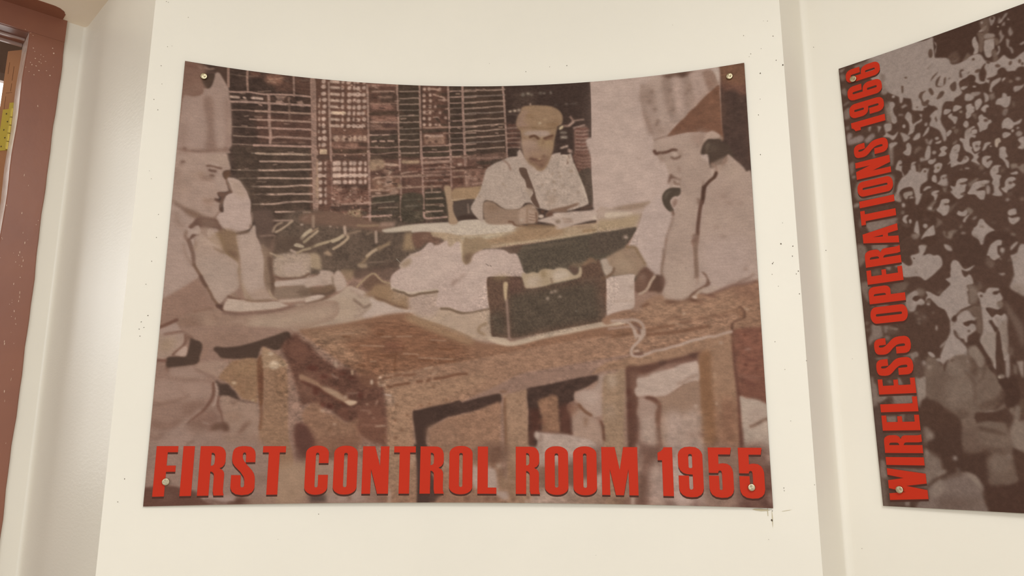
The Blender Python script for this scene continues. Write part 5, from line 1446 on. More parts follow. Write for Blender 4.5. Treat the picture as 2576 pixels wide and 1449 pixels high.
P 9f877a 1.61 1 2309 400 6 -5 13 13 15 17 26 30 12 23 22 26 2 310 11 154 -24 18 -55 10 -54 13 -53 11 -30 9 -26 -10 39 -34 -1 -36 -12 -24 -27 -2 -1 -42 2 -87 9 -71 12 -72 17 -72 5 -53 41 -31 13 -43
K a8907f 9.82 .5 2316 419 51 69 -28 17 -42 -35
P 92786c 11.42 .35 2241 541 69 -10 50 64 -68 16 -62 -13
P a68e84 12.68 .7 2195 753 182 2 18 58 -9 139 -154 32 -49 -88
L 82695d 5.67 3.24 .6 2247 702 8 -2
L 82695d 5.63 3.22 .6 2266 742 22 0
L 82695d 5.68 3.24 .6 2301 602 16 6
L 82695d 5.64 3.22 .6 2344 608 10 4
L 82695d 5.71 3.27 .6 2281 569 8 6
L 6d5044 4.97 1.99 .9 2247 428 16 17 0 24 -11 19
P 9c8273 2.48 .6 2239 433 23 -15 44 -13 2 24 -21 34 -20 12 -14 10 -13 -22
L 6f5346 4.96 2.89 .8 2306 405 -6 20 -14 8
L b29a8b 2.49 1.66 .8 2246 455 2 18
L 523a2f 6.62 1.41 1 2262 469 -7 17 -20 15 -14 14 -10 10
L 4c352b 8.68 1.57 1 2211 525 -4 24 -3 23 -5 17
L 5e4338 7.8 1.64 1 2198 589 -7 26 -6 35 -6 38 -4 34
L 71564a 13.07 2.45 .85 2167 733 -2 20
L 7a6153 6.48 1.94 .95 2166 762 -2 46 0 58 1 34
K 71574b 1.98 .7 2179 570 14 1 -1 24 -11 5
L 80675a 3.32 1.66 .7 2208 498 -1 21
L 846b5e 4.16 2.16 .9 2077 620 3 15 -5 26 -10 29 -12 29 -5 23 -5 23
L 6d5245 4.17 1.67 .9 2080 617 2 15
L 786053 4.94 2.3 .9 2037 776 -3 35 -6 32 -3 26 -3 40
L 7d6456 3.63 2.1 .9 2166 839 -1 25 -2 23 -8 20
P 6e5245 1.76 1 2183 883 16 7 10 23 7 23 -20 13 -25 13 -17 18 -24 5 8 -14 23 -16 27 -15 12 -11 1 -22
L a89080 4.01 2.01 .8 2157 915 13 7 20 -7
L 84695d 4.68 2.03 .85 2322 938 19 -10 24 -7 19 -15
E 7a6054 2.35 .85 2355 883 6 4 -3 4
L 8b7266 3.92 4.7 .4 2343 881 23 -21 22 -29
L b29a8e 3.12 1.87 .8 2313 948 40 -8 40 -11
P 8f7562 2.51 .95 1807 797 35 -19 40 -18 37 2 13 21 16 36 16 33 -49 38 -8 -12 -85 5 -29 -4 2 -70
L 70573f 5.01 2.17 .8 1885 760 34 3 13 23 14 27 13 24
P 9f8772 8.37 .6 1824 810 57 -9 32 43 -34 27 -48 -14
E 937b66 2.52 .8 1858 788 7 0 0 6
P 64483c 2.47 1 1926 882 18 -25 20 -8 16 16 15 15 -5 14 -12 17 -9 20 -3 14 -20 11 -19 2 -14 -15 4 -35
K 8b7061 4.13 .7 1929 891 20 -16 13 18 -17 16
P 7a5c4d 4.12 .5 1917 902 28 -4 17 18 -10 28 -25 5
P 5a4136 2.13 1 1993 894 12 -11 24 13 5 24 -7 28 -12 14 -21 -7 -28 -4 12 -28
K 6e5247 3.27 .6 2015 896 22 1 5 29 -15 11
L a48a78 5.34 1.4 1 1995 892 -17 22 -9 20 -17 19 -20 9
P b19a8e 1.32 1 1776 884 46 -1 88 -6 2 25 -1 58 0 46 -12 17 -39 7 -43 10 -22 5 2 -90 -7 -52
L 978072 3.3 2.47 .6 1819 989 45 -1 45 1
E 7b6254 2.89 .6 1902 931 14 1 0 3
P 83604c 2.5 1 526 1118 8 -6 109 -15 82 -19 84 -22 84 -19 86 -4 86 31 121 52 110 43 144 -13 229 -55 420 -57 269 -40 122 89 -136 128 -397 -56 -422 91 -337 33 -202 52 -139 15 -57 -42 -142 -96 -57 -41 -56 -38
P 7b5642 9.9 .9 645 1137 137 -55 169 -23 115 25 144 75 -22 75 -147 23 -196 33 -113 -41
P 8d6d58 8.13 .85 534 1117 136 -21 112 -8 29 34 -110 42 86 56 -55 23 -112 -54 -71 -49
K 6f4a3b 6.59 .8 854 1156 85 -4 1 43 -70 1
N 21.36 4.11 .13 81 2.46 535 1123 108 -14 166 -36 142 -14 144 42 144 72 58 129 -450 44 -140 -41 -142 -109
N 6.57 2.46 .1 82 2.46 535 1123 108 -14 166 -36 142 -14 144 42 144 72 58 129 -450 44 -140 -41 -142 -109
L a07f6a 2.49 1.24 .75 919 1132 62 -2
L a07f6a 2.44 1.22 .75 815 1238 22 -2
L a07f6a 2.48 1.24 .75 1012 1220 56 1 86 4
L a07f6a 2.47 1.23 .75 1038 1263 28 -3
L a07f6a 2.45 1.23 .75 688 1125 56 -4
L a07f6a 2.48 1.24 .75 854 1134 42 -2
L a07f6a 2.5 1.25 .75 1061 1145 63 3
L a07f6a 2.46 1.23 .75 771 1172 98 1
L a07f6a 2.47 1.24 .75 949 1203 62 3
L 65422f 3.28 1.64 .75 921 1198 -5 26 -2 51
L 65422f 3.3 1.65 .75 1012 1229 57 2
L 65422f 3.3 1.65 .75 1097 1237 68 -5
L 65422f 3.3 1.65 .75 839 1122 23 5
L 65422f 3.3 1.65 .75 977 1213 23 0
L 65422f 3.26 1.63 .75 700 1136 28 1
L 65422f 3.32 1.66 .75 1067 1155 17 0
L 65422f 3.3 1.65 .75 948 1169 0 17
L 65422f 3.32 1.66 .75 1096 1182 57 3
L 65422f 3.24 1.62 .75 768 1254 26 2
L 65422f 3.28 1.64 .75 856 1213 51 -1
P 8f6d59 2.05 1 848 1298 53 -12 84 -12 84 -17 57 -12 62 -9 194 -39 257 -46 198 -24 195 -33 163 -21 107 -17 23 46 -28 39 -269 48 -221 33 -254 42 -114 21 -113 54 -136 61 -89 28 -98 6 -8 22 8 124 23 241 -125 0 -8 -241 -11 -165 -13 -67 -20 -5
P 94735d 6.47 .8 889 1348 125 -17 174 -29 109 -17 -28 45 -169 70 -84 15 -26 55 10 218 -98 0 -16 -245
K 9c8070 4.84 .7 878 1376 34 0 4 39 -31 0
N 9.77 4.88 .13 83 2.44 846 1247 1482 -189 -33 124 -856 120 -249 98 -173 42 9 379 -125 0 -32 -473
N 3.26 2.44 .06 84 2.44 846 1247 1482 -189 -33 124 -856 120 -249 98 -173 42 9 379 -125 0 -32 -473
L 6c4938 4.87 1.62 .9 868 1309 33 -6
L 6c4938 4.89 1.63 .8 915 1295 25 -5
L 6c4938 4.9 1.8 .8 951 1294 48 -6
L 6a4736 4.86 1.62 .9 888 1340 17 0
L 6a4736 4.88 1.63 .9 913 1335 31 -5 31 -5
L 6a4736 4.49 1.63 .9 1008 1319 20 -3
L 6a4736 4.91 1.64 .9 1050 1316 9 -7
L 6a4736 4.93 1.64 .9 1079 1306 33 -4 57 -14 43 -3
L a88872 3.29 1.48 .9 1038 1265 31 -7
L a58570 3.28 1.64 .9 1070 1291 16 -14
E c0a592 1.46 1 856 1303 6 0 0 4
L aa8c77 4.05 1.78 .85 849 1323 11 14 17 -6
L a3826c 3.25 1.62 .8 874 1315 25 -6
L b39b8f 2.83 1.29 .9 873 1372 30 3
L a3826b 2.51 1.67 .8 1146 1110 35 14
E 6f4c39 1.8 .8 1076 1339 6 0 0 4
E 6f4c39 1.78 .8 864 1351 6 0 0 4
E 6f4c39 1.77 .8 972 1456 6 0 0 4
E 6f4c39 1.76 .8 923 1476 6 0 0 4
E 6f4c39 1.77 .8 927 1415 6 0 0 4
E 6f4c39 1.78 .8 1027 1416 6 0 0 4
E 6f4c39 1.78 .8 1061 1409 6 0 0 4
E 6f4c39 1.79 .8 1131 1392 6 0 0 4
P 5f4136 3.19 1 536 1160 28 7 43 50 43 27 28 22 55 0 43 33 55 5 18 42 20 5 13 64 7 110 -7 55 -111 -55 -35 -40 -50 -27 -28 -28 -82 -18 -26 6 -19 -55 -43 -110 -31 -69 51 -54
N 7.14 5.55 .17 85 2.38 455 1142 422 105 15 387 -359 -28
N 20.62 12.69 .12 86 2.38 455 1142 422 105 15 387 -359 -28
P 73503f 4.85 .7 761 1288 55 -12 29 25 -9 42 -45 -5
P 6f4c3f 4.78 .7 508 1135 28 25 30 52 -25 40 -42 -32
P 7d5a4b 5.53 .6 543 1285 43 5 27 44 -11 56 -54 -5 -16 -50
L a68a77 6.03 1.77 .85 674 1244 4 14
L aa8a72 4.84 1.61 .9 742 1277 2 14
E c0a590 1.78 .9 823 1322 6 0 0 11
L 8b6f62 3.2 1.6 .8 663 1292 11 11 11 5
L 8b6f62 2.41 1.29 .7 621 1220 19 -2
L 8d6f61 2.8 1.6 .7 721 1369 16 0 44 -3
E 532f27 2.39 .7 630 1303 16 0 0 7
E 532f27 2.41 .7 740 1305 17 0 0 7
E 532f27 2.37 .7 601 1362 13 0 1 17
E 532f27 2.42 .7 863 1348 8 0 0 5
E 532f27 2.4 .7 779 1374 10 0 1 17
E 532f27 2.37 .7 630 1417 14 0 1 11
E 532f27 2.37 .7 660 1422 14 0 0 11
E 532f27 2.38 .7 717 1413 8 0 0 8
E 532f27 2.39 .7 583 1268 24 0 1 11
E 532f27 2.41 .7 706 1288 16 0 0 6
P 8e6c58 1.59 1 535 1294 31 11 41 21 20 16 55 19 39 22 28 16 17 3 -3 8 -21 9 -20 -11 -33 -11 -39 -24 -17 -9 -22 -21 -39 -16 -35 -11
P a58973 3.18 .7 627 1340 55 21 34 27 -5 14 -61 -32
P bb9e86 1.75 1 717 1402 21 -5 28 4 -3 8 -24 7
E b39a86 1.75 .9 721 1383 7 0 0 7
K 6d4b3c 3.19 .5 698 1361 39 16 -4 14 -34 -19
L 543127 4.75 2.06 .7 545 1324 41 19 31 13 19 11 20 11 55 30
P 856350 2.75 .95 552 1456 32 -44 33 -1 8 14 18 22 38 11 39 24 19 3 38 -14 -1 41 8 68 -145 27 -56 -54 -12 -41
N 7.82 6.26 .12 87 2.35 550 1412 228 31 8 191 -225 -1
K 6a463a 2.37 .7 685 1436 49 -12 5 58 -25 -5
P 532f27 3.09 .8 533 1494 37 5 6 13 35 68 -23 53 -51 -53
E ac8d79 1.73 .85 629 1439 7 0 0 4
E ac8d79 1.73 .85 682 1493 7 0 0 4
E ac8d79 1.73 .85 634 1441 7 0 0 4
E ac8d79 1.75 .85 836 1468 7 0 0 4
E ac8d79 1.76 .85 820 1447 7 0 0 4
E ac8d79 1.76 .85 808 1413 7 0 0 4
L 9c7c6b 3.19 1.6 .8 786 1436 33 2
L 9b7a6a 4.01 1.77 .8 843 1413 6 -14
L 9b7a6a 2.78 1.59 .7 791 1495 55 2
L 9b7a6a 2.79 1.59 .7 844 1501 30 -3
K 7d5546 7.18 .5 772 1416 104 -15 12 110 -112 1
P 46342d 1.6 1 994 1442 23 -8 55 -14 70 -14 48 -10 0 54 -50 11 -39 20 -38 22 -6 8 -7 69 12 135 7 107 -46 -1 0 -106 -11 -135 -10 -69
P 46342d 1.63 1 1157 1414 16 -5 57 -17 70 -17 53 -7 1 35 -22 8 -40 12 -34 13 -50 10 -34 4 -28 9
P 8d6a56 2.4 1 1118 1478 28 -17 28 -5 70 -17 71 -28 39 -5 0 105 1 150 27 81 0 106 -285 0 -25 -187 -8 -108 5 -42
N 11.14 7.96 .1 88 2.39 1075 1428 279 -28 23 448 -307 0
N 3.18 2.39 .08 89 2.39 1075 1428 279 -28 23 448 -307 0
P a88f7c 3.37 1 901 936 64 20 7 58 29 6 -20 15 44 28 72 23 72 26 86 32 87 -14 -1 -185 -117 -30 -145 13 -114 31
P 97795f 4.18 .8 967 1038 57 20 73 31 72 32 72 29 -28 11 -101 -34 -101 -40 -58 -29
P a58c80 5.05 .8 965 962 115 -11 18 53 -45 45 -69 -20
N 4.22 3.37 .07 91 2.53 901 936 440 -20 1 234 -375 -86
L 8a6c54 3.77 1.84 .8 973 1044 66 22 58 17 72 26 58 26
P b0978c 1.46 1 888 877 33 -33 9 -3 -9 -12 16 -24 29 -25 46 -22 28 -31 18 0 9 11 23 -5 27 -19 5 3 4 21 12 3 20 -19 12 -2 10 9 5 36 12 46 12 -6 20 -24 41 -24 41 -5 53 5 27 16 29 3 17 40 12 36 6 24 -143 -2 -18 12 1 59 6 68 -47 9 -43 8 -43 -11 -35 -12 -52 -8 4 -65 -34 3 -44 6 -43 5 -29 -7 -43 -11
N 3.42 2.57 .07 92 1.71 883 709 575 29 -146 296 -434 -86
P b7a094 13.69 .5 933 858 143 -107 103 -10 1 85 -130 90 -130 2
P b9a296 13.69 .5 1223 796 147 -24 44 70 -132 32 -42 101 -44 0
P 9b8471 2.56 .9 923 820 37 -28 12 21 -28 24 -17 -2
K 907763 2.56 .6 932 823 26 -22 9 15 -23 15
L a8907f 4.29 2.14 .8 966 780 23 2 17 -9
L bda98f 3.45 1.73 .8 1179 729 9 52 9 30
L bfab96 4.23 1.69 .8 892 927 43 13 38 8 49 -8 60 -9
P 8e765f 1.9 1 1187 796 6 -91 29 0 48 -6 41 43 -44 11 -38 25 -6 27 -14 13 -9 2 -6 -9
P 6f5747 3.02 .85 1197 781 32 -16 -6 37 -17 15 -9 -9
P 8d7468 2.56 .7 1140 898 20 -15 20 3 -14 12 -11 14 -12 -2
K 8f7669 3.42 .6 1174 874 21 -18 6 9 -18 21
L 6a5a52 1.29 .52 .9 1288 817 12 9
L 6a5a52 1.55 .52 .9 1306 824 5 5
L 6f5949 5.07 1.35 .95 898 933 26 9 20 4 15 10 23 2 26 -9 37 -5 39 -6
L 6f5949 5.06 1.35 .95 1101 1012 32 1 29 10 26 7 38 -1 28 -6 48 -9
P a88f7d 2.52 .8 1185 1039 58 -12 58 -8 8 15 1 87 -14 14 -139 -43 -44 -44
L 8b715a 5.86 2.18 .85 1292 1074 -28 15 -3 20 23 12
P b79f8b 1.83 1 1310 1124 60 11 23 15 38 -8 43 -11 71 -17 72 -16 86 -15 71 -13 28 -2 47 4 23 7 -24 10 -89 9 -114 21 -114 21 -86 22 -58 8 -57 -12 -29 -17
P 5e473b 1.27 1 1293 892 4 -15 18 -3 32 0 41 -1 46 2 13 9 2 18 7 20 19 3 58 -8 87 -16 58 -14 15 -29 3 -30 35 -7 23 1 9 -15 11 13 8 32 8 21 6 36 -3 61 -3 72 -8 26 -37 9 -71 12 -57 9 -86 15 -57 10 -43 9 -35 3 -26 -2 -34 -3 -23 -9 -5 -87 -7 -45 -5 -44
P 52453a 8.38 .95 1388 955 72 -20 160 -20 129 -8 13 76 15 73 -32 16 -128 20 -143 27 -69 11 -17 -67
K 514439 6.71 .9 1309 1028 55 -9 18 111 -66 -12
P 64483f 5.11 .6 1388 884 52 0 6 33 5 18 -63 11
N 3.37 3.37 .13 101 1.69 1294 874 503 -65 -6 262 -478 64
N 18.54 13.49 .08 102 2.53 1294 874 503 -65 -6 262 -478 64
P b49a7c 1.53 1 1364 900 18 0 -3 40 -2 35 -7 2 -6 -37
L 8a6f62 5.04 1.51 .9 1377 975 3 44 3 44 3 44 2 28
L 836a5e 4.17 1.67 1 1388 1133 5 8
E 8f7a6b 1.86 .9 1567 944 8 0 0 6
E 8f7a6b 1.86 .9 1582 939 8 0 0 6
E 8f7a6b 1.85 .9 1602 963 8 0 0 5
E 8f7a6b 1.85 .9 1550 970 8 0 0 8
E 6d6055 1.25 .8 1669 1026 4 0 0 4
E 6f6053 2.52 .7 1324 1048 10 0 0 5
L 665348 4.14 2.49 .7 1773 969 5 44 10 29
L 6a5549 3.36 2.52 .6 1701 894 91 -3
P 7a5e4b 2.12 .9 1702 826 21 -23 11 -4 17 8 11 18 -25 -4 -29 11
P 604a3f 2.54 .9 1638 832 23 1 18 10 2 20 -15 9 -17 -13
P a58e76 1.53 1 1443 858 20 3 24 -6 23 4 12 -12 26 -5 29 4 15 -6 29 2 17 8 14 15 14 7 15 -9 3 -23 9 0 3 18 -7 23 -26 8 -43 8 -46 9 -41 11 -58 6 -18 -1 -8 -23 -6 -18
P b39c8a 4.25 .8 1463 882 41 -11 29 30 -29 17 -41 -1
P b8a392 4.24 .85 1577 854 44 -7 28 27 -35 17 -37 5
K 80694f 3.41 .7 1519 850 23 -5 3 32 -18 6
P 917b63 3.4 .6 1504 897 29 -8 23 6 -6 12 -37 2
L 7d6453 4.24 1.7 .7 1565 884 6 21
P 8a7059 2.97 .8 1641 821 38 4 29 -8 14 3 -32 14 -26 -1
P 8c7658 4.27 .6 1315 877 49 -12 24 10 -24 11 -35 0
P a59081 2.1 1 1774 811 26 -5 11 27 19 16 -6 17 -26 13 -13 -21 -6 -26
L 6b5140 5.03 1.84 .9 1830 849 -6 17 -23 19 -20 6
P 8b6955 1.99 .95 1817 1043 68 -15 50 10 24 -47 62 -20 15 20 60 6 36 -9 33 -18 41 5 54 -14 48 -13 58 -4 39 -8 1 107 27 123 -146 -40 2 -27 32 -18 18 -1 0 -28 -15 -17 -96 28 -55 16 -108 18 -111 19 -10 -29 -38 -18 -61 3 -51 16 -20 -24
P 93725d 8 .7 1911 1017 104 -38 53 34 136 -10 106 6 9 28 -172 36 -137 16 -60 -13
N 9.57 4.78 .15 111 2.39 1817 1057 141 -52 70 -11 68 17 95 -23 41 -6 81 -23 135 -12 6 220 -177 -49 -350 -3 -111 -44
N 3.19 2.39 .05 112 2.39 1817 1057 141 -52 70 -11 68 17 95 -23 41 -6 81 -23 135 -12 6 220 -177 -49 -350 -3 -111 -44
K 7a5646 7.76 .5 2287 946 115 -8 1 77 -67 -10
P 5d4033 3.21 .85 2036 991 60 6 34 -12 16 3 36 19 -5 6 -54 -15 -43 7 -39 1
L 65453a 4.76 2.38 .85 2179 970 26 8 27 10
L 65453a 5.5 2.51 .7 2211 974 35 -9 19 -6 35 -12 40 -4 52 -8
E b9a090 1.76 1 2152 986 10 1 0 7
L a8907f 3.99 1.76 .8 2153 983 15 -19 25 -12
E 5a3b2f 2.4 .8 2147 997 11 1 0 4
P a68e80 2.38 .9 2176 965 39 -18 35 3 -39 22 -19 -1
P 5b4034 1.7 .9 2287 1126 -1 -24 17 -13 21 -7 10 -3 3 -16 -3 -17 -13 -11 6 -3 17 21 -1 27 -17 7 -29 12 -2 28
L a98b76 3.86 1.7 .9 2344 1042 10 6
E a88b77 1.92 1 2107 1051 6 0 0 6
L 6d4d3d 6.53 2.12 .9 1944 1014 20 -9
K 856757 4.89 .6 1976 974 39 -9 5 14 -33 13
L 6a4a38 6.51 2.44 .8 1815 1137 42 -7 47 -8
L 6d4c3a 5.63 2.41 .85 1954 1116 56 -13 55 -6
L 6a4938 6.36 2.39 .85 1954 1132 82 -5 68 -6 41 -7 54 -8
L a68772 2.4 1.6 .7 2043 1091 30 -2 30 12
E 6a4a38 2.3 .8 2338 1148 8 0 0 7
L 6f4f3f 4.73 2.37 .7 2168 1074 32 1
L 6f4f3f 4.69 2.35 .7 2214 1065 29 4 37 -4
L 6f4f3f 4.81 2.4 .7 2052 1066 41 -4
L 6f4f3f 4.77 2.39 .7 2092 1087 41 -1
P 774f41 2.25 1 2293 1127 101 -8 88 5 -2 390 -80 89 2 -185 -93 -33 -10 -16 -4 -106 -3 -81
N 12 6.75 .12 121 2.25 2293 1114 189 10 -21 301 -161 -29
K 6b463a 5.96 .6 2306 1343 103 -24 4 94 -99 -30
L 5f3c33 5.29 2.64 .7 2337 1245 38 2
L 5f3c33 5.25 2.63 .7 2318 1317 24 16 20 11
E 583529 1.99 .9 2337 1147 6 0 0 5
E 553329 1.97 .9 2334 1265 6 0 0 5
E 5c392e 2.25 .7 2372 1281 8 0 0 7
L 9a7668 3.8 1.98 .8 2337 1204 16 -1
L 8a6558 4.51 3.01 .5 2305 1307 76 9
P 8f6e59 1.96 1 1784 1244 84 -20 111 -28 109 -22 82 -19 53 -9 64 -14 1 77 4 107 4 106 5 91 -8 142 -148 1 8 -209 0 -161 -2 -69 -65 12 -109 25 -69 9 -42 8 -55 2 -42 5 -42 13
N 9.33 7 .12 122 2.33 1729 1193 558 -61 14 381 -8 142 -148 1 9 -441 -288 64 -139 12
P 7b573f 3.82 .8 2156 1215 48 -7 0 52 2 107 3 146 -7 143 -57 0 8 -209 0 -161
K 8d6d59 7.67 .6 2216 1179 70 -25 5 189 -79 25
K 7a5443 8.96 .6 2218 1394 80 2 -5 259 -86 0
L a3836c 3.84 1.84 .8 2216 1293 -2 21
L a08069 3.79 3.03 .6 2226 1394 2 53
E b0917c 1.82 .8 2216 1412 4 0 0 8
E 6f4e3a 2.31 .7 2180 1324 6 0 0 8
E b39b8d 1.86 .8 2245 1174 7 0 0 6
E 6e4d3f 2.32 .7 2259 1159 9 0 0 6
L 5a382e 5.28 2.26 .9 2290 1133 1 62 3 94 4 54 2 53 -1 117 0 116
P 5e4035 2.36 .95 1865 1268 57 -10 82 -16 82 -16 65 -17 16 -5 -17 22 -3 19 -35 4 -76 6 -88 34 -36 5 -6 19 -7 50 18 27 -12 54 6 68 -30 147 -13 0 -1 -147 1 -122
E 4b3730 3.96 .8 2012 1249 16 0 0 10
E 4e362e 3.91 .8 2135 1220 19 1 0 9
P 7c5c50 3.93 .7 2037 1247 110 -13 2 13 -78 20 -68 15 28 -27
K 7a594b 3.98 .7 1883 1280 33 0 -11 83 -25 13
E 54332b 3.15 .7 1880 1455 11 0 -1 16
E 54332b 3.16 .7 1876 1417 11 0 -1 16
E 54332b 3.18 .7 1875 1362 11 0 -1 16
P ac9487 1.96 1 1909 1313 17 -8 22 -2 33 -16 55 -13 21 -5 28 -13 40 -9 24 -2 6 30 -3 48 -30 2 -25 11 -30 18 -22 19 -25 8 -37 2 -25 -3 -27 1 -24 -2 -7 -27 11 -11
N 12.58 9.43 .05 123 2.36 1903 1238 254 7 -6 138 -252 -4
L 8d7264 5.45 2.33 .8 2071 1333 24 -8 19 -13 35 -13
L 7a5d4e 3.9 1.87 .8 2026 1383 27 -18 28 -16 16 -13
P 8e7160 2.32 .95 1983 1384 37 -2 25 -9 22 -16 30 -19 27 -12 28 4 1 117 -1 65 1 144 -149 2 -5 -146 4 -94 -15 -24
P a1887b 6.89 .9 2012 1459 38 -19 31 19 36 -26 33 14 0 65 -4 118 -118 27 -20 -105
P a98f83 7.68 .6 2036 1459 35 -13 12 40 -23 40 -18 105 -11 -52
P 9b8073 3.11 .95 1912 1385 33 5 31 17 13 11 -9 27 -2 67 6 119 -14 74 -37 -2 -31 -24 -9 -47 20 -120 -6 -54 9 -41
K a88f82 6.21 .5 1920 1461 49 -3 6 121 -61 53
P 6f4e40 2.33 .9 1942 1384 19 -3 21 10 21 16 -1 33 -8 72 8 67 2 79 -22 13 -7 -92 0 -67 5 -67 9 -24 -18 -19
L 5a3a30 4.71 2.2 .8 1943 1386 29 5 13 8
E b59d8f 2.3 .8 2137 1421 7 0 0 6
E a58a7b 2.39 .7 1842 1359 7 0 0 6
E a38679 2.34 .7 1966 1462 8 0 0 4
P a59082 1.91 1 2306 1385 22 9 40 6 32 16 37 8 -16 241 -39 -14 -58 -22 -11 -26 -4 -51 0 -39 -3 -91
K 9c8478 7.38 .7 2331 1436 56 -5 7 39 -62 30
L 6e5244 5.14 2.2 .9 2337 1501 21 -8 26 -15 25 -9 25 -6
P 563730 2.91 .8 2304 1513 4 13 1 65 15 35 59 22 38 10 -10 144 -132 4 -7 -50 15 -127
L b0968a 5.29 1.47 .5 1802 1103 30 -2 40 -4 33 2 27 14 14 17
L a58c7e 6.1 1.79 .95 1816 1071 57 -1 33 -1 27 12 11 23 0 22 -10 20
L a88f81 4.88 1.79 .95 1856 1073 30 9 16 23 8 26 2 14
L 5f463e 4.87 2.43 .85 1908 1086 16 14 2 23
L aa9082 5.58 1.51 1 1907 1112 5 20 17 6 -4 17 -17 16 -14 17 -3 16 8 12 30 3 16 -6 20 -7 19 -8 39 -5 24 -8 36 -7 27 -9 27 -8 33 -6 27 -7 26 1 32 -10 32 -7
L ac9384 4.85 1.62 .9 1938 1113 -1 17 -11 19
L b59c8e 4.02 1.61 .8 1905 1198 15 -1
L 5c3e35 4.82 1.93 .8 1904 1209 19 2 12 -3
L 6f4c3c 3.98 2.79 .45 1951 1198 72 -15 66 -17
P 93715c 6.21 .5 2191 1164 27 -10 69 -13 -1 30 -65 13
P 46342d 1.61 1 1462 1347 79 -16 113 -24 70 -12 31 1 2 15 -20 11 -28 19 -28 11 -23 8 -3 33 -25 14 -6 22 22 28 2 54 1 55 -27 8 -156 0 -2 -63 3 -69 -6 -55
N 9.66 8.05 .15 131 2.42 1462 1347 296 -51 -108 256 -184 0
K 523229 4.02 .7 1470 1428 47 1 0 96 -45 49
K 5b3a30 4.8 .8 1590 1415 62 -13 -2 150 -55 -27
P 86634f 2.42 1 1506 1401 17 -14 23 -8 23 -6 19 11 2 59 5 68 -4 68 -80 -13 14 -68 -8 -56
N 9.64 7.23 .14 132 2.41 1507 1373 90 0 -3 206 -89 1
E 6b4739 4.02 .7 1520 1481 17 0 0 11
P 94745f 2.09 1 1354 1375 59 -14 46 -11 2 37 4 55 0 69 4 69 7 241 -88 0 -6 -160 -11 -150 -3 -69 3 -56
N 7.98 6.39 .1 133 2.39 1354 1347 110 0 12 474 -121 0
L 6e4d3a 4.84 2.26 .85 1371 1386 0 56 3 69 1 96
L 6e4d3a 3.27 1.96 .8 1354 1358 23 0
E 7a5a45 2.44 .6 1425 1398 6 0 0 4
P 9f8578 2.41 1 1658 1368 37 -13 31 -3 25 -24 20 5 2 111 -17 13 -25 5 -24 -19 -27 -30 -22 -23
P ad9487 5.62 .8 1681 1360 50 -5 22 28 -20 33 -36 -14 -22 -20
P 9f8679 2.82 .9 1755 1300 28 -11 1 45 -19 13 -8 -25
P 9b7f70 3.18 1 1646 1451 20 -19 22 -8 19 27 24 11 19 20 13 43 1 54 -35 14 -52 -8 -28 -11 -4 -63
P 8a6654 4.01 .7 1629 1424 37 -14 14 14 -23 27 -11 14
K 7c5c49 3.19 .6 1693 1460 19 5 -6 33 -14 0
L 6b4937 5.6 1.92 .9 1674 1413 22 25 27 16
P 90745f 2.76 1 1771 1333 17 -41 39 -8 36 -5 -9 233 2 199 -22 105 -54 1 -10 -238 -1 -81
K a38c7b 4.82 .7 1788 1292 39 -2 4 44 -33 19
K a1897a 7.15 .4 1780 1402 43 15 -2 54 -45 -8
N 7.08 5.5 .08 134 2.36 1772 1283 91 -4 -9 485 -86 1
L 5d3c30 4.35 1.9 .9 1761 1479 8 19 2 27 2 27
P a68e82 2.06 1 1497 1519 14 0 56 5 55 4 42 13 41 8 27 13 16 16 13 22 -3 37 -110 11 -138 6 -14 -54 9 -43 -16 -22
N 9.5 7.92 .07 141 2.37 1489 1519 274 11 -6 123 -258 1
E bba596 3.2 .8 1505 1538 11 0 0 11
L 80655a 5.59 2.8 .7 1518 1535 -4 22
E 7c6054 2.79 .7 1515 1581 7 0 0 5
K 917668 3.18 .6 1510 1590 17 5 -3 22 -14 -6
L 5b3d33 4 2.4 .8 1506 1515 30 5 45 3 63 3
P 5d3f35 4 .8 1472 1516 17 8 -6 38 16 17 -22 0
P 65493f 6.26 .75 1626 1641 117 -63 21 0 -7 99 -20 19 -63 38 -49 0
P 74594a 5.49 .7 1507 1676 28 3 2 29 93 -1 0 27 -99 11 -22 3
K 9e8578 4.75 .6 1496 1611 39 6 0 37 -36 6
K 70503f 7.86 .55 1504 1654 144 -6 -1 73 -140 0
P a28879 3.89 .85 1509 1751 137 -17 28 -22 66 -16 17 -16 9 37 -6 47 -33 37 -246 6 3 -30
K b19a8e 3.1 .8 1740 1704 16 -21 2 42 -16 3
P 866958 6.95 .8 1605 1779 122 -14 87 -12 -2 47 -140 2
K a98f81 4.68 .7 1481 1780 55 -14 14 22 -55 11
N 9.33 7 .12 142 2.33 1482 1719 333 -3 -3 87 -331 4
P 76594a 5.58 .8 1243 1593 67 -31 61 3 20 14 -3 60 -72 11 -56 -6 -17 11
E 5c3f33 2.8 .8 1343 1590 9 0 0 7
P 624538 5.58 .6 1307 1584 47 6 6 32 -28 22 -25 -5
P a99185 2.76 .9 1243 1655 17 5 45 0 22 6 11 16 6 59 0 13 38 3 3 32 -30 -6 -22 -15 -89 -32
K bba292 3.17 .8 1335 1652 20 -3 2 17 -16 0
P 7a5d4c 3.96 .7 1343 1666 17 -6 17 33 -22 26 -9 -10
K 866a56 3.94 .8 1349 1709 33 -6 0 46 -33 0
K 7f6354 4.71 .6 1228 1773 116 -3 -11 29 -105 1
E 654539 2.51 .75 1220 1786 11 0 0 6
E 654539 2.51 .75 1300 1786 11 0 0 6
E 654539 2.51 .75 1333 1785 8 0 0 5
E 654539 2.51 .75 1407 1787 8 0 0 5
E 654539 2.53 .75 1368 1676 7 0 0 4
E 654539 2.55 .75 1327 1636 11 0 0 6
E 654539 2.54 .75 1324 1660 7 0 0 4
E b59d8f 2.03 .9 1458 1795 5 0 0 5
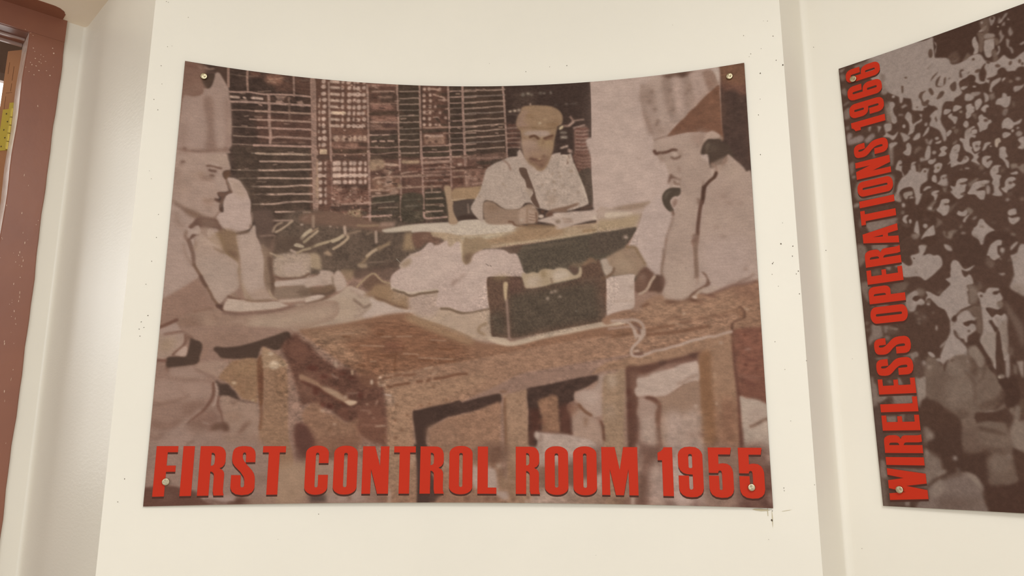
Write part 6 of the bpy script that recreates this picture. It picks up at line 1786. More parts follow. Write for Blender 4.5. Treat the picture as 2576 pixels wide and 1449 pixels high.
E a98f81 2.05 .8 1399 1717 6 0 0 6
K 73543f 5.52 .5 1382 1633 34 38 -1 118 -27 -6
E b7a08f 2.38 .7 1191 1677 7 0 0 5
P 5b3e36 4.64 .85 533 1498 32 0 23 22 20 32 4 24 -41 24 -27 5 -19 -74
K 5d4038 4.6 .8 528 1600 48 0 5 48 -35 -11
P 765343 6.25 .6 609 1565 119 -27 41 -2 2 65 -147 -1
K 7a5343 7.13 .5 770 1481 112 0 3 87 -112 0
P 684839 4.68 .7 664 1600 67 -5 54 8 17 14 -70 10 -64 8
P 9a7d67 6.1 .8 546 1643 66 -5 72 5 13 48 -81 26 -62 78 -77 -1 -8 -131
P 95796a 7.72 .7 613 1648 71 -10 102 -16 19 70 0 80 -146 22 -43 -77
K a28a80 6.14 .7 664 1773 127 -23 28 46 -152 1
K 51403a 3.42 .9 595 1764 63 1 7 31 -63 2
K 7a5848 3.88 .8 867 1775 38 0 1 24 -38 0
K 7b5a49 6.23 .5 921 1778 93 0 1 21 -87 0
L ad9485 4.66 2.33 .8 909 1754 1 45
E 6e4f41 2.69 .8 752 1782 9 0 0 7
E 6e4f41 3.06 .5 701 1779 8 0 0 5
K a98f80 3.96 .6 993 1601 14 11 -2 27 -13 16
E 6b4a39 2.4 .75 952 1515 9 0 0 5
E 6b4a39 2.39 .75 928 1546 8 0 0 7
E 6b4a39 2.38 .75 881 1542 8 0 0 7
E 6b4a39 2.35 .75 665 1514 8 0 0 5
E 6b4a39 2.39 .75 878 1512 8 0 0 5
L a68874 2.79 1.59 .8 847 1500 36 -2
P 46352e 1.58 0 1001 1574 3 0 55 0 0 119 -39 106 69 1 18 -27 -44 -21 -46 45 -6 -131
K 46352e 1.59 .9 1001 1571 55 0 -1 68 -39 0
K 4b3731 1.97 .9 1014 1639 43 -22 21 76 40 77 -29 30 -69 1
P 866654 4 .6 1058 1497 117 -9 1 86 -33 27 -19 11 -65 -41
K 907563 3.17 .6 1121 1612 31 11 -2 70 -25 -11
L a58c7d 3.97 2.06 .8 1124 1639 23 19
K 825f4f 4.7 .7 1096 1781 82 -8 1 27 -82 0
N 7.22 5.61 .1 151 2.41 1058 1502 117 0 1 72 -117 0
P 9e8679 3.88 .6 1903 1490 70 -14 18 91 -16 11 -32 -11 -26 -13
P 5b3e34 3.91 .7 1874 1449 40 16 0 86 -17 16 -23 -37
P 60443a 5.39 .8 1908 1557 40 13 43 8 21 -13 10 18 -17 37 -49 21 -46 16 0 -58
P 6b4e43 6.12 .8 1910 1599 26 5 33 -16 9 48 -29 47 -2 58 -7 62 -37 1
K 5d4238 6.11 .7 1909 1684 35 -6 -8 89 -29 0
L 9c8274 4.62 3.85 .7 1917 1610 -1 32 -9 29
P 9e857a 7.55 .85 2012 1578 48 -11 26 8 68 -3 4 114 3 51 -8 64 -155 1 1 -26 -38 27 -21 0 7 -62 14 -79 27 -26
K 8a6d62 6.1 .6 2011 1594 48 -11 -2 42 -41 -5
P ab9289 7.52 .6 2047 1630 36 5 13 52 1 90 -55 19
P 75564a 4.47 .7 2162 1572 17 5 -3 109 -11 77 1 -77
P 83675b 6.62 .7 2177 1583 114 -1 10 51 -10 164 -128 4
P 6a4c42 6.49 .85 2302 1577 99 5 3 175 -3 44 -90 1 0 -118
E a2887b 3.61 .8 2398 1617 8 0 -1 9
L 53362f 6.42 3.57 .8 2382 1730 -2 62
L a0877a 5.69 4.27 .8 2393 1747 2 35
K 6b4d43 4.5 .7 1998 1781 42 0 -1 20 -41 1
K 654740 4.44 .7 2113 1782 25 -1 -6 18 -30 1
E 593b31 3.78 .7 2156 1533 8 0 0 9
K 7c6054 4.56 .5 2099 1525 57 0 0 13 -58 3
K 68493d 5.35 .7 1813 1777 59 -1 -1 26 -59 1
L b0988b 6.09 2.28 .8 1881 1773 -1 29
K 5f4339 4.56 .7 1888 1778 53 -1 -12 24 -39 0
K a89082 4.52 .5 1956 1792 43 -18 4 28 -42 1
E a0877a 2.97 .7 2105 1782 6 0 0 5
N 13.49 11.99 .1 161 2.25 1903 1476 520 4 -22 321 -589 15
N 1.87 1.87 .05 171 2.55 -248 -43 2855 -13 -139 1956 -2539 1
N 11.91 1.7 .04 172 2.55 -248 -43 2855 -13 -139 1956 -2539 1
N 22.12 18.72 .04 173 2.55 -248 -43 2855 -13 -139 1956 -2539 1
"""
DATA2 = """
K 523d34 .71 1 -54 -505 943 478 -263 1952 -905 86
P 4a362e 1.42 1 355 0 324 2 1 -10 70 8 -28 220 -98 -28 -51 -13 -32 -8 -109 -16 -28 0 -36 -53
P 93827a 1.17 1 340 5 27 -3 1 18 8 12 0 17 -4 18 -4 15 6 30 13 8 12 -1 3 16 3 9 -10 13 14 -3 23 1 7 0 12 -7 19 -11 19 -6 22 1 12 13 8 22 20 16 22 -2 18 -11 9 12 9 11 14 4 23 -12 21 -4 60 0 -10 75 -68 -15 -20 -6 -11 9 -21 -6 -19 -18 -14 11 -9 9 -28 0 -6 14 -20 -2 -11 -13 2 -20 -16 -15 -15 11 -13 0 -19 21 13 31 -47 11 -91 -32 -116 -69 -89 -150 110 -47 74 13
P 4d3931 .92 1 368 20 5 13 3 16 -6 11 0 23 4 29 -6 -10 -2 -29
P 93827a .87 1 511 61 2 17 4 15 0 19 -6 17 -15 -1 6 -16 -4 -18 0 -19 6 -12
P 93827a 1 1 538 89 14 -2 16 4 1 16 -4 26 -6 2 -5 23 -11 3 -8 -9 -3 -30 3 -21
P 93827a .87 .85 524 45 23 -12 5 4 -7 12 -11 2 -9 -2
P 6f5b50 1.43 .8 521 49 33 17 16 10 1 16 -28 -4 -22 -17
P 93827a 1.07 .7 538 73 8 -8 8 1 16 10 1 11 -28 -4
P 6f5b50 1.44 .7 535 6 26 1 -6 54 -17 -7 -8 -40
P 93827a .93 .8 563 8 12 -3 7 9 -4 14 -12 13 -3 -20
E 4f3a31 .93 1 573 12 5 2 -1 7
P 93827a 1.41 .6 592 5 3 12 -6 16 5 8 13 -5 -6 -3
P 93827a .99 .75 615 12 8 2 -6 10 -9 7 -12 11 -6 -3 12 -11
K 93827a .91 .7 621 31 7 14 -10 -4
K 93827a 1.05 .7 602 47 9 -4 -2 15 -10 -2
E 9a8878 .71 1 587 53 3 1 0 3
E 93827a .94 .9 538 15 4 2 -1 5
P 93827a 1.12 .7 587 81 8 -11 2 18 5 10 -11 17 -9 4 7 -19
P 93827a 1.25 .75 617 83 7 -13 3 12 3 15 -10 9 -4 -16
P 6f5b50 1.41 .9 568 91 14 12 0 16 -9 6 -3 -12
P 93827a .98 .85 577 130 6 0 0 16 -6 13 -9 4 -3 -9 12 -6
P 6f5b50 1.41 .8 554 139 15 1 4 23 -3 20 -13 0 0 -19
P 93827a 1.11 .75 607 111 9 11 -5 20 8 8 4 18 -5 8 -6 -23 -7 -14
K 93827a .96 .8 644 148 17 -6 -1 10 -11 3
P 6f5b50 1.44 .85 523 66 14 12 -7 40 -6 14 -10 -10 6 -30
P 5f4a40 1.86 .8 415 101 24 -10 13 30 -12 23 -27 -8 -12 -16
K 93827a 1.49 .4 416 129 18 5 10 -7
K 6f5b50 1.46 .8 456 142 22 -29 11 15 -19 14
E 5b463c 1.01 .95 494 148 5 2 -1 5
E 5b463c .99 .95 540 178 6 3 -1 7
E 5b463c .98 .95 568 204 8 5 -2 6
E 5b463c .97 .95 608 209 4 4 -4 7
E 5b463c .96 .95 637 213 5 2 -1 8
E 5b463c .95 .95 644 226 4 2 -1 6
E 5b463c 1.02 .95 469 192 6 2 -1 6
E 5b463c 1.03 .95 452 176 10 1 1 6
E 5b463c 1.02 .95 472 160 4 2 -1 7
E 5b463c 1.01 .95 503 199 10 -1 1 7
E 5b463c 1.08 .95 353 67 8 3 -2 19
E 5b463c 1.07 .95 348 111 9 4 -1 13
E 5b463c 1.05 .95 397 154 7 3 -1 5
E 5b463c 1.04 .95 406 193 4 2 -1 6
P 4f3a31 1.14 1 512 197 13 -16 7 0 -6 13 4 21 -4 17 -7 16 -14 -11 1 -29
K 4f3a31 1.17 .9 439 193 12 -9 3 17 -10 5
P 5f4a40 1.06 .9 336 173 16 -13 17 -8 -8 11 -21 18
P 58433a 1.13 .95 362 175 12 -4 2 9 -11 15 3 12 14 3 2 -19 8 -10 1 14 -7 22 -23 -3 -6 -13
P 4f3a31 1.03 1 403 226 8 -8 16 -2 -2 24 -9 10 -10 -9
P 4f3a31 1.09 1 438 220 23 -8 15 -5 12 7 2 18 -18 1 -13 0 -19 7
P 4f3a31 1.17 1 565 223 14 -8 12 10 2 17 17 -1 17 12 4 -17 17 7 -6 54 -31 1 -16 -37 -17 -1 -10 -23
P 4f3a31 .98 1 545 250 10 -10 10 2 -8 15 -9 4
P 4f3a31 1.15 1 465 238 24 4 14 16 -3 22 -20 1 -16 -16
P 4f3a31 1.06 1 513 261 11 -1 7 14 -5 24 -8 -3 -5 -15
P 4f3a31 1.11 1 546 279 22 -7 9 13 -4 30 -11 9 -13 -5 -5 -25
P 4f3a31 1.03 1 586 299 13 -5 8 18 -4 14 -16 -6
K 4f3a31 1.22 1 607 328 31 1 -3 22 -39 -15
P 93827a .95 1 439 247 10 -7 16 -2 -3 12 -15 6
E 93827a .93 1 485 256 6 2 0 4
P 93827a 1.15 .8 472 276 26 6 3 9 -18 4 -13 -7
P 93827a 1.02 .9 608 302 22 4 11 -2 -12 14 -21 5
K 93827a .97 1 576 259 9 -4 1 8 -12 8
E 93827a 1.36 .7 624 277 8 3 -1 7
K 93827a 1.06 1 523 238 13 11 -3 12 -10 -9
P 93827a 1.12 .95 544 257 26 -5 -1 12 -28 18 -2 16 -8 -6 4 -17
E 6f5b50 1.24 1 601 279 6 2 -1 6
P 93827a 1.21 1 311 81 93 25 19 36 56 6 -6 46 -35 19 -1 24 0 25 -20 9 -7 19 -26 -9 -14 17 -5 25 -7 23 4 25 9 25 -1 32 -9 10 -4 -22 -8 -27 -21 -21 -11 -11 10 -22 -4 -15 21 -15 10 -2 -10 -17 -16 -8 -16 -23 6 25 -12 1 -5 10 -17 -6 -20 -10 2 -24 -2 -29 14 -17 11 -5 -1 -17 13 -4 19 -4 7 -15 -24 -20 -20 -24
P 93827a 1.18 1 253 75 17 1 -5 21 10 24 -9 14 14 11 -1 8 -24 -1 -19 -12 4 -16 -2 -27 -2 -9
P 93827a 1.21 1 195 53 3 19 -7 20 15 -3 11 -10 17 -11 5 -7 -23 -17
P 93827a 1.18 1 209 154 17 -11 10 21 -6 29 9 15 8 -6 18 -5 5 -29 -9 -7 -7 1 10 38 -23 6 -10 25 -9 -1 0 -28 -2 -27 -12 -10
P 93827a 1.11 1 185 218 13 1 5 16 -9 14 3 24 6 13 0 20 -12 5 -9 -15 -1 -17 -8 -22 0 -18 8 -6
P 93827a 1.16 1 234 296 12 -18 9 8 6 16 -1 31 10 -3 20 -7 6 -17 -9 -3 7 27 -25 11 -7 20 -6 9 -20 5 9 -19 1 -28 -8 -19
P 93827a 1.19 1 156 302 25 5 -3 28 -18 3 23 21 19 -11 -5 15 -16 15 -14 -15 -21 -10 11 -10 -3 -21
P 93827a 1.62 .9 157 91 16 -2 -5 27 11 33 -2 23 -12 -2 -7 -8 5 -25 -10 -32
E 93827a 1.06 1 175 65 7 3 -1 7
P 93827a 1.2 .9 199 113 10 -2 12 10 -9 5 -14 -6
E 93827a 1.04 1 201 197 6 2 -1 6
K 93827a 1.25 .8 225 248 15 -6 9 11 -21 5
E 93827a 1.01 1 227 333 6 2 -1 8
K 93827a 1.41 .6 212 275 14 5 4 9 -19 -6
K 93827a 1.17 .8 280 103 9 1 -6 12
P 5a453b 1.06 .95 331 209 9 1 7 22 -8 8 -9 -20
P 5a453b 1.05 .95 366 239 12 -4 5 10 -10 13 -15 5 -4 -4
P 5a453b 1.03 .95 404 225 11 -10 11 -1 0 22 -6 14 -11 -4
K 5a453b 1.07 .95 351 114 -13 11 -7 2 12 -8
P 5a453b 1.06 .95 339 182 11 -18 21 -12 -11 12 -16 14
P 5a453b 1.05 .95 356 199 6 -17 16 -11 -10 22 -4 15 18 6 5 -25 8 -6 -5 26 -15 8 -16 -6
P 5a453b 1.07 .95 293 224 9 -11 19 1 -11 8 -6 14 5 21 13 -6 6 10 -14 15 -13 -8 -3 -23 -6 -13
K 5a453b 1.05 .95 338 336 6 -9 3 20 -4 7
K 5a453b 1.1 .95 247 131 8 -2 6 7 -7 3
K 5a453b 1.08 .95 277 266 9 3 -3 7
K 5a453b 1.04 .95 403 192 8 -3 -6 9
K 5a453b 1.11 .95 234 160 9 6 -5 30 -5 -5
K 5a453b 1.08 .95 261 294 7 8 -4 32 -6 -7
P 553f36 1.17 .95 419 293 11 -15 20 -1 -4 20 2 17 -16 5 -12 -15
P 553f36 1.18 .95 385 295 10 -10 15 10 -2 19 -20 -7
P 553f36 1.17 .95 444 177 10 -4 5 8 -11 1 2 22 -9 -3
K 553f36 1.17 .95 439 224 31 -1 -3 26 -30 -14
P 93827a 1.02 1 404 323 9 -16 19 12 -7 6 -15 6
P 93827a 1.04 1 374 326 2 -13 18 4 4 7 -15 8
P 93827a 1.17 .9 386 344 10 -10 4 12 16 11 -11 23 -7 -19
K 93827a 1.03 1 372 407 10 -8 8 8 -15 14
P 93827a 1.06 1 289 394 20 -29 7 0 -4 15 -13 12
P 93827a 1.15 1 253 397 14 -18 14 -1 -2 19 -17 6
P 93827a 1.24 .95 211 356 14 7 19 23 -23 12 -5 -21
E 93827a 1.14 .9 306 350 4 5 -4 6
P 93827a 1.08 1 212 440 13 -10 2 -19 10 -5 8 19 -8 31 -15 -2
K 93827a .99 .9 258 440 17 -1 -15 4
K 6f5b50 1.52 .7 250 448 19 -19 13 12 -27 20
P 93827a 1.35 .6 297 408 9 5 -1 11 13 -10 4 7 -11 15 -11 -8
P 93827a 1.05 .95 295 453 8 -16 9 11 -9 35 -13 9 -3 -14
K 93827a 1.11 .9 330 434 23 -4 -10 11 -11 -4
E 93827a 1.19 .8 338 418 5 2 -1 6
E 6f5b50 1.19 1 321 472 6 2 -1 7
P 93827a 1.03 1 343 462 14 -6 10 11 -12 12 8 8 -12 7 -16 -5 13 -12
P 93827a 1.09 1 385 472 12 -9 11 6 -3 25 -22 -1 17 10 -7 19 -18 -5 -2 -19
P 93827a 1.26 1 165 390 25 -1 6 8 -18 11 -11 11
K 6f5b50 1.51 1 273 480 14 -2 3 14 -18 -5
P 93827a 1.08 .9 436 385 11 -2 0 19 -9 2 -6 -10
P 93827a 1.15 1 415 444 27 14 -4 38 -10 -8 -6 -23
K 93827a 1.31 .5 387 454 17 -10 -3 12 -12 4
E 7c6a5f 1.09 .8 430 339 5 2 -1 5
K 93827a 1.17 .6 392 392 14 -1 -6 7
E 6f5b50 1.31 .8 406 409 7 2 -1 8
P 93827a 1.08 1 448 291 6 -17 17 9 9 14 -12 9 -17 -4
P 93827a 1.06 .95 512 290 13 15 0 19 -13 5 1 -15
K 7c6a60 1.4 .8 525 305 20 -3 -1 23 -13 3
P 93827a .93 1 449 320 18 -1 3 9 8 8 -1 10 -6 9 -7 3 -5 11 -14 3 0 -21 4 -9
P 93827a .93 1 480 315 17 -7 5 10 -1 13 -18 20 -5 -13
P 5d483e .93 .8 466 324 11 6 0 16 -5 1 4 -12
P 93827a .99 1 496 350 14 -11 11 4 1 8 -9 2 -4 15 -8 -6
P 93827a 1.04 1 567 328 4 -14 10 6 3 12 10 3 -8 31 -15 5 -13 -15 -14 -8 6 -16 9 -2
P 93827a 1.51 .6 565 379 11 -4 3 9 -10 17 -8 -5
K 6f5b50 1.5 .8 595 357 10 3 -4 19 -6 -5
E 5f4b42 1.39 .8 539 388 4 1 -1 4
P 93827a .91 1 484 378 12 -7 5 10 8 8 5 12 -7 5 13 -6 4 12 -12 6 -6 14 -14 3 -11 2 0 -18 -4 -18 7 -5
E 58433a 1.12 1 506 399 7 2 -1 6
P 93827a .95 1 553 447 2 -20 8 -12 13 -4 11 14 5 10 12 -1 13 -4 -8 15 -17 2 -7 8 -10 2 -14 -10
P 93827a .95 1 551 480 2 -15 12 -1 12 9 -3 6 -15 6
E 93827a .95 1 584 465 4 1 -1 6
E 93827a 1.08 1 601 460 4 1 -1 4
P 93827a 1.21 .8 595 474 11 -2 6 15 -13 6 -7 -10
P 93827a 1.07 1 596 502 20 -4 -5 43 -19 -8 11 -11
P 93827a 1.1 .9 385 342 15 -6 -2 10 15 10 -4 18 -5 6 -4 -12 -7 -10
P 93827a 1.02 .95 405 327 9 -19 21 13 -14 8 -14 1
P 93827a 1.04 1 371 326 8 -14 16 8 -8 9 -12 4
E 7c6a5f 1.02 1 429 339 5 2 0 4
P 93827a 1.08 .9 435 385 7 -6 7 13 -3 12 -7 3 -6 -12
K 6f5b50 1.17 .9 391 392 14 -4 -1 8 -9 1
P 93827a 1.03 1 372 410 14 -12 4 10 -11 12 -7 1
K 6f5b50 1.16 .7 398 413 8 -11 10 4 -12 14
K 6f5b50 1.43 .9 462 357 17 6 -3 25 -7 -13
P 93827a 1 1 431 437 6 -19 19 -8 9 -2 4 7 -12 4 -4 14 19 -10 0 16 -17 0 12 6 -3 10 -10 -6 -8 6 -4 22 9 13 -3 7 7 18 8 0 12 -2 -10 7 3 11 -8 11 9 21 -16 -13 -12 -11 10 -12 -7 -16 -16 -15 -6 -23 6 -11 -14 -12 3 -10 12 12
P 93827a .92 1 453 472 14 -3 14 4 -6 17 -11 -1 13 6 -6 11 -13 2 -5 -17
E 66524a .92 1 466 488 5 2 -1 5
K 93827a .92 1 455 423 13 -3 3 11 -16 3
K 7d6a60 2.15 .5 438 412 18 -2 -7 27 -14 1
P 93827a .98 1 487 496 6 -11 13 -1 6 6 -12 7 -8 11 -11 4
E 93827a .83 1 510 502 3 1 0 3
P a08c7e .89 1 528 480 13 -1 2 16 -7 3 -6 14 -6 -5 0 -15
P 93827a .95 1 536 518 11 -4 9 8 -2 15 4 19 -9 4 9 16 -1 22 -6 -2 -4 -19 -8 -17 -7 -10 2 -19
P 93827a 1.01 1 386 471 15 -9 11 6 -5 19 -12 7 8 5 -6 17 -1 10 10 8 13 -12 7 -8 10 13 -6 12 -16 5 -18 -2 -23 4 0 -16 -12 2 8 -8 6 -9 -1 -19 8 -11
K 6a564c 1.14 .8 417 517 9 0 3 11 -9 2
K 6f5b50 1.45 .8 386 478 17 3 -9 5
P 93827a 1.03 1 336 488 11 -13 -1 -14 15 -4 8 11 -15 4 8 10 -3 10 -14 1
E 93827a 1.12 .85 337 418 7 2 -1 6
K 93827a 1.11 .9 328 434 24 -3 -3 9 -14 -1
K 6f5b50 1.45 .6 386 457 20 -15 -4 12 -12 7
E 93827a 1.19 .8 322 471 7 2 -1 7
P 93827a 1.19 .9 300 499 14 -1 10 -3 -1 13 -17 6 -7 -5
K 93827a 1.2 .7 308 425 15 -8 -12 23
K 93827a 1.2 1 306 447 3 14 -5 28 -7 -2
P 93827a .97 1 475 559 3 -20 11 -6 17 7 -5 6 -9 3 -1 10 11 -5 7 7 -7 11 -10 10 -11 -11
P 93827a 1.03 1 500 589 9 -10 13 -1 12 6 -9 5 -2 17 -9 5 14 9 -4 9 -6 20 -19 -4 5 -19 -7 -15 -1 -13
K 7b695e 2.04 .4 531 590 14 9 -11 15 -6 1
K 665248 1.71 .5 508 592 10 2 -5 7 -4 -4
P 7f6d62 1.33 .85 563 587 18 3 4 13 19 -7 -4 36 -12 -16 -7 -11 -16 0
P 93827a 1 1 558 621 15 -4 8 3 -3 9 -14 -3
E 6f5b50 1.54 .8 472 574 8 2 -1 10
E 93827a 1.14 .8 425 564 8 2 0 4
E 6f5b50 1.29 .8 405 563 5 1 -1 5
K 93827a 1.11 .6 473 597 11 -3 -5 5
P 93827a 1.11 1 316 527 15 -11 11 8 -4 12 -13 15 -12 0 4 -15
E 6a564b 1.18 .8 329 534 5 1 0 4
P 93827a 1.18 .95 303 575 7 -15 8 8 0 21 -12 0
P 93827a 1.17 .9 334 572 14 -4 6 7 -10 5 8 10 -6 14 -22 -5 11 -16
P 93827a 1.07 1 386 610 8 -11 22 3 4 6 -18 1 -8 8
K 7f6d62 1.26 .8 441 616 15 -6 -3 7 -11 5
P 93827a 1.18 .9 439 626 22 -1 17 1 13 4 -6 9 -25 -2
P 93827a 1.01 1 538 653 8 -16 15 -3 11 10 -13 4 -5 11
K 5c473d 1.44 .7 376 578 25 -1 -19 8
K 86746a 1.4 .4 446 548 19 8 3 12 -12 -7
P 93827a 1.37 1 172 589 7 -23 14 -21 11 -8 13 -8 11 -13 26 4 10 16 32 -10 -4 15 -2 21 -6 15 -20 10 -5 18 3 19 -6 15 -8 22 -14 -3 3 -24 -4 -30 -8 -16 -26 -1 -16 13 0 19 1 19 -24 -8 -3 -15
P 93827a 1.08 1 178 502 5 -18 11 -16 12 6 -4 10 -10 3 13 7 -5 17 7 18 -5 7 -10 -24
K 5a453b 1.08 .8 192 485 15 3 -3 6 -10 -4
P 93827a 1.14 1 236 493 10 -10 9 5 -3 7 -7 3 -10 1 16 4 0 24 -18 -13
K 4f3a31 1.21 .9 252 500 16 8 -8 25 -9 -3
P 4f3a31 1.53 1 207 463 52 12 -1 14 -20 0 -7 20 -14 20 -10 3 -4 -29 5 -17
K 6f5b50 1.51 .7 261 500 9 6 -6 33 -4 -4
P 93827a 1.12 1 269 535 9 -11 16 0 -2 23 -12 -1 -9 -2
E 5f4a40 1.05 1 282 537 5 1 -1 5
P 4f3a31 1.34 1 269 516 6 -9 27 13 14 1 -20 8 -7 38 10 16 -12 26 5 -41 1 -37 -15 -10
P 93827a 1.35 .85 271 479 18 7 5 -25 14 1 -6 31 -16 1 -15 1
E 93827a 1.19 1 307 505 10 3 -1 9
P 93827a 1.11 1 315 524 10 -6 18 5 -4 18 -13 12 -11 -3 -2 -8 11 -11
E 63503f 1.03 .85 329 535 5 1 -1 5
P 93827a 1.18 .95 303 571 8 -11 6 7 -3 26 -8 -8
P 93827a 1.46 .9 316 598 15 -12 4 -14 17 -4 1 8 -12 5 13 4 0 26 -12 2 -17 -10
K 7d6b60 1.46 .7 335 616 15 4 -6 20 -11 -11
E 5d483e 1.1 .9 342 581 4 1 0 4
P 4f3a31 1.14 1 180 607 6 -12 13 -8 22 -1 11 9 1 17 1 11 -12 0 9 -20 -19 -4 -15 4 0 22 -3 10 -11 -11
P 8c7b71 1.14 1 196 608 11 -5 21 2 1 14 -15 5 -10 8 -7 -10
K 4f3a31 1.06 1 210 622 14 -1 -8 8
E 93827a 1.14 1 224 631 8 2 -1 6
P 4f3a31 1.51 1 198 641 34 -8 0 27 -3 47 -8 31 -14 39 -38 3 0 -54 14 -34 0 -27 15 -5
E 93827a 1.37 1 191 653 7 2 -1 9
E 7f6d62 1.53 .7 186 682 6 1 -1 8
P 93827a 1.06 1 182 708 8 -12 16 1 -10 11 2 19 -7 1 -7 -9
E 93827a .98 1 209 723 5 1 -1 9
P 4f3a31 1.53 .95 140 628 25 0 17 20 -1 16 -22 22 2 23 19 9 -7 63 -16 36 -12 -2 13 -145 -22 -5
K 5f4b42 1.89 .7 175 717 32 18 -11 13 -18 -14
P 4f3a31 1.19 1 256 618 4 -21 16 -14 14 -2 18 7 17 18 11 21 -5 7 -16 -25 -15 -10 -21 -2 -10 8 -1 10 -6 7
P 93827a 1.12 1 268 610 11 -11 14 1 4 7 -12 2 -13 5
K 7f6d62 1.11 .9 286 622 19 -8 5 -4 -13 10
P 93827a 1.1 1 294 635 5 -12 19 0 4 6 -15 7 9 2 -6 19 -8 4 0 -16
P 4f3a31 1.48 1 240 675 14 -26 20 -8 19 2 7 17 -11 14 -13 12 6 12 35 16 7 17 -19 9 -10 8 -4 12 -21 -1 -7 -15 -10 3 3 14 -14 2 -6 -33 1 -29
K 5f4a42 2.22 .7 254 721 20 2 4 11 -23 -5
P 7d6b60 1.84 .75 272 685 13 -12 15 -13 13 9 -13 28 -9 3
E 93827a 1.47 1 285 688 8 2 -1 6
P 93827a 1.01 1 306 696 10 -11 9 -21 16 -2 13 6 -4 12 -14 2 13 8 1 16 -12 18 -13 2 -8 -12 -10 -10
P 4f3a31 1.23 .95 308 668 7 -17 28 -6 25 16 9 18 -12 10 -13 -1 4 -14 -10 -13 -21 0 -9 19 -15 12 -10 3 7 -19
E 5c473d 1.16 1 339 684 6 1 0 4
P 6b574d 1.79 .8 350 701 20 -13 11 -5 -18 21 -15 15
P 93827a 1 1 360 638 7 -3 -5 -19 15 6 9 -18 16 -7 17 5 -1 10 -20 5 17 7 -4 12 -4 14 -16 7 12 8 -16 9 -9 -5 -11 -16
E 5c473d 1.14 1 402 618 9 2 0 4
E 6a564c 1.06 1 400 659 7 2 0 3
P 4f3a31 1.43 .8 371 594 11 -18 30 -7 23 14 21 24 -27 5 -5 -9 -24 -9 -16 6 -7 22 -8 -7
P 93827a 1.11 1 417 661 15 -20 8 -13 29 -2 6 1 -1 10 -11 2 -5 7 13 11 -4 34 -8 3 -13 -21 -12 -6
K 4f3a31 1.11 1 446 655 26 -1 -1 8 -24 -1
P 7f6d62 1.76 .7 421 623 17 -8 18 -6 -6 9 -22 20
P 93827a 1.06 1 372 729 7 -11 11 8 14 -7 5 9 -10 15 -18 -4
P 7d6b60 1.4 .9 404 719 9 -6 13 16 -12 13 -5 -9
P 93827a 1.05 .95 388 761 8 -13 18 -9 -13 17 -7 11
K 93827a 1.39 .7 426 752 11 0 -10 13 -9 -5
E 93827a 1.41 1 384 806 7 2 -1 5
K 7d6b60 1.41 .7 372 783 10 -13 3 11 -7 6
P 7f6d62 1.57 .85 318 789 7 -3 0 18 8 4 2 -15 14 -5 18 4 -15 12 -11 16 -17 -11
P 6f5c52 1.6 .8 299 728 21 21 -18 16 -9 1 11 -21
E 93827a 1.11 1 260 752 8 2 -1 9
P 93827a 1.12 1 218 766 8 -30 8 -11 3 19 -2 39 -13 -13
P 7c6a60 1.64 .9 210 775 26 3 -2 12 -15 8 -10 -10
P 93827a 1.1 1 241 797 19 -25 20 -14 9 -3 1 13 0 23 -14 5 -19 -1 -12 8
P 4f3a31 1.46 1 247 798 19 -1 23 -1 8 10 -11 23 -47 4 -3 -19
E 8b796e 1.47 .8 244 829 14 3 -1 6
K 93827a 1.43 .8 315 835 15 6 12 12 -22 -4
P 93827a 1.24 1 412 814 9 -18 14 -12 11 -18 11 13 -8 68 -10 13 -7 -17 -13 -15
P 93827a 1.09 1 501 614 25 5 1 8 -8 8 2 18 -5 13 9 25 -9 4 -22 -9 6 -11 1 -23 -3 -11 5 -11
P 93827a 1.01 1 524 666 10 0 4 -14 8 -13 15 -3 11 10 -13 7 10 12 -11 10 -13 4 -7 10 -11 -12
E 58433a 1.14 1 554 655 6 2 -1 5
P 93827a 1.04 1 416 661 8 -13 10 -16 14 -9 28 3 10 5 -7 5 -15 2 10 7 -20 8 17 12 -1 15 -13 14 -11 -13 -7 -12
P 4f3a31 1.04 1 445 654 18 -7 15 2 -12 9 -17 0
K 7d6b60 1.39 .8 460 632 17 6 -4 10 -12 -6
E 93827a 1.04 1 476 629 8 2 -1 4
P 93827a 1.24 .8 480 644 8 5 1 15 -4 14 -9 -2 0 -17
E 93827a 1.47 .8 538 714 6 1 -1 6
E 6f5b50 1.64 .7 582 722 7 2 -1 7
K 67544a 2.01 .6 542 686 14 3 -4 14 -12 -3
P 93827a 1.06 1 533 760 7 -8 18 0 1 16 -5 6 -14 0 -6 -4
P 4f3a31 .86 1 541 779 8 -3 11 0 -5 7 -10 0
P 93827a 1.12 1 533 777 11 7 19 0 4 9 -13 11 -12 3 -9 -13
P 93827a 1.03 1 444 767 8 6 9 12 13 18 11 14 -13 3 -14 7 -12 15 -4 16 -7 2 -2 -13 -5 -16 -14 -11 0 -15 8 2 -2 -13 13 -2 3 -12
E 6f5b50 1.37 .8 447 795 7 2 0 4
K 7d6b60 1.73 .8 413 815 12 7 7 10 -12 -3
K 67544a 1.63 .8 478 784 13 1 -1 7 -12 -3
E 5d4940 2 .8 524 821 9 2 -1 8
E 7d6b60 1.45 .9 539 844 8 2 -1 6
P 93827a 1.18 .95 525 892 5 -11 14 -9 6 1 -4 9 -9 8 -11 9
P 93827a 1.01 1 464 870 11 -10 14 -7 12 3 1 9 -4 10 -10 0 -3 11 0 18 3 5 3 8 -11 5 -10 3 -10 -9 -3 -10 -8 -2 6 -14
E 93827a 1.33 1 500 894 7 1 -1 10
K 7a685d 1.46 .7 494 910 12 -10 -10 15
K 93827a 1.33 .7 485 921 10 1 -3 6
P 6b574d 2.02 .7 446 911 14 7 10 17 -10 17 -15 -14
P 4a362e 1.68 .6 446 844 17 -19 21 -5 40 14 27 27 -12 12 -13 10 -16 -4 -1 -22 -16 -6 -19 6 -17 14 -12 -7
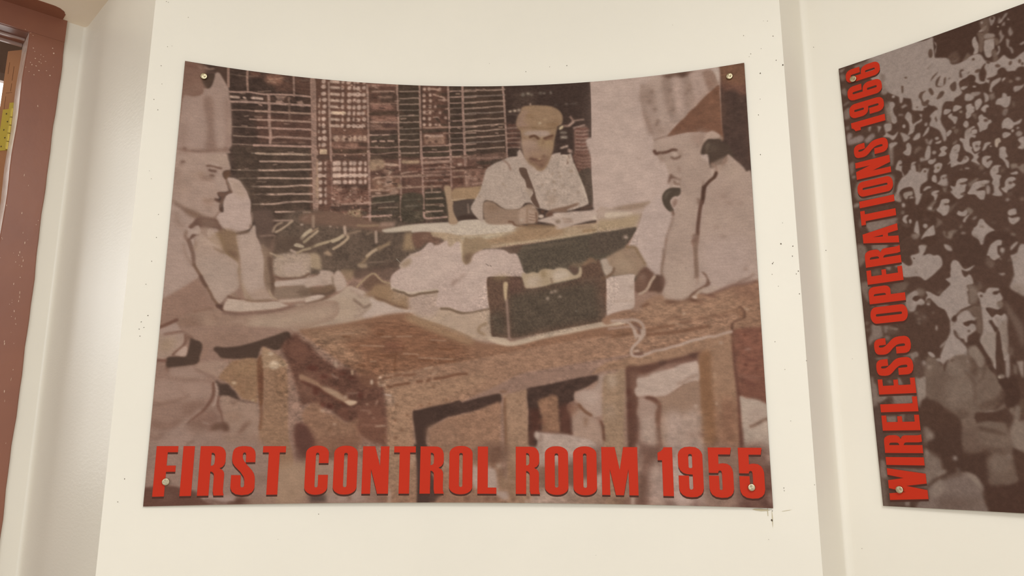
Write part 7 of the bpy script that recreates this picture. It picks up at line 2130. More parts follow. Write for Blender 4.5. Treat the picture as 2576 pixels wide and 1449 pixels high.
K 7a685d 1.68 .5 457 945 11 -6 -3 9
P 93827a 1.17 1 524 916 10 -1 11 -7 6 -16 9 -10 8 4 9 7 -13 101 -35 -6 -2 -29 -2 -21 -2 -13
K 77655a 2.61 .5 532 920 14 0 -5 21 -8 -2
K 7b695e 1.65 .7 512 930 10 1 -3 6 -5 -1
P 93827a 1.28 1 318 836 6 4 16 16 -1 10 -13 -5 -8 -12
P 4a372f 2.78 .5 352 807 20 -16 20 20 39 28 2 20 14 30 -3 26 -7 16 -30 2 -30 0 -14 -27 -14 -28 -2 -21
P 93827a 1.17 1 159 876 22 19 14 0 5 -12 -4 -24 22 -4 10 -6 0 -21 10 -3 15 8 -4 15 -8 14 9 0 14 1 13 9 13 0 10 11 3 16 -3 17 -16 15 -21 17 -26 14 -13 -13 -15 -7 -47 -5 -4 -30
K 4f3a31 1.1 1 238 863 10 -6 7 0 -8 7
E 5a453b .89 1 207 871 3 1 0 3
E 7d6b60 1.77 .8 209 924 6 1 -1 5
P 93827a 1.12 1 330 916 8 -13 9 -1 10 9 7 16 9 14 14 -2 20 -7 -15 15 -13 3 -10 -5 -6 -3 2 18 7 11 14 -8 6 9 4 20 -4 9 -19 2 4 16 -5 9 2 17 -2 22 7 11 -16 5 -18 7 -19 15 -12 8 -8 14 -5 -13 -8 -28 -10 -9 -12 -9 -8 -11 -10 -14 -6 -9 -9 -1 -8 9 4 -15 5 -6 -5 -16 14 4 12 10 17 10 10 -11 15 -11 18 -17 -6 -11 -7 -11 16 -5 2 -17 3 -10
P 7f6d62 2.74 .8 373 1003 21 1 13 19 -1 24 -11 23 -22 2 2 -32 0 -19
E 93827a 1.3 1 238 1053 6 1 -1 6
K 6f5b50 1.44 .8 233 1037 14 0 1 13 -14 3
K 6f5b50 1.78 .7 267 1015 27 -12 -12 21
P 93827a 1.32 1 165 1015 21 -15 14 -4 9 7 -4 13 -14 3 -6 9 13 10 10 -9 12 4 7 14 -12 8 -14 -4 -8 12 -3 9 -12 4 -13 -9 -7 -24
P 7d6b60 2.19 .7 201 995 14 -6 17 15 -8 14 -17 1
P 4f3a31 1.1 1 186 1027 10 -9 16 4 -4 9 -12 4
P 6f5b50 1.87 .7 139 993 19 -23 20 -5 -14 21 -18 8
E 7a685d 1.6 .7 193 1083 6 1 -1 7
E 7a685d 1.6 .7 200 1107 7 1 -1 7
E 7a685d 1.59 .7 219 1101 7 1 -1 7
E 7a685d 1.57 .7 251 1088 4 0 0 4
E 7a685d 1.6 .7 198 1122 5 1 -1 6
E 93827a 1.28 .85 256 1147 4 0 -1 10
K 5f4b42 2.9 .5 187 1072 40 15 4 33 -42 3
P 93827a 1.19 1 413 1032 14 7 7 -11 11 -6 23 4 7 6 -7 8 -10 1 5 8 11 -6 5 11 3 10 -8 10 -13 6 8 18 -7 6 -19 -8 -12 -4 -5 5 8 17 7 13 9 -6 10 -1 8 6 9 -6 7 6 4 16 -5 23 -1 24 -2 34 -11 57 -14 -1 3 -58 -2 -28 -2 -24 -7 -8 -9 -22 -9 3 8 20 5 22 0 35 -11 93 -22 -37 -8 -24 -7 -29 -4 -17 10 -16 5 -21 3 -24 0 -33 1 -26 -1 -27 -4 -20
E 5f4a40 .95 1 415 1048 5 1 -1 5
P 4f3a31 1.2 1 452 1040 8 -3 14 2 -4 4 -9 6 -8 -2
P 7d6b60 1.65 .8 459 1080 17 -5 2 17 -9 8 -8 -6
P 4f3a31 1.06 1 424 1096 8 -1 8 10 13 7 16 -10 8 13 -5 9 -8 -1 -11 -6 -12 12 -7 -10
K 67544a 1.98 .7 447 1128 8 6 6 17 -6 -3
K 67544a 1.63 .8 466 1159 8 -16 3 5 -7 13
P 4f3a31 1.32 1 427 1140 9 8 7 15 7 10 2 36 3 35 0 35 -22 -2 9 -58 1 -37 -6 -22
P 7d6b60 2.6 .7 457 1162 24 -9 0 47 -6 69 -12 10 -3 -58
K 796759 1.66 .8 410 1197 8 -1 -9 25 -6 1
K 86746a 2.66 .6 417 1169 11 11 -11 23 -10 3
P 4f3a31 1.62 .9 476 1027 34 5 35 34 27 20 -10 77 -27 -15 -27 -19 -19 -41 -7 -24
P 6b574d 2.57 .8 486 1074 15 30 23 50 7 28 -9 68 -7 -23 -8 -47 -16 -49
P 513c33 2.58 .9 487 1131 11 48 8 47 -4 45 -24 -2 3 -69
K 6b574d 1.93 .7 476 1239 16 2 -5 40 -13 -8
P 93827a 1.62 1 528 947 33 -8 27 19 -14 115 -29 -7 -12 -11 -25 -23 9 -25 12 -31
P 7d6b60 2.59 .6 510 1032 19 -13 20 17 -4 30 -12 -9
K 93827a 1.32 .85 478 975 20 1 0 7 -11 2
E 66524a 1.63 .8 414 1000 5 1 -1 6
E 6f5b50 2.04 .6 415 1013 10 2 -1 10
P 93827a 1.37 1 305 1125 14 9 6 -16 16 -18 18 -8 12 4 10 21 8 8 -5 9 -13 -1 -17 3 -9 3 13 12 14 -8 10 6 5 15 -10 10 -12 11 -9 6 -3 19 -8 2 -3 -15 -14 -6 -8 -23 -8 -8 2 22 18 29 12 23 -6 35 -77 -7 11 -40 14 -28 14 -28
P 715e53 2.04 .9 332 1099 23 -12 22 -4 13 -3 19 2 -3 38 -1 48 -10 28 -4 -18 -1 -26 1 -24 -16 -26 -16 -12 -21 12
P 5f4a40 2.7 .6 376 1090 30 1 -2 53 -3 38 -13 -16 5 -35
P 4f3a31 1.25 1 312 1121 10 -14 5 16 -5 6 -8 -3
P 4f3a31 1.09 1 347 1140 9 -4 15 -3 12 4 0 6 -13 -1 -10 9 -8 -2
E 66534a 1.02 1 361 1170 5 1 -1 5
E 7a685d 1.39 .8 312 1140 4 0 -1 5
K 75635a 2.07 .6 315 1168 14 11 1 10 -12 -6
E a3917f 1.01 1 374 1195 9 1 0 3
P 4f3a31 1.61 1 356 1189 22 -10 19 7 -4 28 11 32 13 29 -16 -1 -16 -46 -24 -5 -25 -12 17 -1
P 7d6b60 2.01 .9 353 1232 20 -8 14 6 11 32 3 12 -29 -3
K 6a574d 1.54 .8 266 1209 14 -3 -6 16 -14 4
P 93827a 1.12 .7 259 1218 10 -11 14 -11 -8 14 -12 11
P 93827a 1.13 .9 219 1234 13 6 7 11 -9 4 -12 -16
L 5a453b 2.39 1.09 .9 344 1093 15 -5 27 -9 19 3
E a08e80 1.22 .8 388 1125 4 0 0 2
P 6f5c51 2.37 1 212 1253 18 -1 20 19 7 20 20 -23 24 -17 34 0 20 11 14 30 3 12 16 1 14 -8 10 15 21 29 9 28 -10 32 -38 62 -42 3 -10 57 -44 0 -1 -35 -39 -36 -28 -37 -37 -14 7 -61 -6 -34
P 645147 4.86 .7 218 1317 67 -5 -25 142 -17 -39 -35 -11
P 7a685d 5.43 .6 273 1345 80 10 -1 42 -49 21 -33 27 -10 -29
P 7c6a5f 4.8 .7 272 1277 35 -2 22 31 -7 28 -50 -23
P 93827a 1.66 .95 266 1247 8 -28 11 -21 35 -4 25 32 0 19 -31 7 -23 10 -24 20 -13 -9 -12 -10 14 -4
P 7f6d62 2.01 .95 352 1236 31 -7 5 24 11 30 -11 22 -14 -5 -9 -25 -15 -20
P 4f3a31 1.39 .85 263 1310 0 -19 9 -16 12 -9 -9 19 -7 21
K 4f3a31 1.38 .7 287 1276 12 -9 4 3 -9 6
E 86746a 1.35 1 345 1279 4 0 0 4
P 5b463c 2.35 .85 353 1262 16 25 4 27 -9 22 -15 -19 0 -17 10 3 -5 -24
K 7a685d 2.03 .7 328 1301 18 6 0 14 -9 -8
P 57433a 2.33 .8 329 1310 15 13 14 22 3 10 24 -22 7 -27 9 -7 -7 30 -24 27 -10 8 -1 33 -8 46 -1 -23 1 -33 2 -28 -10 -24
E 87756a 1.49 .9 322 1331 4 0 0 3
E 7f6d62 1.33 .8 365 1352 3 0 0 3
P 8c7b71 1.59 .9 394 1202 10 -13 44 -5 -7 56 -7 46 -12 10 -6 -17 -14 -38 -7 -25
P 4f3a31 1.45 1 379 1222 15 -1 11 29 17 35 2 32 14 29 -2 18 -10 -33 -14 -19 -11 -43 -15 -30
P 4f3a31 1.31 1 445 1193 12 1 -18 143 -5 -5 -1 -28 4 -42
E 9a8879 1.17 1 437 1341 4 0 -1 5
P 67544a 3.29 .5 373 1379 36 -44 12 5 -15 27 -29 31 -19 18
P 5b473d 2.61 .85 358 1439 30 -13 28 -12 16 -13 -3 22 -28 17 -29 4
P 4f3a31 1.96 1 351 1462 33 3 41 -10 -5 41 -50 -4 -21 7 -3 -14
P 75635a 2.59 .8 349 1499 51 -4 19 7 -1 12 -51 3
L 7d6b60 2.02 1.68 .7 306 1394 27 -10 16 8 -19 18 -28 17
L 5b473d 3.34 2 .8 300 1479 21 3 19 5
K 5e4a40 1.99 .9 307 1495 28 -1 9 9 -17 4
L 7f6d62 2.66 1.66 .7 298 1486 31 -2 16 8
P 5c483e 2.69 .7 286 1455 26 -4 20 15 -19 11 -16 -5
P 8d7c72 1.56 .95 163 1326 15 3 21 -6 -3 42 -5 38 -13 9 -7 22 -9 0 1 -47
P 93827a 1.59 .85 163 1236 15 -6 2 15 -12 4 -6 14 -5 -17
E 93827a 1.71 1 198 1274 7 1 -1 10
E 8a786d 2.27 .9 214 1290 9 1 -1 8
P 93827a 1.28 1 218 1236 9 -1 12 17 -9 2 -9 -8
K 93827a 1.4 .85 240 1262 13 -1 4 10 -11 -1
P 4f3a31 3.46 .85 160 1436 33 -33 18 23 46 18 41 37 0 42 -136 -2
P 5f4b42 2.86 .6 166 1251 24 10 15 31 -9 24 -20 13 -15 -11
P 49352d 1.28 1 434 1353 17 -8 21 -6 17 4 3 21 1 45 -7 22 -17 15 -24 1 1 -27 0 -32 -11 -23
P 93827a 1.55 .85 467 1266 8 -4 1 27 -8 50 -10 2 3 -44
P 4f3a31 1.3 1 439 1249 16 1 2 47 -2 30 -14 1 -6 -33
E 86746a 1.29 .8 444 1339 10 1 -1 7
E a08e80 .97 1 438 1342 3 0 0 3
P 4f3a31 1.53 .9 481 1267 13 22 14 73 -4 29 -10 -27 -12 -28 -5 -37
K 8d7a70 1.52 1 496 1291 21 -1 -8 61 -7 -16
K 7f6d62 1.91 .8 485 1299 9 6 -2 31 -9 -5
K 7a685d 1.9 .9 454 1450 14 -2 -3 27 -9 -9
P 7d6b60 1.89 .85 475 1441 13 5 -1 12 -15 57 -12 2 4 -38
K 6f5b50 2.5 .9 446 1519 45 -17 -10 77 -31 0
K 857268 3.74 .7 454 1535 35 -22 2 66 -39 0
K 75634f 2.5 .5 490 1431 12 -17 -9 66 -4 -9
P 5d493f 2.6 .6 359 1448 24 -24 29 -6 22 -17 11 -8 -4 18 -24 35 -38 8
P 776459 1.94 .8 359 1453 28 8 31 -10 24 -18 -1 14 -26 15 -37 1
L 8a786d 1.95 1.3 .8 380 1463 13 -4 14 -1
P 4f3a31 1.94 1 351 1467 56 -5 35 -6 -1 41 -27 1 -31 -7 -34 10
P 6f5c51 2.26 .95 349 1501 34 -8 27 5 24 1 5 11 5 36 2 33 -94 0 1 -30 -7 -27
P 5a463c 1.94 .9 352 1508 28 8 27 7 25 14 -3 6 -31 -7 -24 -5 -20 -7
P 5a463c 1.95 .7 357 1538 23 7 14 18 -20 0 -15 -11
P 6f5b50 2.32 .9 302 1486 40 -1 4 37 7 34 -1 23 -56 0 4 -58
K 5b473d 2.65 .6 306 1542 28 14 -3 12 -26 -14
E 8f7d72 1.31 .8 352 1563 3 0 -1 5
E 8a786d 2.78 .8 192 1541 11 0 -1 12
E 6b584e 2.04 .8 242 1552 4 0 -1 5
P 4b372f 3.33 .85 179 1557 32 -33 74 -23 15 17 -5 83 70 2 6 38 -4 67 -20 14 -20 -35 -31 -20 -23 -1 -41 1 -16 -33 -4 -21 -25 -16
P 7c6a60 2.79 .8 175 1506 21 17 5 29 -23 9 -7 26 0 -47
E 8b796e 2.78 .8 194 1541 8 0 -1 7
P 78665c 2.06 .95 168 1587 18 22 25 16 5 33 16 9 -33 21 -33 27 -10 5 2 -61
K 93827a 1.74 .7 171 1587 6 8 2 16 -8 -7
K 86746a 2.38 .9 198 1677 26 -13 8 7 -35 17
P 74625a 1.98 1 216 1695 36 -17 31 -8 24 4 20 11 10 20 10 19 -7 21 4 33 9 26 -33 8 -193 12 6 -52 29 -1 4 -45
P 857369 2.72 .8 173 1729 34 -34 10 9 3 30 -33 26 -19 -8
P 87756a 2.28 .8 293 1672 15 0 19 13 8 20 8 17 -16 -3 -18 -25
P 58443b 2.68 .9 217 1688 35 -10 31 -6 -6 10 -30 7 -32 10
P 604d44 1.71 .8 166 1715 17 -17 14 -5 -13 14 -17 12
P 604c43 5.31 .6 186 1772 40 -16 59 5 9 31 -35 10 -63 -5
K 67544a 5.18 .5 286 1752 42 -7 15 44 -50 9
K 564239 3.21 .6 336 1725 14 8 -4 29 -6 -13
P 4b362e 2.51 1 348 1713 19 -3 46 -5 30 -8 25 -12 16 -11 -19 151 -104 -15 -10 -22 -5 -21 -1 -27
E 93827a 2.01 .9 265 1621 7 0 -1 8
K 7b695f 2 .5 264 1654 12 2 1 10 -11 4
P 665248 2.64 .9 302 1523 45 -6 11 48 -4 31 -51 5 -7 -25
P 6f5c51 3.18 .8 345 1530 88 8 13 27 1 58 4 56 -10 18 -28 8 -48 3 2 -53 0 -32 18 -18 -18 -18 -9 -22
P 7a685d 4.45 .6 389 1608 17 -7 10 13 16 18 -7 22 -27 13 -27 -12 3 -23
E 86746a 2.52 .7 434 1615 7 0 -1 8
P 5a463c 3.2 .7 357 1571 31 12 35 9 -2 18 -15 -9 -24 0
E 5d4940 3.17 .5 404 1636 8 0 -1 5
L 78665b 2.49 1.87 .6 411 1705 30 -10 10 -16
P 7d6b60 2.49 .95 449 1521 13 -22 30 -6 24 7 -14 109 -23 -11 -24 -11 -7 -26
P 4f3a31 1.86 .95 451 1587 27 16 23 10 -10 83 -37 -8 -4 -48 -2 -26
P 5d493f 2.58 .8 347 1514 27 12 35 12 22 2 -20 -11 -44 -12
K 544036 2.5 .3 405 1722 7 4 -8 49 -6 0
P 655248 3.28 0 -14 -2 162 1 63 141 -6 295 -213 -61
K 93827a 1.55 .6 2 7 25 0 -10 12 -11 5
P 7f6d64 1.89 .7 3 29 16 3 6 20 -14 10 -10 -19
P 7f6d64 1.7 .7 1 101 17 -6 6 26 -6 10 -15 -17
K 7f6d64 1.69 .8 3 168 23 -10 5 7 -26 10
P 7f6d64 1.85 .8 3 198 26 -10 1 36 -17 13 -10 -7
K 7f6d64 1.85 .8 2 269 16 -4 2 15 -12 5
P 887670 1.82 .9 6 305 17 -6 4 18 -12 9 43 -5 15 16 -12 14 -19 0 -13 -1 -21 -3
P 887670 1.63 .9 74 346 23 -16 13 -2 4 15 -23 17 -13 -1
K 93827a 1.47 .9 95 292 10 3 -7 21 -5 -5
P 93827a 1.29 .9 128 302 15 7 -9 15 -4 7 0 -20
P 7a675d 1.85 .9 67 10 49 0 4 11 -44 10 -6 13 -4 -16
P 7f6d64 1.78 .95 161 84 19 16 -9 31 12 34 -6 9 -15 1 -3 -25
K 6a574d 2.5 .5 90 -2 47 9 8 21 -51 -11
P 93827a 1.6 .6 175 214 15 2 -4 19 -11 8 3 18
P 7f6d62 2 .8 166 208 16 37 2 58 -17 -6 -3 -44
P 7f6d64 1.98 .8 2 435 20 -9 -1 37 -15 19 -3 -24
K 806e65 1.64 .9 8 485 16 2 -1 11 -13 -1
P 77655b 1.91 .9 12 558 14 -37 19 -6 97 -3 22 11 9 25 -10 52 -30 4 -101 -8 -17 -15
P 4f3a31 1.55 1 177 513 22 3 -2 21 -20 28 -9 36 -10 -2 10 -42 7 -25
P 88766c 1.62 .9 3 615 9 -9 16 1 -4 13 -16 2
P 7d6b62 1.87 .95 48 695 50 0 35 2 30 1 -7 15 -30 7 -62 17 -12 -13
P 7f6d62 1.54 .7 164 595 18 10 5 25 -17 2 -6 -21
K 7d6b62 1.93 .6 19 675 12 5 -3 33 -12 -8
P 806e65 1.73 .8 162 417 16 -7 -7 65 -8 6 -4 -37
K 806e65 1.61 .6 97 407 13 0 -3 25 -7 -2
P 7d6b62 1.88 .9 45 702 57 7 49 5 9 7 -100 9 -5 -9
P 76645a 1.99 .9 3 779 28 8 5 23 -8 37 -26 23 -1 -44
P 7f6d64 1.56 .9 61 790 54 8 -3 13 -24 12 -14 -14 -15 0
K 806e65 1.52 .8 139 805 22 2 -6 7 -14 -3
K 4f3a31 1.89 .7 36 786 22 9 -1 16 -18 -6
K 806e65 1.53 .9 101 887 20 3 -4 13 -14 -5
K 88766c 1.36 .9 136 887 26 -1 -5 7 -20 2
K 685549 2.33 .7 48 894 30 -1 0 25 -29 -3
P 76645a 1.95 .9 0 940 29 -3 8 20 -12 19 1 43 -20 -35
P 6b574d 2.63 .8 113 968 23 -12 24 -2 13 13 -27 29 -34 -2
P 7f6d64 2.23 .5 111 1007 53 -5 -3 30 -20 10 23 6 -7 25 18 2 7 -63 -16 -2
K 88766c 1.53 .9 51 1036 47 1 -5 4 -40 0
K 8b796f 1.39 .9 29 1036 15 -1 -5 4
P 7f6d64 1.83 .95 27 1109 34 9 2 26 1 11 -8 9 -31 10 -14 15 0 -27 12 -19
K 806e65 1.66 .8 68 1119 22 0 -8 27 -12 2
K 7a685d 1.87 .8 90 1121 32 14 -5 5 -29 -4
K 8b796f 1.49 .9 98 1134 24 0 -3 5
E 806e65 2.26 .8 78 1166 10 1 -1 9
E 6b584e 2.31 .8 12 1128 10 1 -1 7
E 7a685d 2.32 .7 8 1101 9 1 -1 6
K 6b584e 2.24 .6 83 1139 42 7 -10 6 -29 0
P 88766c 1.8 .7 26 1242 27 -1 19 -1 0 8 -34 0
P 7d6b62 1.74 .9 127 1242 41 -11 14 4 -2 12 -14 4 0 47 -2 -25 -7 -26
P 7f6d64 1.88 .9 4 1315 7 0 3 19 10 23 -7 70 -17 0 -1 -64
K 806e65 1.46 .9 102 1319 7 5 9 26 -19 1
K 7a685d 1.78 .9 65 1331 12 1 -1 8 -11 -1
P 7f6d64 1.47 .9 26 1388 120 3 -5 29 -66 0 -19 -21 -31 16
K 4f3a31 1.77 .8 52 1391 24 1 2 25 -19 0
P 55423b 2.21 1 5 1426 16 9 7 90 -4 84 -2 55 -11 -33 -11 -50 -2 -84
K 7d6b62 1.46 .9 44 1467 38 -2 -3 28 -34 -4
K 7a685e 1.59 .8 90 1463 22 -3 -4 31 -8 -1
K 5a463e 1.43 .8 111 1466 34 -5 -3 30 -31 0
P 6b594f 2.15 .8 38 1534 120 -2 -6 6 -65 10 -39 -9
P 7f6d64 1.82 .9 12 1628 12 14 0 22 2 30 -24 0 2 -44
K 7d6b62 1.77 .8 27 1658 142 6 -7 13 -101 -14
P 77655c 2.06 .4 177 1592 41 31 -2 42 -47 38 -6 11 12 -59 -8 -42
K 7f6d64 1.81 .8 6 1689 25 13 -3 5 -18 -10
P 534038 2.52 .8 12 1708 18 -1 -3 87 -6 3 -8 -51
P 6f5d53 2.53 .9 0 1692 16 21 0 60 5 24 -21 1
K 7d6b62 1.54 .9 77 1781 19 -4 -2 19 -16 1
K 7a685e 1.73 .7 101 1726 62 -7 -1 11 -20 -2
K 5f4c43 2.13 .7 25 1783 52 -2 -1 16 -53 2
N 1.56 1.56 .05 271 2.13 -68 -353 888 413 -247 1870 -852 81
N 5.69 5.69 .06 272 2.13 -68 -353 888 413 -247 1870 -852 81
"""


# ------------------------------------------------------------------ plan of the room
C1 = np.array([-.0973, -.0191]); R1 = 1.5889          # centre and radius of the curved wall behind the first board
A0 = np.array([.700, 1.487]); A1 = np.array([.931, 1.246]); R2 = 4.0
_m = (A0+A1)/2; _d = A1-A0; _L = float(np.hypot(*_d)); _n = np.array([_d[1], -_d[0]])/_L
if _n @ (-_m) < 0: _n = -_n
C2 = _m+_n*math.sqrt(R2**2-_L*_L/4)
TH20 = math.atan2(*(A0-C2))
def gap(u, w):                                        # distance from print face to the plaster
    t = min(1, abs(u/ w*2-1)); return .0045+.006*(1-t*t)
def arc1(s, off=0.):
    th = s/R1; return (C1[0]+(R1+off)*math.sin(th), C1[1]+(R1+off)*math.cos(th))
def arc2(s, off=0.):
    th = TH20+s/R2; return (C2[0]+(R2+off)*math.sin(th), C2[1]+(R2+off)*math.cos(th))
def board1(u, v, off=0.):                             # u right, v down from the top-left corner, metres; off = towards the wall
    x, y = arc1(u-.6025, off); return Vector((x, y, EYE+.7790-.0016*u-v))
def board2(u, v, off=0.):
    x, y = arc2(u-.0035+.009*v, off); return Vector((x, y, EYE+.7795+.0053*u-v))

# ------------------------------------------------------------------ helpers
def s2l(h, k=1.):
    c = [int(h[i:i+2], 16)/255 for i in (0, 2, 4)]
    return [min(1, k*(v/12.92 if v <= .04045 else ((v+.055)/1.055)**2.4)) for v in c]+[1]
def mat(name, hexcol, rough=.6, metal=0., k=1., noise=None, bump=None, spec=.5):
    m = bpy.data.materials.new(name); m.use_nodes = True
    nt = m.node_tree; b = nt.nodes['Principled BSDF']
    b.inputs['Base Color'].default_value = s2l(hexcol, k); b.inputs['Roughness'].default_value = rough
    b.inputs['Metallic'].default_value = metal; b.inputs['Specular IOR Level'].default_value = spec
    tc = nt.nodes.new('ShaderNodeTexCoord')
    if noise:
        sc, hex2, lo, hi = noise
        n = nt.nodes.new('ShaderNodeTexNoise'); n.inputs['Scale'].default_value = sc; n.inputs['Detail'].default_value = 5
        r = nt.nodes.new('ShaderNodeValToRGB'); r.color_ramp.elements[0].position = lo; r.color_ramp.elements[1].position = hi
        r.color_ramp.elements[0].color = s2l(hexcol, k); r.color_ramp.elements[1].color = s2l(hex2, k)
        nt.links.new(tc.outputs['Object'], n.inputs['Vector']); nt.links.new(n.outputs['Fac'], r.inputs['Fac']); nt.links.new(r.outputs['Color'], b.inputs['Base Color'])
    if bump:
        sc, st, dist = bump[:3]
        n = nt.nodes.new('ShaderNodeTexNoise'); n.inputs['Scale'].default_value = sc; n.inputs['Detail'].default_value = 4
        mp = nt.nodes.new('ShaderNodeMapping')
        if len(bump) > 3: mp.inputs['Scale'].default_value = bump[3]
        bp = nt.nodes.new('ShaderNodeBump'); bp.inputs['Strength'].default_value = st; bp.inputs['Distance'].default_value = dist
        nt.links.new(tc.outputs['Object'], mp.inputs['Vector']); nt.links.new(mp.outputs['Vector'], n.inputs['Vector']); nt.links.new(n.outputs['Fac'], bp.inputs['Height']); nt.links.new(bp.outputs['Normal'], b.inputs['Normal'])
    return m
def link(name, me, mats, parent=None, smooth=False):
    o = bpy.data.objects.new(name, me); C.objects.link(o)
    for m in (mats if isinstance(mats, (list, tuple)) else [mats]): me.materials.append(m)
    if parent: o.parent = parent
    if smooth: me.polygons.foreach_set('use_smooth', [True]*len(me.polygons))
    return o
def from_pydata(name, vs, fs, mats, parent=None, smooth=False, mi=None):
    me = bpy.data.meshes.new(name); me.from_pydata([tuple(v) for v in vs], [], fs); me.update()
    o = link(name, me, mats, parent, smooth)
    if mi: me.polygons.foreach_set('material_index', mi)
    return o
def bm_obj(name, bm, mats, parent=None, smooth=False):
    me = bpy.data.meshes.new(name); bmesh.ops.recalc_face_normals(bm, faces=bm.faces[:]); bm.to_mesh(me); bm.free()
    return link(name, me, mats, parent, smooth)
def structure(o): o['kind'] = 'structure'; return o
def prism(bm, ring, z0, z1, mi=0):                     # ring: list of (x, y)
    a = [bm.verts.new((x, y, z0)) for x, y in ring]; b = [bm.verts.new((x, y, z1)) for x, y in ring]
    n = len(ring); fs = [bm.faces.new(a), bm.faces.new(b)]
    for i in range(n): fs.append(bm.faces.new((a[i], a[(i+1) % n], b[(i+1) % n], b[i])))
    for f in fs: f.material_index = mi
    return fs

# ------------------------------------------------------------------ materials
CREAM = WALLHEX
def wall_mat(name, hexcol, rough, spec, bumpv, k=1.0):
    m = mat(name, hexcol, rough, spec=spec, k=k, bump=bumpv)
    nt = m.node_tree; b = nt.nodes['Principled BSDF']
    tc = nt.nodes.new('ShaderNodeTexCoord')
    v = nt.nodes.new('ShaderNodeTexVoronoi'); v.inputs['Scale'].default_value = 22; v.inputs['Randomness'].default_value = 1
    wn = nt.nodes.new('ShaderNodeTexNoise'); wn.inputs['Scale'].default_value = 3.0; wn.inputs['Detail'].default_value = 3
    lt = nt.nodes.new('ShaderNodeMath'); lt.operation = 'LESS_THAN'; lt.inputs[1].default_value = .019     # small specks of dirt
    sel = nt.nodes.new('ShaderNodeSeparateColor'); g = nt.nodes.new('ShaderNodeMath'); g.operation = 'GREATER_THAN'; g.inputs[1].default_value = .82
    mu = nt.nodes.new('ShaderNodeMath'); mu.operation = 'MULTIPLY'; mu2 = nt.nodes.new('ShaderNodeMath'); mu2.operation = 'MULTIPLY'; mu2.inputs[1].default_value = .45
    mr = nt.nodes.new('ShaderNodeValToRGB'); mr.color_ramp.elements[0].position = .3; mr.color_ramp.elements[1].position = .7
    mr.color_ramp.elements[0].color = s2l(hexcol, k*1.02); mr.color_ramp.elements[1].color = s2l(hexcol, k*.975)
    mx = nt.nodes.new('ShaderNodeMix'); mx.data_type = 'RGBA'; mx.inputs['B'].default_value = s2l('6d6152')
    L = nt.links.new
    L(tc.outputs['Object'], v.inputs['Vector']); L(tc.outputs['Object'], wn.inputs['Vector']); L(v.outputs['Distance'], lt.inputs[0])
    L(v.outputs['Color'], sel.inputs[0]); L(sel.outputs[0], g.inputs[0]); L(lt.outputs[0], mu.inputs[0]); L(g.outputs[0], mu.inputs[1]); L(mu.outputs[0], mu2.inputs[0])
    L(wn.outputs['Fac'], mr.inputs['Fac']); L(mr.outputs['Color'], mx.inputs['A']); L(mu2.outputs[0], mx.inputs['Factor']); L(mx.outputs['Result'], b.inputs['Base Color'])
    return m
KW = 1.0
m_wall = wall_mat('cream_plaster', CREAM, .55, .25, (60, .06, .004), KW)
m_gloss = wall_mat('cream_gloss_plaster', CREAM, .36, .4, (55, .10, .004, (1, 1, 3)), KW)
m_dirt = mat('wall_dirt', '5e5142', .9)
m_stain = mat('wall_stain', 'bdb093', .9)
m_floor = mat('floor_tile', 'd2c8b8', .4)
m_ceil = mat('ceiling_paint', 'e6dfd0', .8)
m_soffit = mat('soffit_paint', 'f2e4d3', .7, noise=(5, 'ead9c4', .35, .7))
m_brown = mat('brown_enamel', '8a5742', .38, noise=(6, '835240', .4, .65), bump=(45, .12, .003))
m_chip = mat('cream_paint_chip', 'cbab95', .5)
m_glossb = mat('pale_glare_enamel', 'c9b2a6', .24, noise=(40, 'b89f92', .4, .6), bump=(30, .10, .003))  # pale base carries the window glare on the jamb reveal
m_door = mat('tan_door_paint', 'a8744f', .42, noise=(9, '9c6a49', .35, .65), bump=(14, .15, .004, (1, 1, .1)))
m_brass = mat('brass', 'c9b04a', .42, metal=.35)
m_hole = mat('dark_screw_recess', '5a4726', .7)
m_mauve = mat('mauve_paint', '8d7468', .6)
m_steel = mat('brushed_steel', 'b5a88b', .30, metal=1.)
_nt = m_steel.node_tree; _b = _nt.nodes['Principled BSDF']; _b.inputs['Anisotropic'].default_value = .85
_tg = _nt.nodes.new('ShaderNodeTangent'); _tg.direction_type = 'RADIAL'; _tg.axis = 'Z'; _nt.links.new(_tg.outputs[0], _b.inputs['Tangent'])
m_red = mat('red_print', 'c03018', .5, k=KRED, spec=.12)
m_shadow = mat('dark_print', '4a2a21', .5, spec=.12)
m_edge = mat('board_edge', '3a2a20', .6)
m_acryl = mat('board_back', 'cfc6ae', .5)
def print_mat(name):
    m = bpy.data.materials.new(name); m.use_nodes = True
    nt = m.node_tree; b = nt.nodes['Principled BSDF']; L = nt.links.new
    at = nt.nodes.new('ShaderNodeAttribute'); at.attribute_name = 'ink'
    tc = nt.nodes.new('ShaderNodeTexCoord'); n = nt.nodes.new('ShaderNodeTexNoise'); n.inputs['Scale'].default_value = 620; n.inputs['Detail'].default_value = 2
    mr = nt.nodes.new('ShaderNodeMapRange'); mr.inputs['From Min'].default_value = .3; mr.inputs['From Max'].default_value = .7; mr.inputs['To Min'].default_value = .955; mr.inputs['To Max'].default_value = 1.045
    vm = nt.nodes.new('ShaderNodeVectorMath'); vm.operation = 'SCALE'
    L(tc.outputs['Object'], n.inputs['Vector']); L(n.outputs['Fac'], mr.inputs['Value']); L(at.outputs['Color'], vm.inputs[0]); L(mr.outputs[0], vm.inputs['Scale']); L(vm.outputs[0], b.inputs['Base Color'])
    b.inputs['Roughness'].default_value = .5; b.inputs['Specular IOR Level'].default_value = .10
    return m
m_print = print_mat('photo_print')

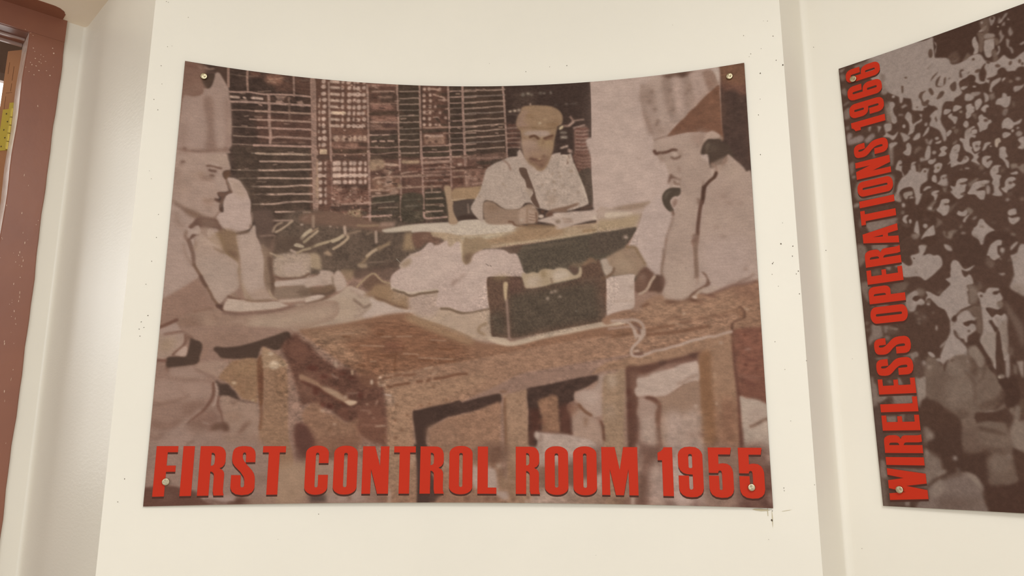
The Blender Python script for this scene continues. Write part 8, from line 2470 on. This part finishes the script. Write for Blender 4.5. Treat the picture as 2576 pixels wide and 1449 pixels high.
# ------------------------------------------------------------------ walls, floor, ceiling
def az_line(az, d): return np.array([math.sin(math.radians(az))*d, math.cos(math.radians(az))*d])
def hit_arc(az, Cc, R):
    D = az_line(az, 1.); b = D @ Cc; s = b+math.sqrt(b*b-(Cc @ Cc-R*R)); return D*s
CEIL = EYE+1.42; SOFF = EYE+1.0722
# recess with the door: foot direction -42 degrees
AZ0 = -42.; DN = np.array([math.sin(math.radians(AZ0)), math.cos(math.radians(AZ0))]); DT = np.array([DN[1], -DN[0]]); D0 = 2.1154
def dp(l, d): return tuple(DN*(D0+d)+DT*l)
LC = .3841                                             # lateral position of the inner corner
kl = hit_arc(-27.559, C1, R1+.0045); kr = hit_arc(21.325, C1, R1+.0045)
s_kl = math.atan2(kl[0]-C1[0], kl[1]-C1[1])*R1; s_kr = math.atan2(kr[0]-C1[0], kr[1]-C1[1])*R1
nseg = 120; prof = []
for i in range(nseg+1):
    s = s_kl+(s_kr-s_kl)*i/nseg; u = s+.6025
    prof.append(arc1(s, gap(u, 1.2) if 0 < u < 1.2 else .0045))
def strip_wall(name, pts, z0, z1, m, thick=None, nz=24, smooth=True):
    vs, fs = [], []
    n = len(pts)
    for j in range(nz+1):
        for x, y in pts: vs.append((x, y, z0+(z1-z0)*j/nz))
    for j in range(nz):
        for i in range(n-1): fs.append((j*n+i, j*n+i+1, (j+1)*n+i+1, (j+1)*n+i))
    o = from_pydata(name, vs, fs, m, smooth=smooth); structure(o); return o
W_BACK = strip_wall('wall_back', prof, 0, CEIL, m_wall)
# return of the pier and the next bay
az2 = 22.814
q = hit_arc(az2, C2, R2+.0045)
s_q = (math.atan2(q[0]-C2[0], q[1]-C2[1])-TH20)*R2
ret = [tuple(kr+(q-kr)*t) for t in (0, .25, .5, .75, .93)]
rt = [tuple(kr+(q-kr)*(.93)+0*q)]
p2 = []
for i in range(101):
    s = s_q+(1.5-s_q)*i/100; u = s+.0035
    p2.append(arc2(s, gap(u, 1.2) if 0 < u < 1.2 else .0045))
# small fillet where the return meets the bay
a = np.array(ret[-1]); c = np.array(p2[0]); e = np.array(p2[1])
fil = [tuple((1-t)**2*a+2*t*(1-t)*c+t*t*e) for t in (.2, .4, .6, .8)]
strip_wall('wall_pier', ret+fil+[tuple(e)], 0, CEIL, m_wall)
W_RIGHT = strip_wall('wall_right', p2[1:], 0, CEIL, m_wall)
# flank of the door recess, coved into the door wall
cor = np.array(dp(LC, 0)); klv = kl
fd = (klv-cor)/np.linalg.norm(klv-cor); wd = -DT
cove = .022
fa = cor+fd*cove; fb = cor+wd*cove*.35
flank = [tuple(klv+(fa-klv)*t) for t in np.linspace(0, 1, 24)]
fl2 = [tuple((1-t)**2*fa+2*t*(1-t)*cor+t*t*fb) for t in (.15, .3, .45, .6, .75, .9)]
strip_wall('wall_left', [tuple(fb)]+fl2[::-1]+flank[::-1], 0, SOFF, m_gloss, nz=40)
LJ = .3377; LI = .2586; LB = -.64; JD = .083           # jamb outer edge, jamb inner edge, far jamb, jamb depth
strip_wall('wall_door_side', [dp(LJ-.03, 0), tuple(fb)], 0, SOFF, m_wall)
# soffit slab over the recess and the wall above it
bm = bmesh.new(); fr = dp(-2.2, -.56); fr2 = (kl[0]+.0, kl[1]+.0)
ring = [dp(LC+.35, .12), dp(-2.2, .12), dp(-2.2, -.50), (kl[0]-.02, kl[1]-.02), (kl[0], kl[1])]
prism(bm, ring, SOFF, CEIL); structure(bm_obj('ceiling_recess', bm, m_soffit))
# door wall beyond the frame on the far side and the door-side room
bm = bmesh.new(); prism(bm, [dp(LB-.08, 0), dp(-2.2, 0), dp(-2.2, JD), dp(LB-.08, JD)], 0, SOFF); structure(bm_obj('wall_door_far', bm, m_wall))
bm = bmesh.new(); prism(bm, [dp(-2.2, -.5), dp(-2.2, .0), dp(-2.25, 0), dp(-2.25, -.5)], 0, SOFF); structure(bm_obj('wall_recess_end', bm, m_wall))
fl = [(-4.6, -2.5), (3.2, -2.5), (3.2, 3.0), (-1.0, 5.2), (-4.6, 5.2)]
bm = bmesh.new(); prism(bm, fl, -.05, 0); structure(bm_obj('floor', bm, m_floor))
bm = bmesh.new(); prism(bm, [(-3.2, -2.5), (3.2, -2.5), (3.2, 2.0), (-.3, 2.2), (-2.6, 2.2)], CEIL, CEIL+.05); structure(bm_obj('ceiling', bm, m_ceil))

# dirt marks and drips on the plaster, kept as tiny patches of the wall they sit on
def marks(name, fn, pts, m, parent):
    bm = bmesh.new()
    for u, v, ru, rv, a in pts:
        vs = []
        for k in range(8):
            t = 2*math.pi*k/8; r = rnd.uniform(.75, 1.2); x = ru*math.cos(t)*r; y = rv*math.sin(t)*r
            vs.append(bm.verts.new(fn(u+x*math.cos(a)-y*math.sin(a), v+x*math.sin(a)+y*math.cos(a))))
        bm.faces.new(vs)
    o = bm_obj(name, bm, m, parent); return o
def onw1(u, v):
    x, y = arc1(u-.6025, (gap(u, 1.2) if 0 < u < 1.2 else .0045)-.0006); return (x, y, EYE+.7790-v)
def onw2(u, v):
    x, y = arc2(u-.0035, (gap(u, 1.2) if 0 < u < 1.2 else .0045)-.0006); return (x, y, EYE+.7795-v)
MARKS1 = [(a/1000, b/1000, c/1000, d/1000, e) for a, b, c, d, e in MARKS_WALL]
marks('dirt_speck', onw1, MARKS1, m_dirt, W_BACK)
marks('dirt_speck', onw2, [(a/1000, b/1000, c/1000, d/1000, e) for a, b, c, d, e in MARKS_BAY], m_dirt, W_RIGHT)
marks('damp_stain', onw1, [(1.1975, .920, .0009, .016, 0), (1.190, .908, .0007, .010, 0), (1.178, .906, .014, .0022, 0), (1.222, .906, .010, .0005, -.2)], m_stain, W_BACK)

# ------------------------------------------------------------------ door frame, door, hinge
frame = bpy.data.objects.new('door_1', None); C.objects.link(frame); frame.location = (*dp(.298, 0), 0); structure(frame)
def child(o, par):
    o.parent = par; o.matrix_parent_inverse = par.matrix_world.inverted() if par.matrix_world else o.matrix_parent_inverse; return o
bpy.context.view_layer.update()
def wob(z): return .0010*math.sin(z*9.1)+.0008*math.sin(z*23+1)+.0006*math.sin(z*57)
HZ = EYE+1.011
def jamb(l_in, l_out, name, side):
    bm = bmesh.new(); n = 70; A = []
    for i in range(n+1):
        z = (HZ-.0004)*i/n
        lo = l_out+wob(z)*side; li = l_in+.0012*math.sin(z*31)
        A.append([bm.verts.new((*dp(l, d), z)) for l, d in ((li, JD), (li, -.004), (li+.002*side, -.006), (lo-.002*side, -.006), (lo, -.004), (lo, JD))])
    for i in range(n):
        for k in range(6):
            f = bm.faces.new((A[i][k], A[i][(k+1) % 6], A[i+1][(k+1) % 6], A[i+1][k]))
            if k == 0: f.material_index = 1
    bm.faces.new(A[0]); bm.faces.new(A[-1])
    return bm_obj(name, bm, [m_brown, m_glossb])
child(jamb(LI, LJ, 'jamb', 1), frame)
child(jamb(LB, LB-.08, 'jamb', -1), frame)
bm = bmesh.new()
def lbox(bm, l0, l1, d0, d1, z0, z1, mi=0): return prism(bm, [dp(l0, d0), dp(l1, d0), dp(l1, d1), dp(l0, d1)], z0, z1, mi)
lbox(bm, LB-.08, LJ, -.006, JD, HZ, SOFF-.0005); child(bm_obj('header', bm, m_brown), frame)
m_head = mat('dull_brown_enamel', '6f473b', .35, noise=(12, '8b6a60', .45, .6))
bm = bmesh.new(); lbox(bm, LB+.001, LI-.001, .001, .040, HZ-.0012, HZ+.001); child(bm_obj('rebate', bm, m_head), frame)
m_bead = mat('pale_highlight_enamel', 'a48a80', .3)  # pale colour paints the highlight along the header groove and bead
bm = bmesh.new(); lbox(bm, LB+.001, LI-.001, .0405, .045, HZ-.006, HZ+.001); lbox(bm, LB+.001, LI-.001, JD-.007, JD, HZ-.0075, HZ+.001); child(bm_obj('stop_bead', bm, m_bead), frame)
# brown paint carried onto the soffit with a rounded corner
bm = bmesh.new(); rg = []
rc_ = .034
for k in range(10):
    t = math.pi/2*k/9; rg.append(dp(.327-rc_+rc_*math.cos(t)+.001*math.sin(k*2.3), -(.064-rc_)-rc_*math.sin(t)))
for k in range(1, 30):
    l = .293-.04*k; rg.append(dp(l, -.064-.0012*math.sin(k*1.9)-.0008*math.sin(k*4.7)))
rg += [dp(-.85, -.004), dp(.327, -.004)]
prism(bm, rg, SOFF-.0012, SOFF-.0002); child(bm_obj('soffit_paint_patch', bm, m_brown), frame)
# flecks where the brown paint has chipped
bm = bmesh.new()
FL = [(.272, 1.000-.03), (.276, .962), (.29, .958), (.296, .955), (.279, .944), (.288, .938), (.293, .936), (.283, .925), (.302, .944), (.306, .92), (.270, .93), (.274, .925), (.29, .915), (.313, .985), (.317, .972), (.320, .935), (.27, .905), (.281, .90), (.268, 1.003), (.262, 1.008), (.25, 1.013), (.315, .91)]
for l, z in FL:
    _w = rnd.uniform(.0009, .0022); _h = rnd.uniform(.0008, .0022)
    vs = [bm.verts.new((*dp(l+_w*math.cos(t)*rnd.uniform(.6, 1.2), -.0064), EYE+z+_h*math.sin(t)*rnd.uniform(.6, 1.2))) for t in (0, 1.1, 2.2, 3.3, 4.4, 5.4)]
    bm.faces.new(vs)
for i in range(60):
    z = EYE+rnd.choice([rnd.uniform(.22, .62), rnd.uniform(.2, .48), rnd.uniform(-.1, .95)]); l = rnd.choice([rnd.gauss(.309, .006), rnd.gauss(.298, .012), .2605+rnd.uniform(0, .003)])
    if not .26 < l < .333: continue
    _w = rnd.uniform(.0003, .0010); _h = rnd.uniform(.0006, .0045)
    tl = rnd.uniform(-.15, .05)
    vs = [bm.verts.new((*dp(l+_w*math.cos(t)+tl*_h*math.sin(t), -.0064), z+_h*math.sin(t)*rnd.uniform(.6, 1.2))) for t in (0, 1.1, 2.2, 3.3, 4.4, 5.4)]
    bm.faces.new(vs)
child(bm_obj('paint_fleck', bm, m_chip), frame)

e0 = np.array([.262, .088]); ed = np.array([-.6, .8]); dd = np.array([.8, .6]); TH = .0474
def lp(a, b):                                          # a along the edge face, b along the leaf
    v = e0+ed*a+dd*b; return dp(v[0], v[1])
bm = bmesh.new(); LZ = EYE+1.0005
ringd = [lp(.002, 0), lp(0, .002), lp(0, .82), lp(TH, .82), lp(TH, .002), lp(TH-.002, 0)]
prism(bm, ringd, .01, LZ); door = bm_obj('door_leaf', bm, m_door); child(door, frame); door['label'] = 'tan painted door leaf seen on its hinge edge'; bpy.context.view_layer.update()
# old mortise lines on the edge
bm = bmesh.new()
def eplate(bm, a0, a1, z0, z1, t=.0008, base=0.): return prism(bm, [lp(a0, -t-base), lp(a1, -t-base), lp(a1, -base+.0005), lp(a0, -base+.0005)], z0, z1)
eplate(bm, .0190, .0203, EYE+.915, EYE+.955, .0004); eplate(bm, .0190, .0203, EYE+.885, EYE+.907, .0004); eplate(bm, .0345, .0357, EYE+.935, EYE+.968, .0004); eplate(bm, .0315, .0325, EYE+.82, EYE+.872, .0004); eplate(bm, .0150, .0330, EYE+.881, EYE+.8818, .0004)
child(bm_obj('mortise_line', bm, mat('gouged_wood', '70482f', .8)), door)
bm = bmesh.new(); eplate(bm, .003, .0335, EYE+.722, EYE+.835, .0016); eplate(bm, .003, .016, EYE+.835, EYE+.852, .0016)
for a, z in ((.0205, .822), (.014, .800), (.0215, .778), (.015, .756), (.0225, .733)):
    cx = [lp(a+.0022*math.cos(t), -.0021) for t in np.linspace(0, 2*math.pi, 10, endpoint=False)]
    cz_ = [EYE+z+.0022*math.sin(t) for t in np.linspace(0, 2*math.pi, 10, endpoint=False)]
    bm.faces.new([bm.verts.new((x[0], x[1], zz)) for x, zz in zip(cx, cz_)]).material_index = 1
for z0, z1 in ((.722, .742), (.744, .764), (.766, .786), (.788, .808), (.810, .833)):
    cxy = lp(.001, -.004)
    prism(bm, [(cxy[0]+.0042*math.cos(t), cxy[1]+.0042*math.sin(t)) for t in np.linspace(0, 2*math.pi, 16, endpoint=False)], EYE+z0, EYE+z1)

hinge = bm_obj('hinge', bm, [m_brass, m_hole]); hinge['label'] = 'brass butt hinge'; child(hinge, door)

# room beyond the door: painted walls and a bright window
def quad(name, pts, m): return structure(from_pydata(name, pts, [(0, 1, 2, 3)], m))
WT = EYE+.925; WB = EYE-.35
def wbox(name, l0, l1, d0, d1, z0, z1, m): bm = bmesh.new(); lbox(bm, l0, l1, d0, d1, z0, z1); return structure(bm_obj(name, bm, m))
D2 = 1.6; WL, WR = -1.15, .62
WT = EYE+1.555; WB = EYE-.2
wbox('wall_corridor_top', -2.2, 1.8, D2, D2+.1, WT, EYE+2.0, m_mauve)
wbox('wall_corridor_bottom', -2.2, 1.8, D2, D2+.1, 0, WB, m_mauve)
wbox('wall_corridor_left', -2.2, WL, D2, D2+.1, WB, WT, m_mauve)
wbox('wall_corridor_right', WR, 1.8, D2, D2+.1, WB, WT, m_mauve)
wbox('wall_corridor_end', 1.8, 1.9, JD, D2, 0, EYE+2.0, m_mauve)
wbox('wall_corridor_far', -2.3, -2.2, 0, D2, 0, EYE+2.0, m_mauve)
wbox('ceiling_corridor', -2.2, 1.9, .05, D2+.1, EYE+2.0, EYE+2.05, m_ceil)
wbox('wall_corridor_near', LJ, 1.9, JD, JD+.002, 0, EYE+2.0, m_mauve)
wbox('wall_corridor_over', -2.2, LJ, JD, JD+.002, SOFF, EYE+2.0, m_mauve)
m_win = bpy.data.materials.new('window_daylight'); m_win.use_nodes = True
_e = m_win.node_tree.nodes.new('ShaderNodeEmission'); _e.inputs['Color'].default_value = (1, .97, .92, 1); _e.inputs['Strength'].default_value = WINE
m_win.node_tree.links.new(_e.outputs[0], m_win.node_tree.nodes['Material Output'].inputs[0])
win = bpy.data.objects.new('window_1', None); C.objects.link(win); structure(win)
w_ = wbox('window_pane', WL, WR, D2+.03, D2+.035, WB, WT, m_win); del w_['kind']; w_.parent = win
wf = bmesh.new()
for a, b_, z0, z1 in ((WL, WL+.04, WB, WT), (WR-.04, WR, WB, WT), (WL+.04, WR-.04, WT-.035, WT), (WL+.04, WR-.04, WB, WB+.035), (-.29, -.25, WB+.035, WT-.035)): lbox(wf, a, b_, D2, D2+.028, z0, z1)
o_ = bm_obj('window_frame', wf, mat('window_frame_paint', '9c867c', .5)); o_.parent = win

# ------------------------------------------------------------------ the boards
def srgb2lin(a): return np.where(a <= .04045, a/12.92, ((a+.055)/1.055)**2.4)
RES = 1.3                                             # canvas cells per millimetre
def make_board(name, fn, W, H, img, parent, thick=.003):
    ny, nx = img.shape[:2]
    us = (np.arange(nx+1))/nx*W; vs_ = (np.arange(ny+1))/ny*H
    s = us[None, :].repeat(ny+1, 0); v = vs_[:, None].repeat(nx+1, 1)
    if fn is board1:
        th = (s-.6025)/R1; X = C1[0]+R1*np.sin(th); Y = C1[1]+R1*np.cos(th); Z = EYE+.7790-.0016*s-v
    else:
        th = TH20+(s-.0035+.009*v)/R2; X = C2[0]+R2*np.sin(th); Y = C2[1]+R2*np.cos(th); Z = EYE+.7795+.0053*s-v
    co = np.stack([X, Y, Z], -1).reshape(-1, 3)
    n = nx+1; i0 = (np.arange(ny)[:, None]*n+np.arange(nx)[None]).ravel()
    F = np.stack([i0, i0+n, i0+n+1, i0+1], -1)
    nf = len(F); nv = len(co)
    # rim and back
    ring = [(j, 0) for j in range(0, ny, 6)]+[(ny, i) for i in range(0, nx, 6)]+[(j, nx) for j in range(ny, 0, -6)]+[(0, i) for i in range(nx, 0, -6)]
    bidx = []; extra = []
    for j, i in ring:
        extra.append(tuple(fn(i/nx*W, j/ny*H, thick)))
    fi = [j*n+i for j, i in ring]; m = len(ring)
    rim = [(fi[k], nv+k, nv+(k+1) % m, fi[(k+1) % m]) for k in range(m)]
    # back as vertical strips: pair up bottom and top ring points
    me = bpy.data.meshes.new(name)
    allco = np.vstack([co, np.array(extra)])
    faces = np.vstack([F, np.array(rim)])
    me.vertices.add(len(allco)); me.vertices.foreach_set('co', allco.ravel().astype(np.float32))
    me.loops.add(len(faces)*4); me.loops.foreach_set('vertex_index', faces.ravel().astype(np.int32))
    me.polygons.add(len(faces)); me.polygons.foreach_set('loop_start', (np.arange(len(faces))*4).astype(np.int32))
    mi = np.zeros(len(faces), np.int32); mi[nf:] = 1
    me.polygons.foreach_set('material_index', mi)
    me.update(calc_edges=True)
    im = np.pad(img, ((0, 1), (0, 1), (0, 0)), mode='edge'); im2 = np.pad(img, ((1, 0), (1, 0), (0, 0)), mode='edge')
    c = np.clip(srgb2lin((im+im2)/2).reshape(-1, 3)*np.array(KP)-.007, .004, 1)
    c = np.vstack([c, np.full((m, 3), .05)]); c = np.hstack([c, np.ones((len(c), 1))])
    at = me.color_attributes.new('ink', 'FLOAT_COLOR', 'POINT'); at.data.foreach_set('color', c.ravel().astype(np.float32))
    o = link(name, me, [m_print, m_edge], parent); me.polygons.foreach_set('use_smooth', np.r_[np.ones(nf, bool), np.zeros(len(rim), bool)])
    # the back of the sheet
    vb, fb_ = [], []
    for k in range(41):
        for j in range(2): vb.append(tuple(fn(W*k/40, H*j, thick)))
    for k in range(40): fb_.append((2*k, 2*k+2, 2*k+3, 2*k+1))
    b = from_pydata('backing', vb, fb_, m_acryl, parent, smooth=True)
    return o
def letter(ch, to, parent, off1, off2):
    """to(x, y) -> board (u, v) in mm; x, y in the unit box of the glyph"""
    polys = GLYPHS[ch]
    vs, fs, mi = [], [], []
    for layer, (off, dv) in enumerate(((off1, 0.), (off2, SHD))):
        cu = bpy.data.curves.new('tmp', 'CURVE'); cu.dimensions = '2D'; cu.fill_mode = 'BOTH'
        for pl in polys:
            sp = cu.splines.new('POLY'); sp.points.add(len(pl)-1); sp.use_cyclic_u = True
            for k, (x, y) in enumerate(pl):
                u, v = to(x, y); sp.points[k].co = (u, -v, 0, 1)
        ob = bpy.data.objects.new('tmp', cu); C.objects.link(ob); bpy.context.view_layer.update()
        me = ob.to_mesh(); base = len(vs)
        for p in me.vertices: vs.append((p.co.x, -p.co.y+dv, off))
        for f in me.polygons: fs.append([base+i for i in f.vertices]); mi.append(layer)
        if layer == 1:                                 # sweep of the printed drop shadow between the two outlines
            pass
        ob.to_mesh_clear(); bpy.data.objects.remove(ob); bpy.data.curves.remove(cu)
    return vs, fs, mi
def place_letter(ch, to, fn, parent):
    vs, fs, mi = letter(ch, to, parent, -.0005, -.00025)
    co = [fn(u/1000, v/1000, off) for u, v, off in vs]
    o = from_pydata('letter', co, fs, [m_red, m_shadow], parent, mi=mi)
    return o
SHD = 3.7
def screw(fn, u, v, parent, r=.0067):
    p = fn(u/1000, v/1000, -.0008); q_ = fn(u/1000, v/1000, -.05); d = (q_-p).normalized()
    bm = bmesh.new(); N = 32
    prof_ = [(0, .0042), (.25, .00425), (.55, .0043), (.82, .0043), (.93, .0041), (1., .0034), (1., 0), (.98, -.006), (.5, -.006)]
    rings = []
    for f, h in prof_:
        if f == 0: rings.append([bm.verts.new((0, 0, h))]); continue
        rings.append([bm.verts.new((r*f*math.cos(2*math.pi*k/N), r*f*math.sin(2*math.pi*k/N), h)) for k in range(N)])
    for a_, b_ in zip(rings[:-1], rings[1:]):
        for k in range(N):
            if len(a_) == 1: bm.faces.new((a_[0], b_[k], b_[(k+1) % N]))
            else: bm.faces.new((a_[k], b_[k], b_[(k+1) % N], a_[(k+1) % N]))
    o = bm_obj('screw_head', bm, m_steel, smooth=False); o['label'] = 'round brushed steel screw head'
    for pl in o.data.polygons: pl.use_smooth = True
    o.matrix_world = Vector((0, 0, 1)).rotation_difference(d).to_matrix().to_4x4()
    o.location = p; o.parent = parent
    return o
def paint(W, H, base, data):
    ops = []
    for ln in data.strip().split('\n'):
        t = ln.split(); k = t[0]; K = RES
        if k == 'E':
            _, col, b, a = t[:4]; cx, cy, ax, ay, bx, by = [float(x)/2 for x in t[4:]]
            tt = np.arange(10)*2*np.pi/10
            P_ = np.c_[cx+np.cos(tt)*ax+np.sin(tt)*bx, cy+np.cos(tt)*ay+np.sin(tt)*by]*K
            ops.append(['P', col, float(b)*K, float(a), P_]); continue
        nh = {'P': 4, 'K': 4, 'L': 5, 'N': 6}[k]
        P_ = np.cumsum(np.array([float(x) for x in t[nh:]]).reshape(-1, 2), 0)/2*K
        if k in 'PK': ops.append([k, t[1], float(t[2])*K, float(t[3]), P_])
        elif k == 'L': ops.append([k, t[1], float(t[2])*K, float(t[3])*K, float(t[4]), P_])
        else: ops.append([k, float(t[1])*K, float(t[2])*K, float(t[3]), int(t[4]), float(t[5])*K, P_])
    return ops
W_, H_ = int(1200*RES), int(900*RES)
ops1 = paint(W_, H_, None, DATA1)
img1 = render(ops1, W_, H_, '8a6c5e')
ops2 = paint(W_, H_, None, DATA2)
# the crowd carries on over the part of the second board that lies beyond the picture frame
cr = random.Random(11); more = []
for i in range(900):
    v = cr.uniform(20, 900); u = cr.uniform(345 if v < 500 else 300, 1200); r = 4+v*.03+cr.uniform(0, 5)
    pts = []
    for k in range(7):
        t = 2*math.pi*k/7; q0 = r*cr.uniform(.5, 1.2); pts.append(((u+q0*.8*math.cos(t))*RES, (v+q0*math.sin(t))*RES))
    more.append((v, ['P', cr.choice(['93827a', '8a786d', '4b372f', '4f3a31', '7a685d', '4b372f']), 1.4*RES, .95, np.array(pts)]))
more.sort(key=lambda x: x[0])
img2 = render([m_[1] for m_ in more]+ops2, W_, H_, '523d34') if False else render(ops2+[m_[1] for m_ in more], W_, H_, '523d34')

b1 = bpy.data.objects.new('wall_poster', None); C.objects.link(b1)
b1['label'] = 'curved sepia photo board of men at desks, red words FIRST CONTROL ROOM 1955'; b1['category'] = 'poster'
b2 = bpy.data.objects.new('wall_poster', None); C.objects.link(b2)
b2['label'] = 'dark crowd photo board cut off at the right, red upright words WIRELESS OPERATIONS 1966'; b2['category'] = 'poster'
make_board('printed_sheet', board1, 1.2, .9, img1, b1)
make_board('printed_sheet', board2, 1.2, .9, img2, b2)
VT, VB = 790.0, 882.7
for ch, u0, u1 in CAP1: place_letter(ch, lambda x, y, a=u0, b=u1: (a+(b-a)*x, VB+(VT-VB)*y), board1, b1)
for ch, v0, v1 in CAP2: place_letter(ch, lambda x, y, a=v0, b=v1: (80.7+(13.8-80.7)*y, a+(b-a)*x), board2, b2)
for u, v in SCR1: screw(board1, u, v, b1)
for u, v in SCR2+[[1166, 35], [1166, 866]]: screw(board2, u, v, b2)

# ------------------------------------------------------------------ light
w = bpy.data.worlds.new('room_bounce'); bpy.context.scene.world = w; w.use_nodes = True
bg = w.node_tree.nodes['Background']; bg.inputs[0].default_value = WCOL; bg.inputs[1].default_value = WSTR
def area(name, loc, tgt, sx, sy, e, col, shape='RECTANGLE'):
    l = bpy.data.lights.new(name, 'AREA'); l.shape = shape; l.size = sx; l.size_y = sy; l.energy = e; l.color = col
    o = bpy.data.objects.new(name, l); C.objects.link(o); o.location = loc
    d = Vector(tgt)-Vector(loc); o.rotation_euler = d.to_track_quat('-Z', 'Y').to_euler(); return o
_p = dp(-.71, 1.5); LAMPS = LAMPS+[('corridor_fill', (_p[0], _p[1], EYE+.62), (*dp(.38, -.3), EYE+.3), .25, .55, CORR)]  # unseen source added beyond the door to light the recess flank
for nm, lc, tg, sx, sy, e in LAMPS: area(nm, lc, tg, sx, sy, e, LCOL)

# ------------------------------------------------------------------ camera
cam = bpy.data.cameras.new('camera'); co_ = bpy.data.objects.new('camera', cam); C.objects.link(co_)
cam.sensor_width = 36; cam.lens = 36*1900/2576; cam.clip_start = .02
co_.location = (0, 0, EYE); co_.rotation_mode = 'XYZ'
from mathutils import Matrix
co_.matrix_world = Matrix.Translation((0, 0, EYE)) @ Matrix.Rotation(math.pi/2+.1993, 4, 'X') @ Matrix.Rotation(ROLL, 4, 'Z')
bpy.context.scene.camera = co_
vs_ = bpy.context.scene.view_settings
vs_.view_transform = 'Standard'; vs_.look = 'None'; vs_.exposure = EXPO; vs_.gamma = 1; vs_.use_curve_mapping = False
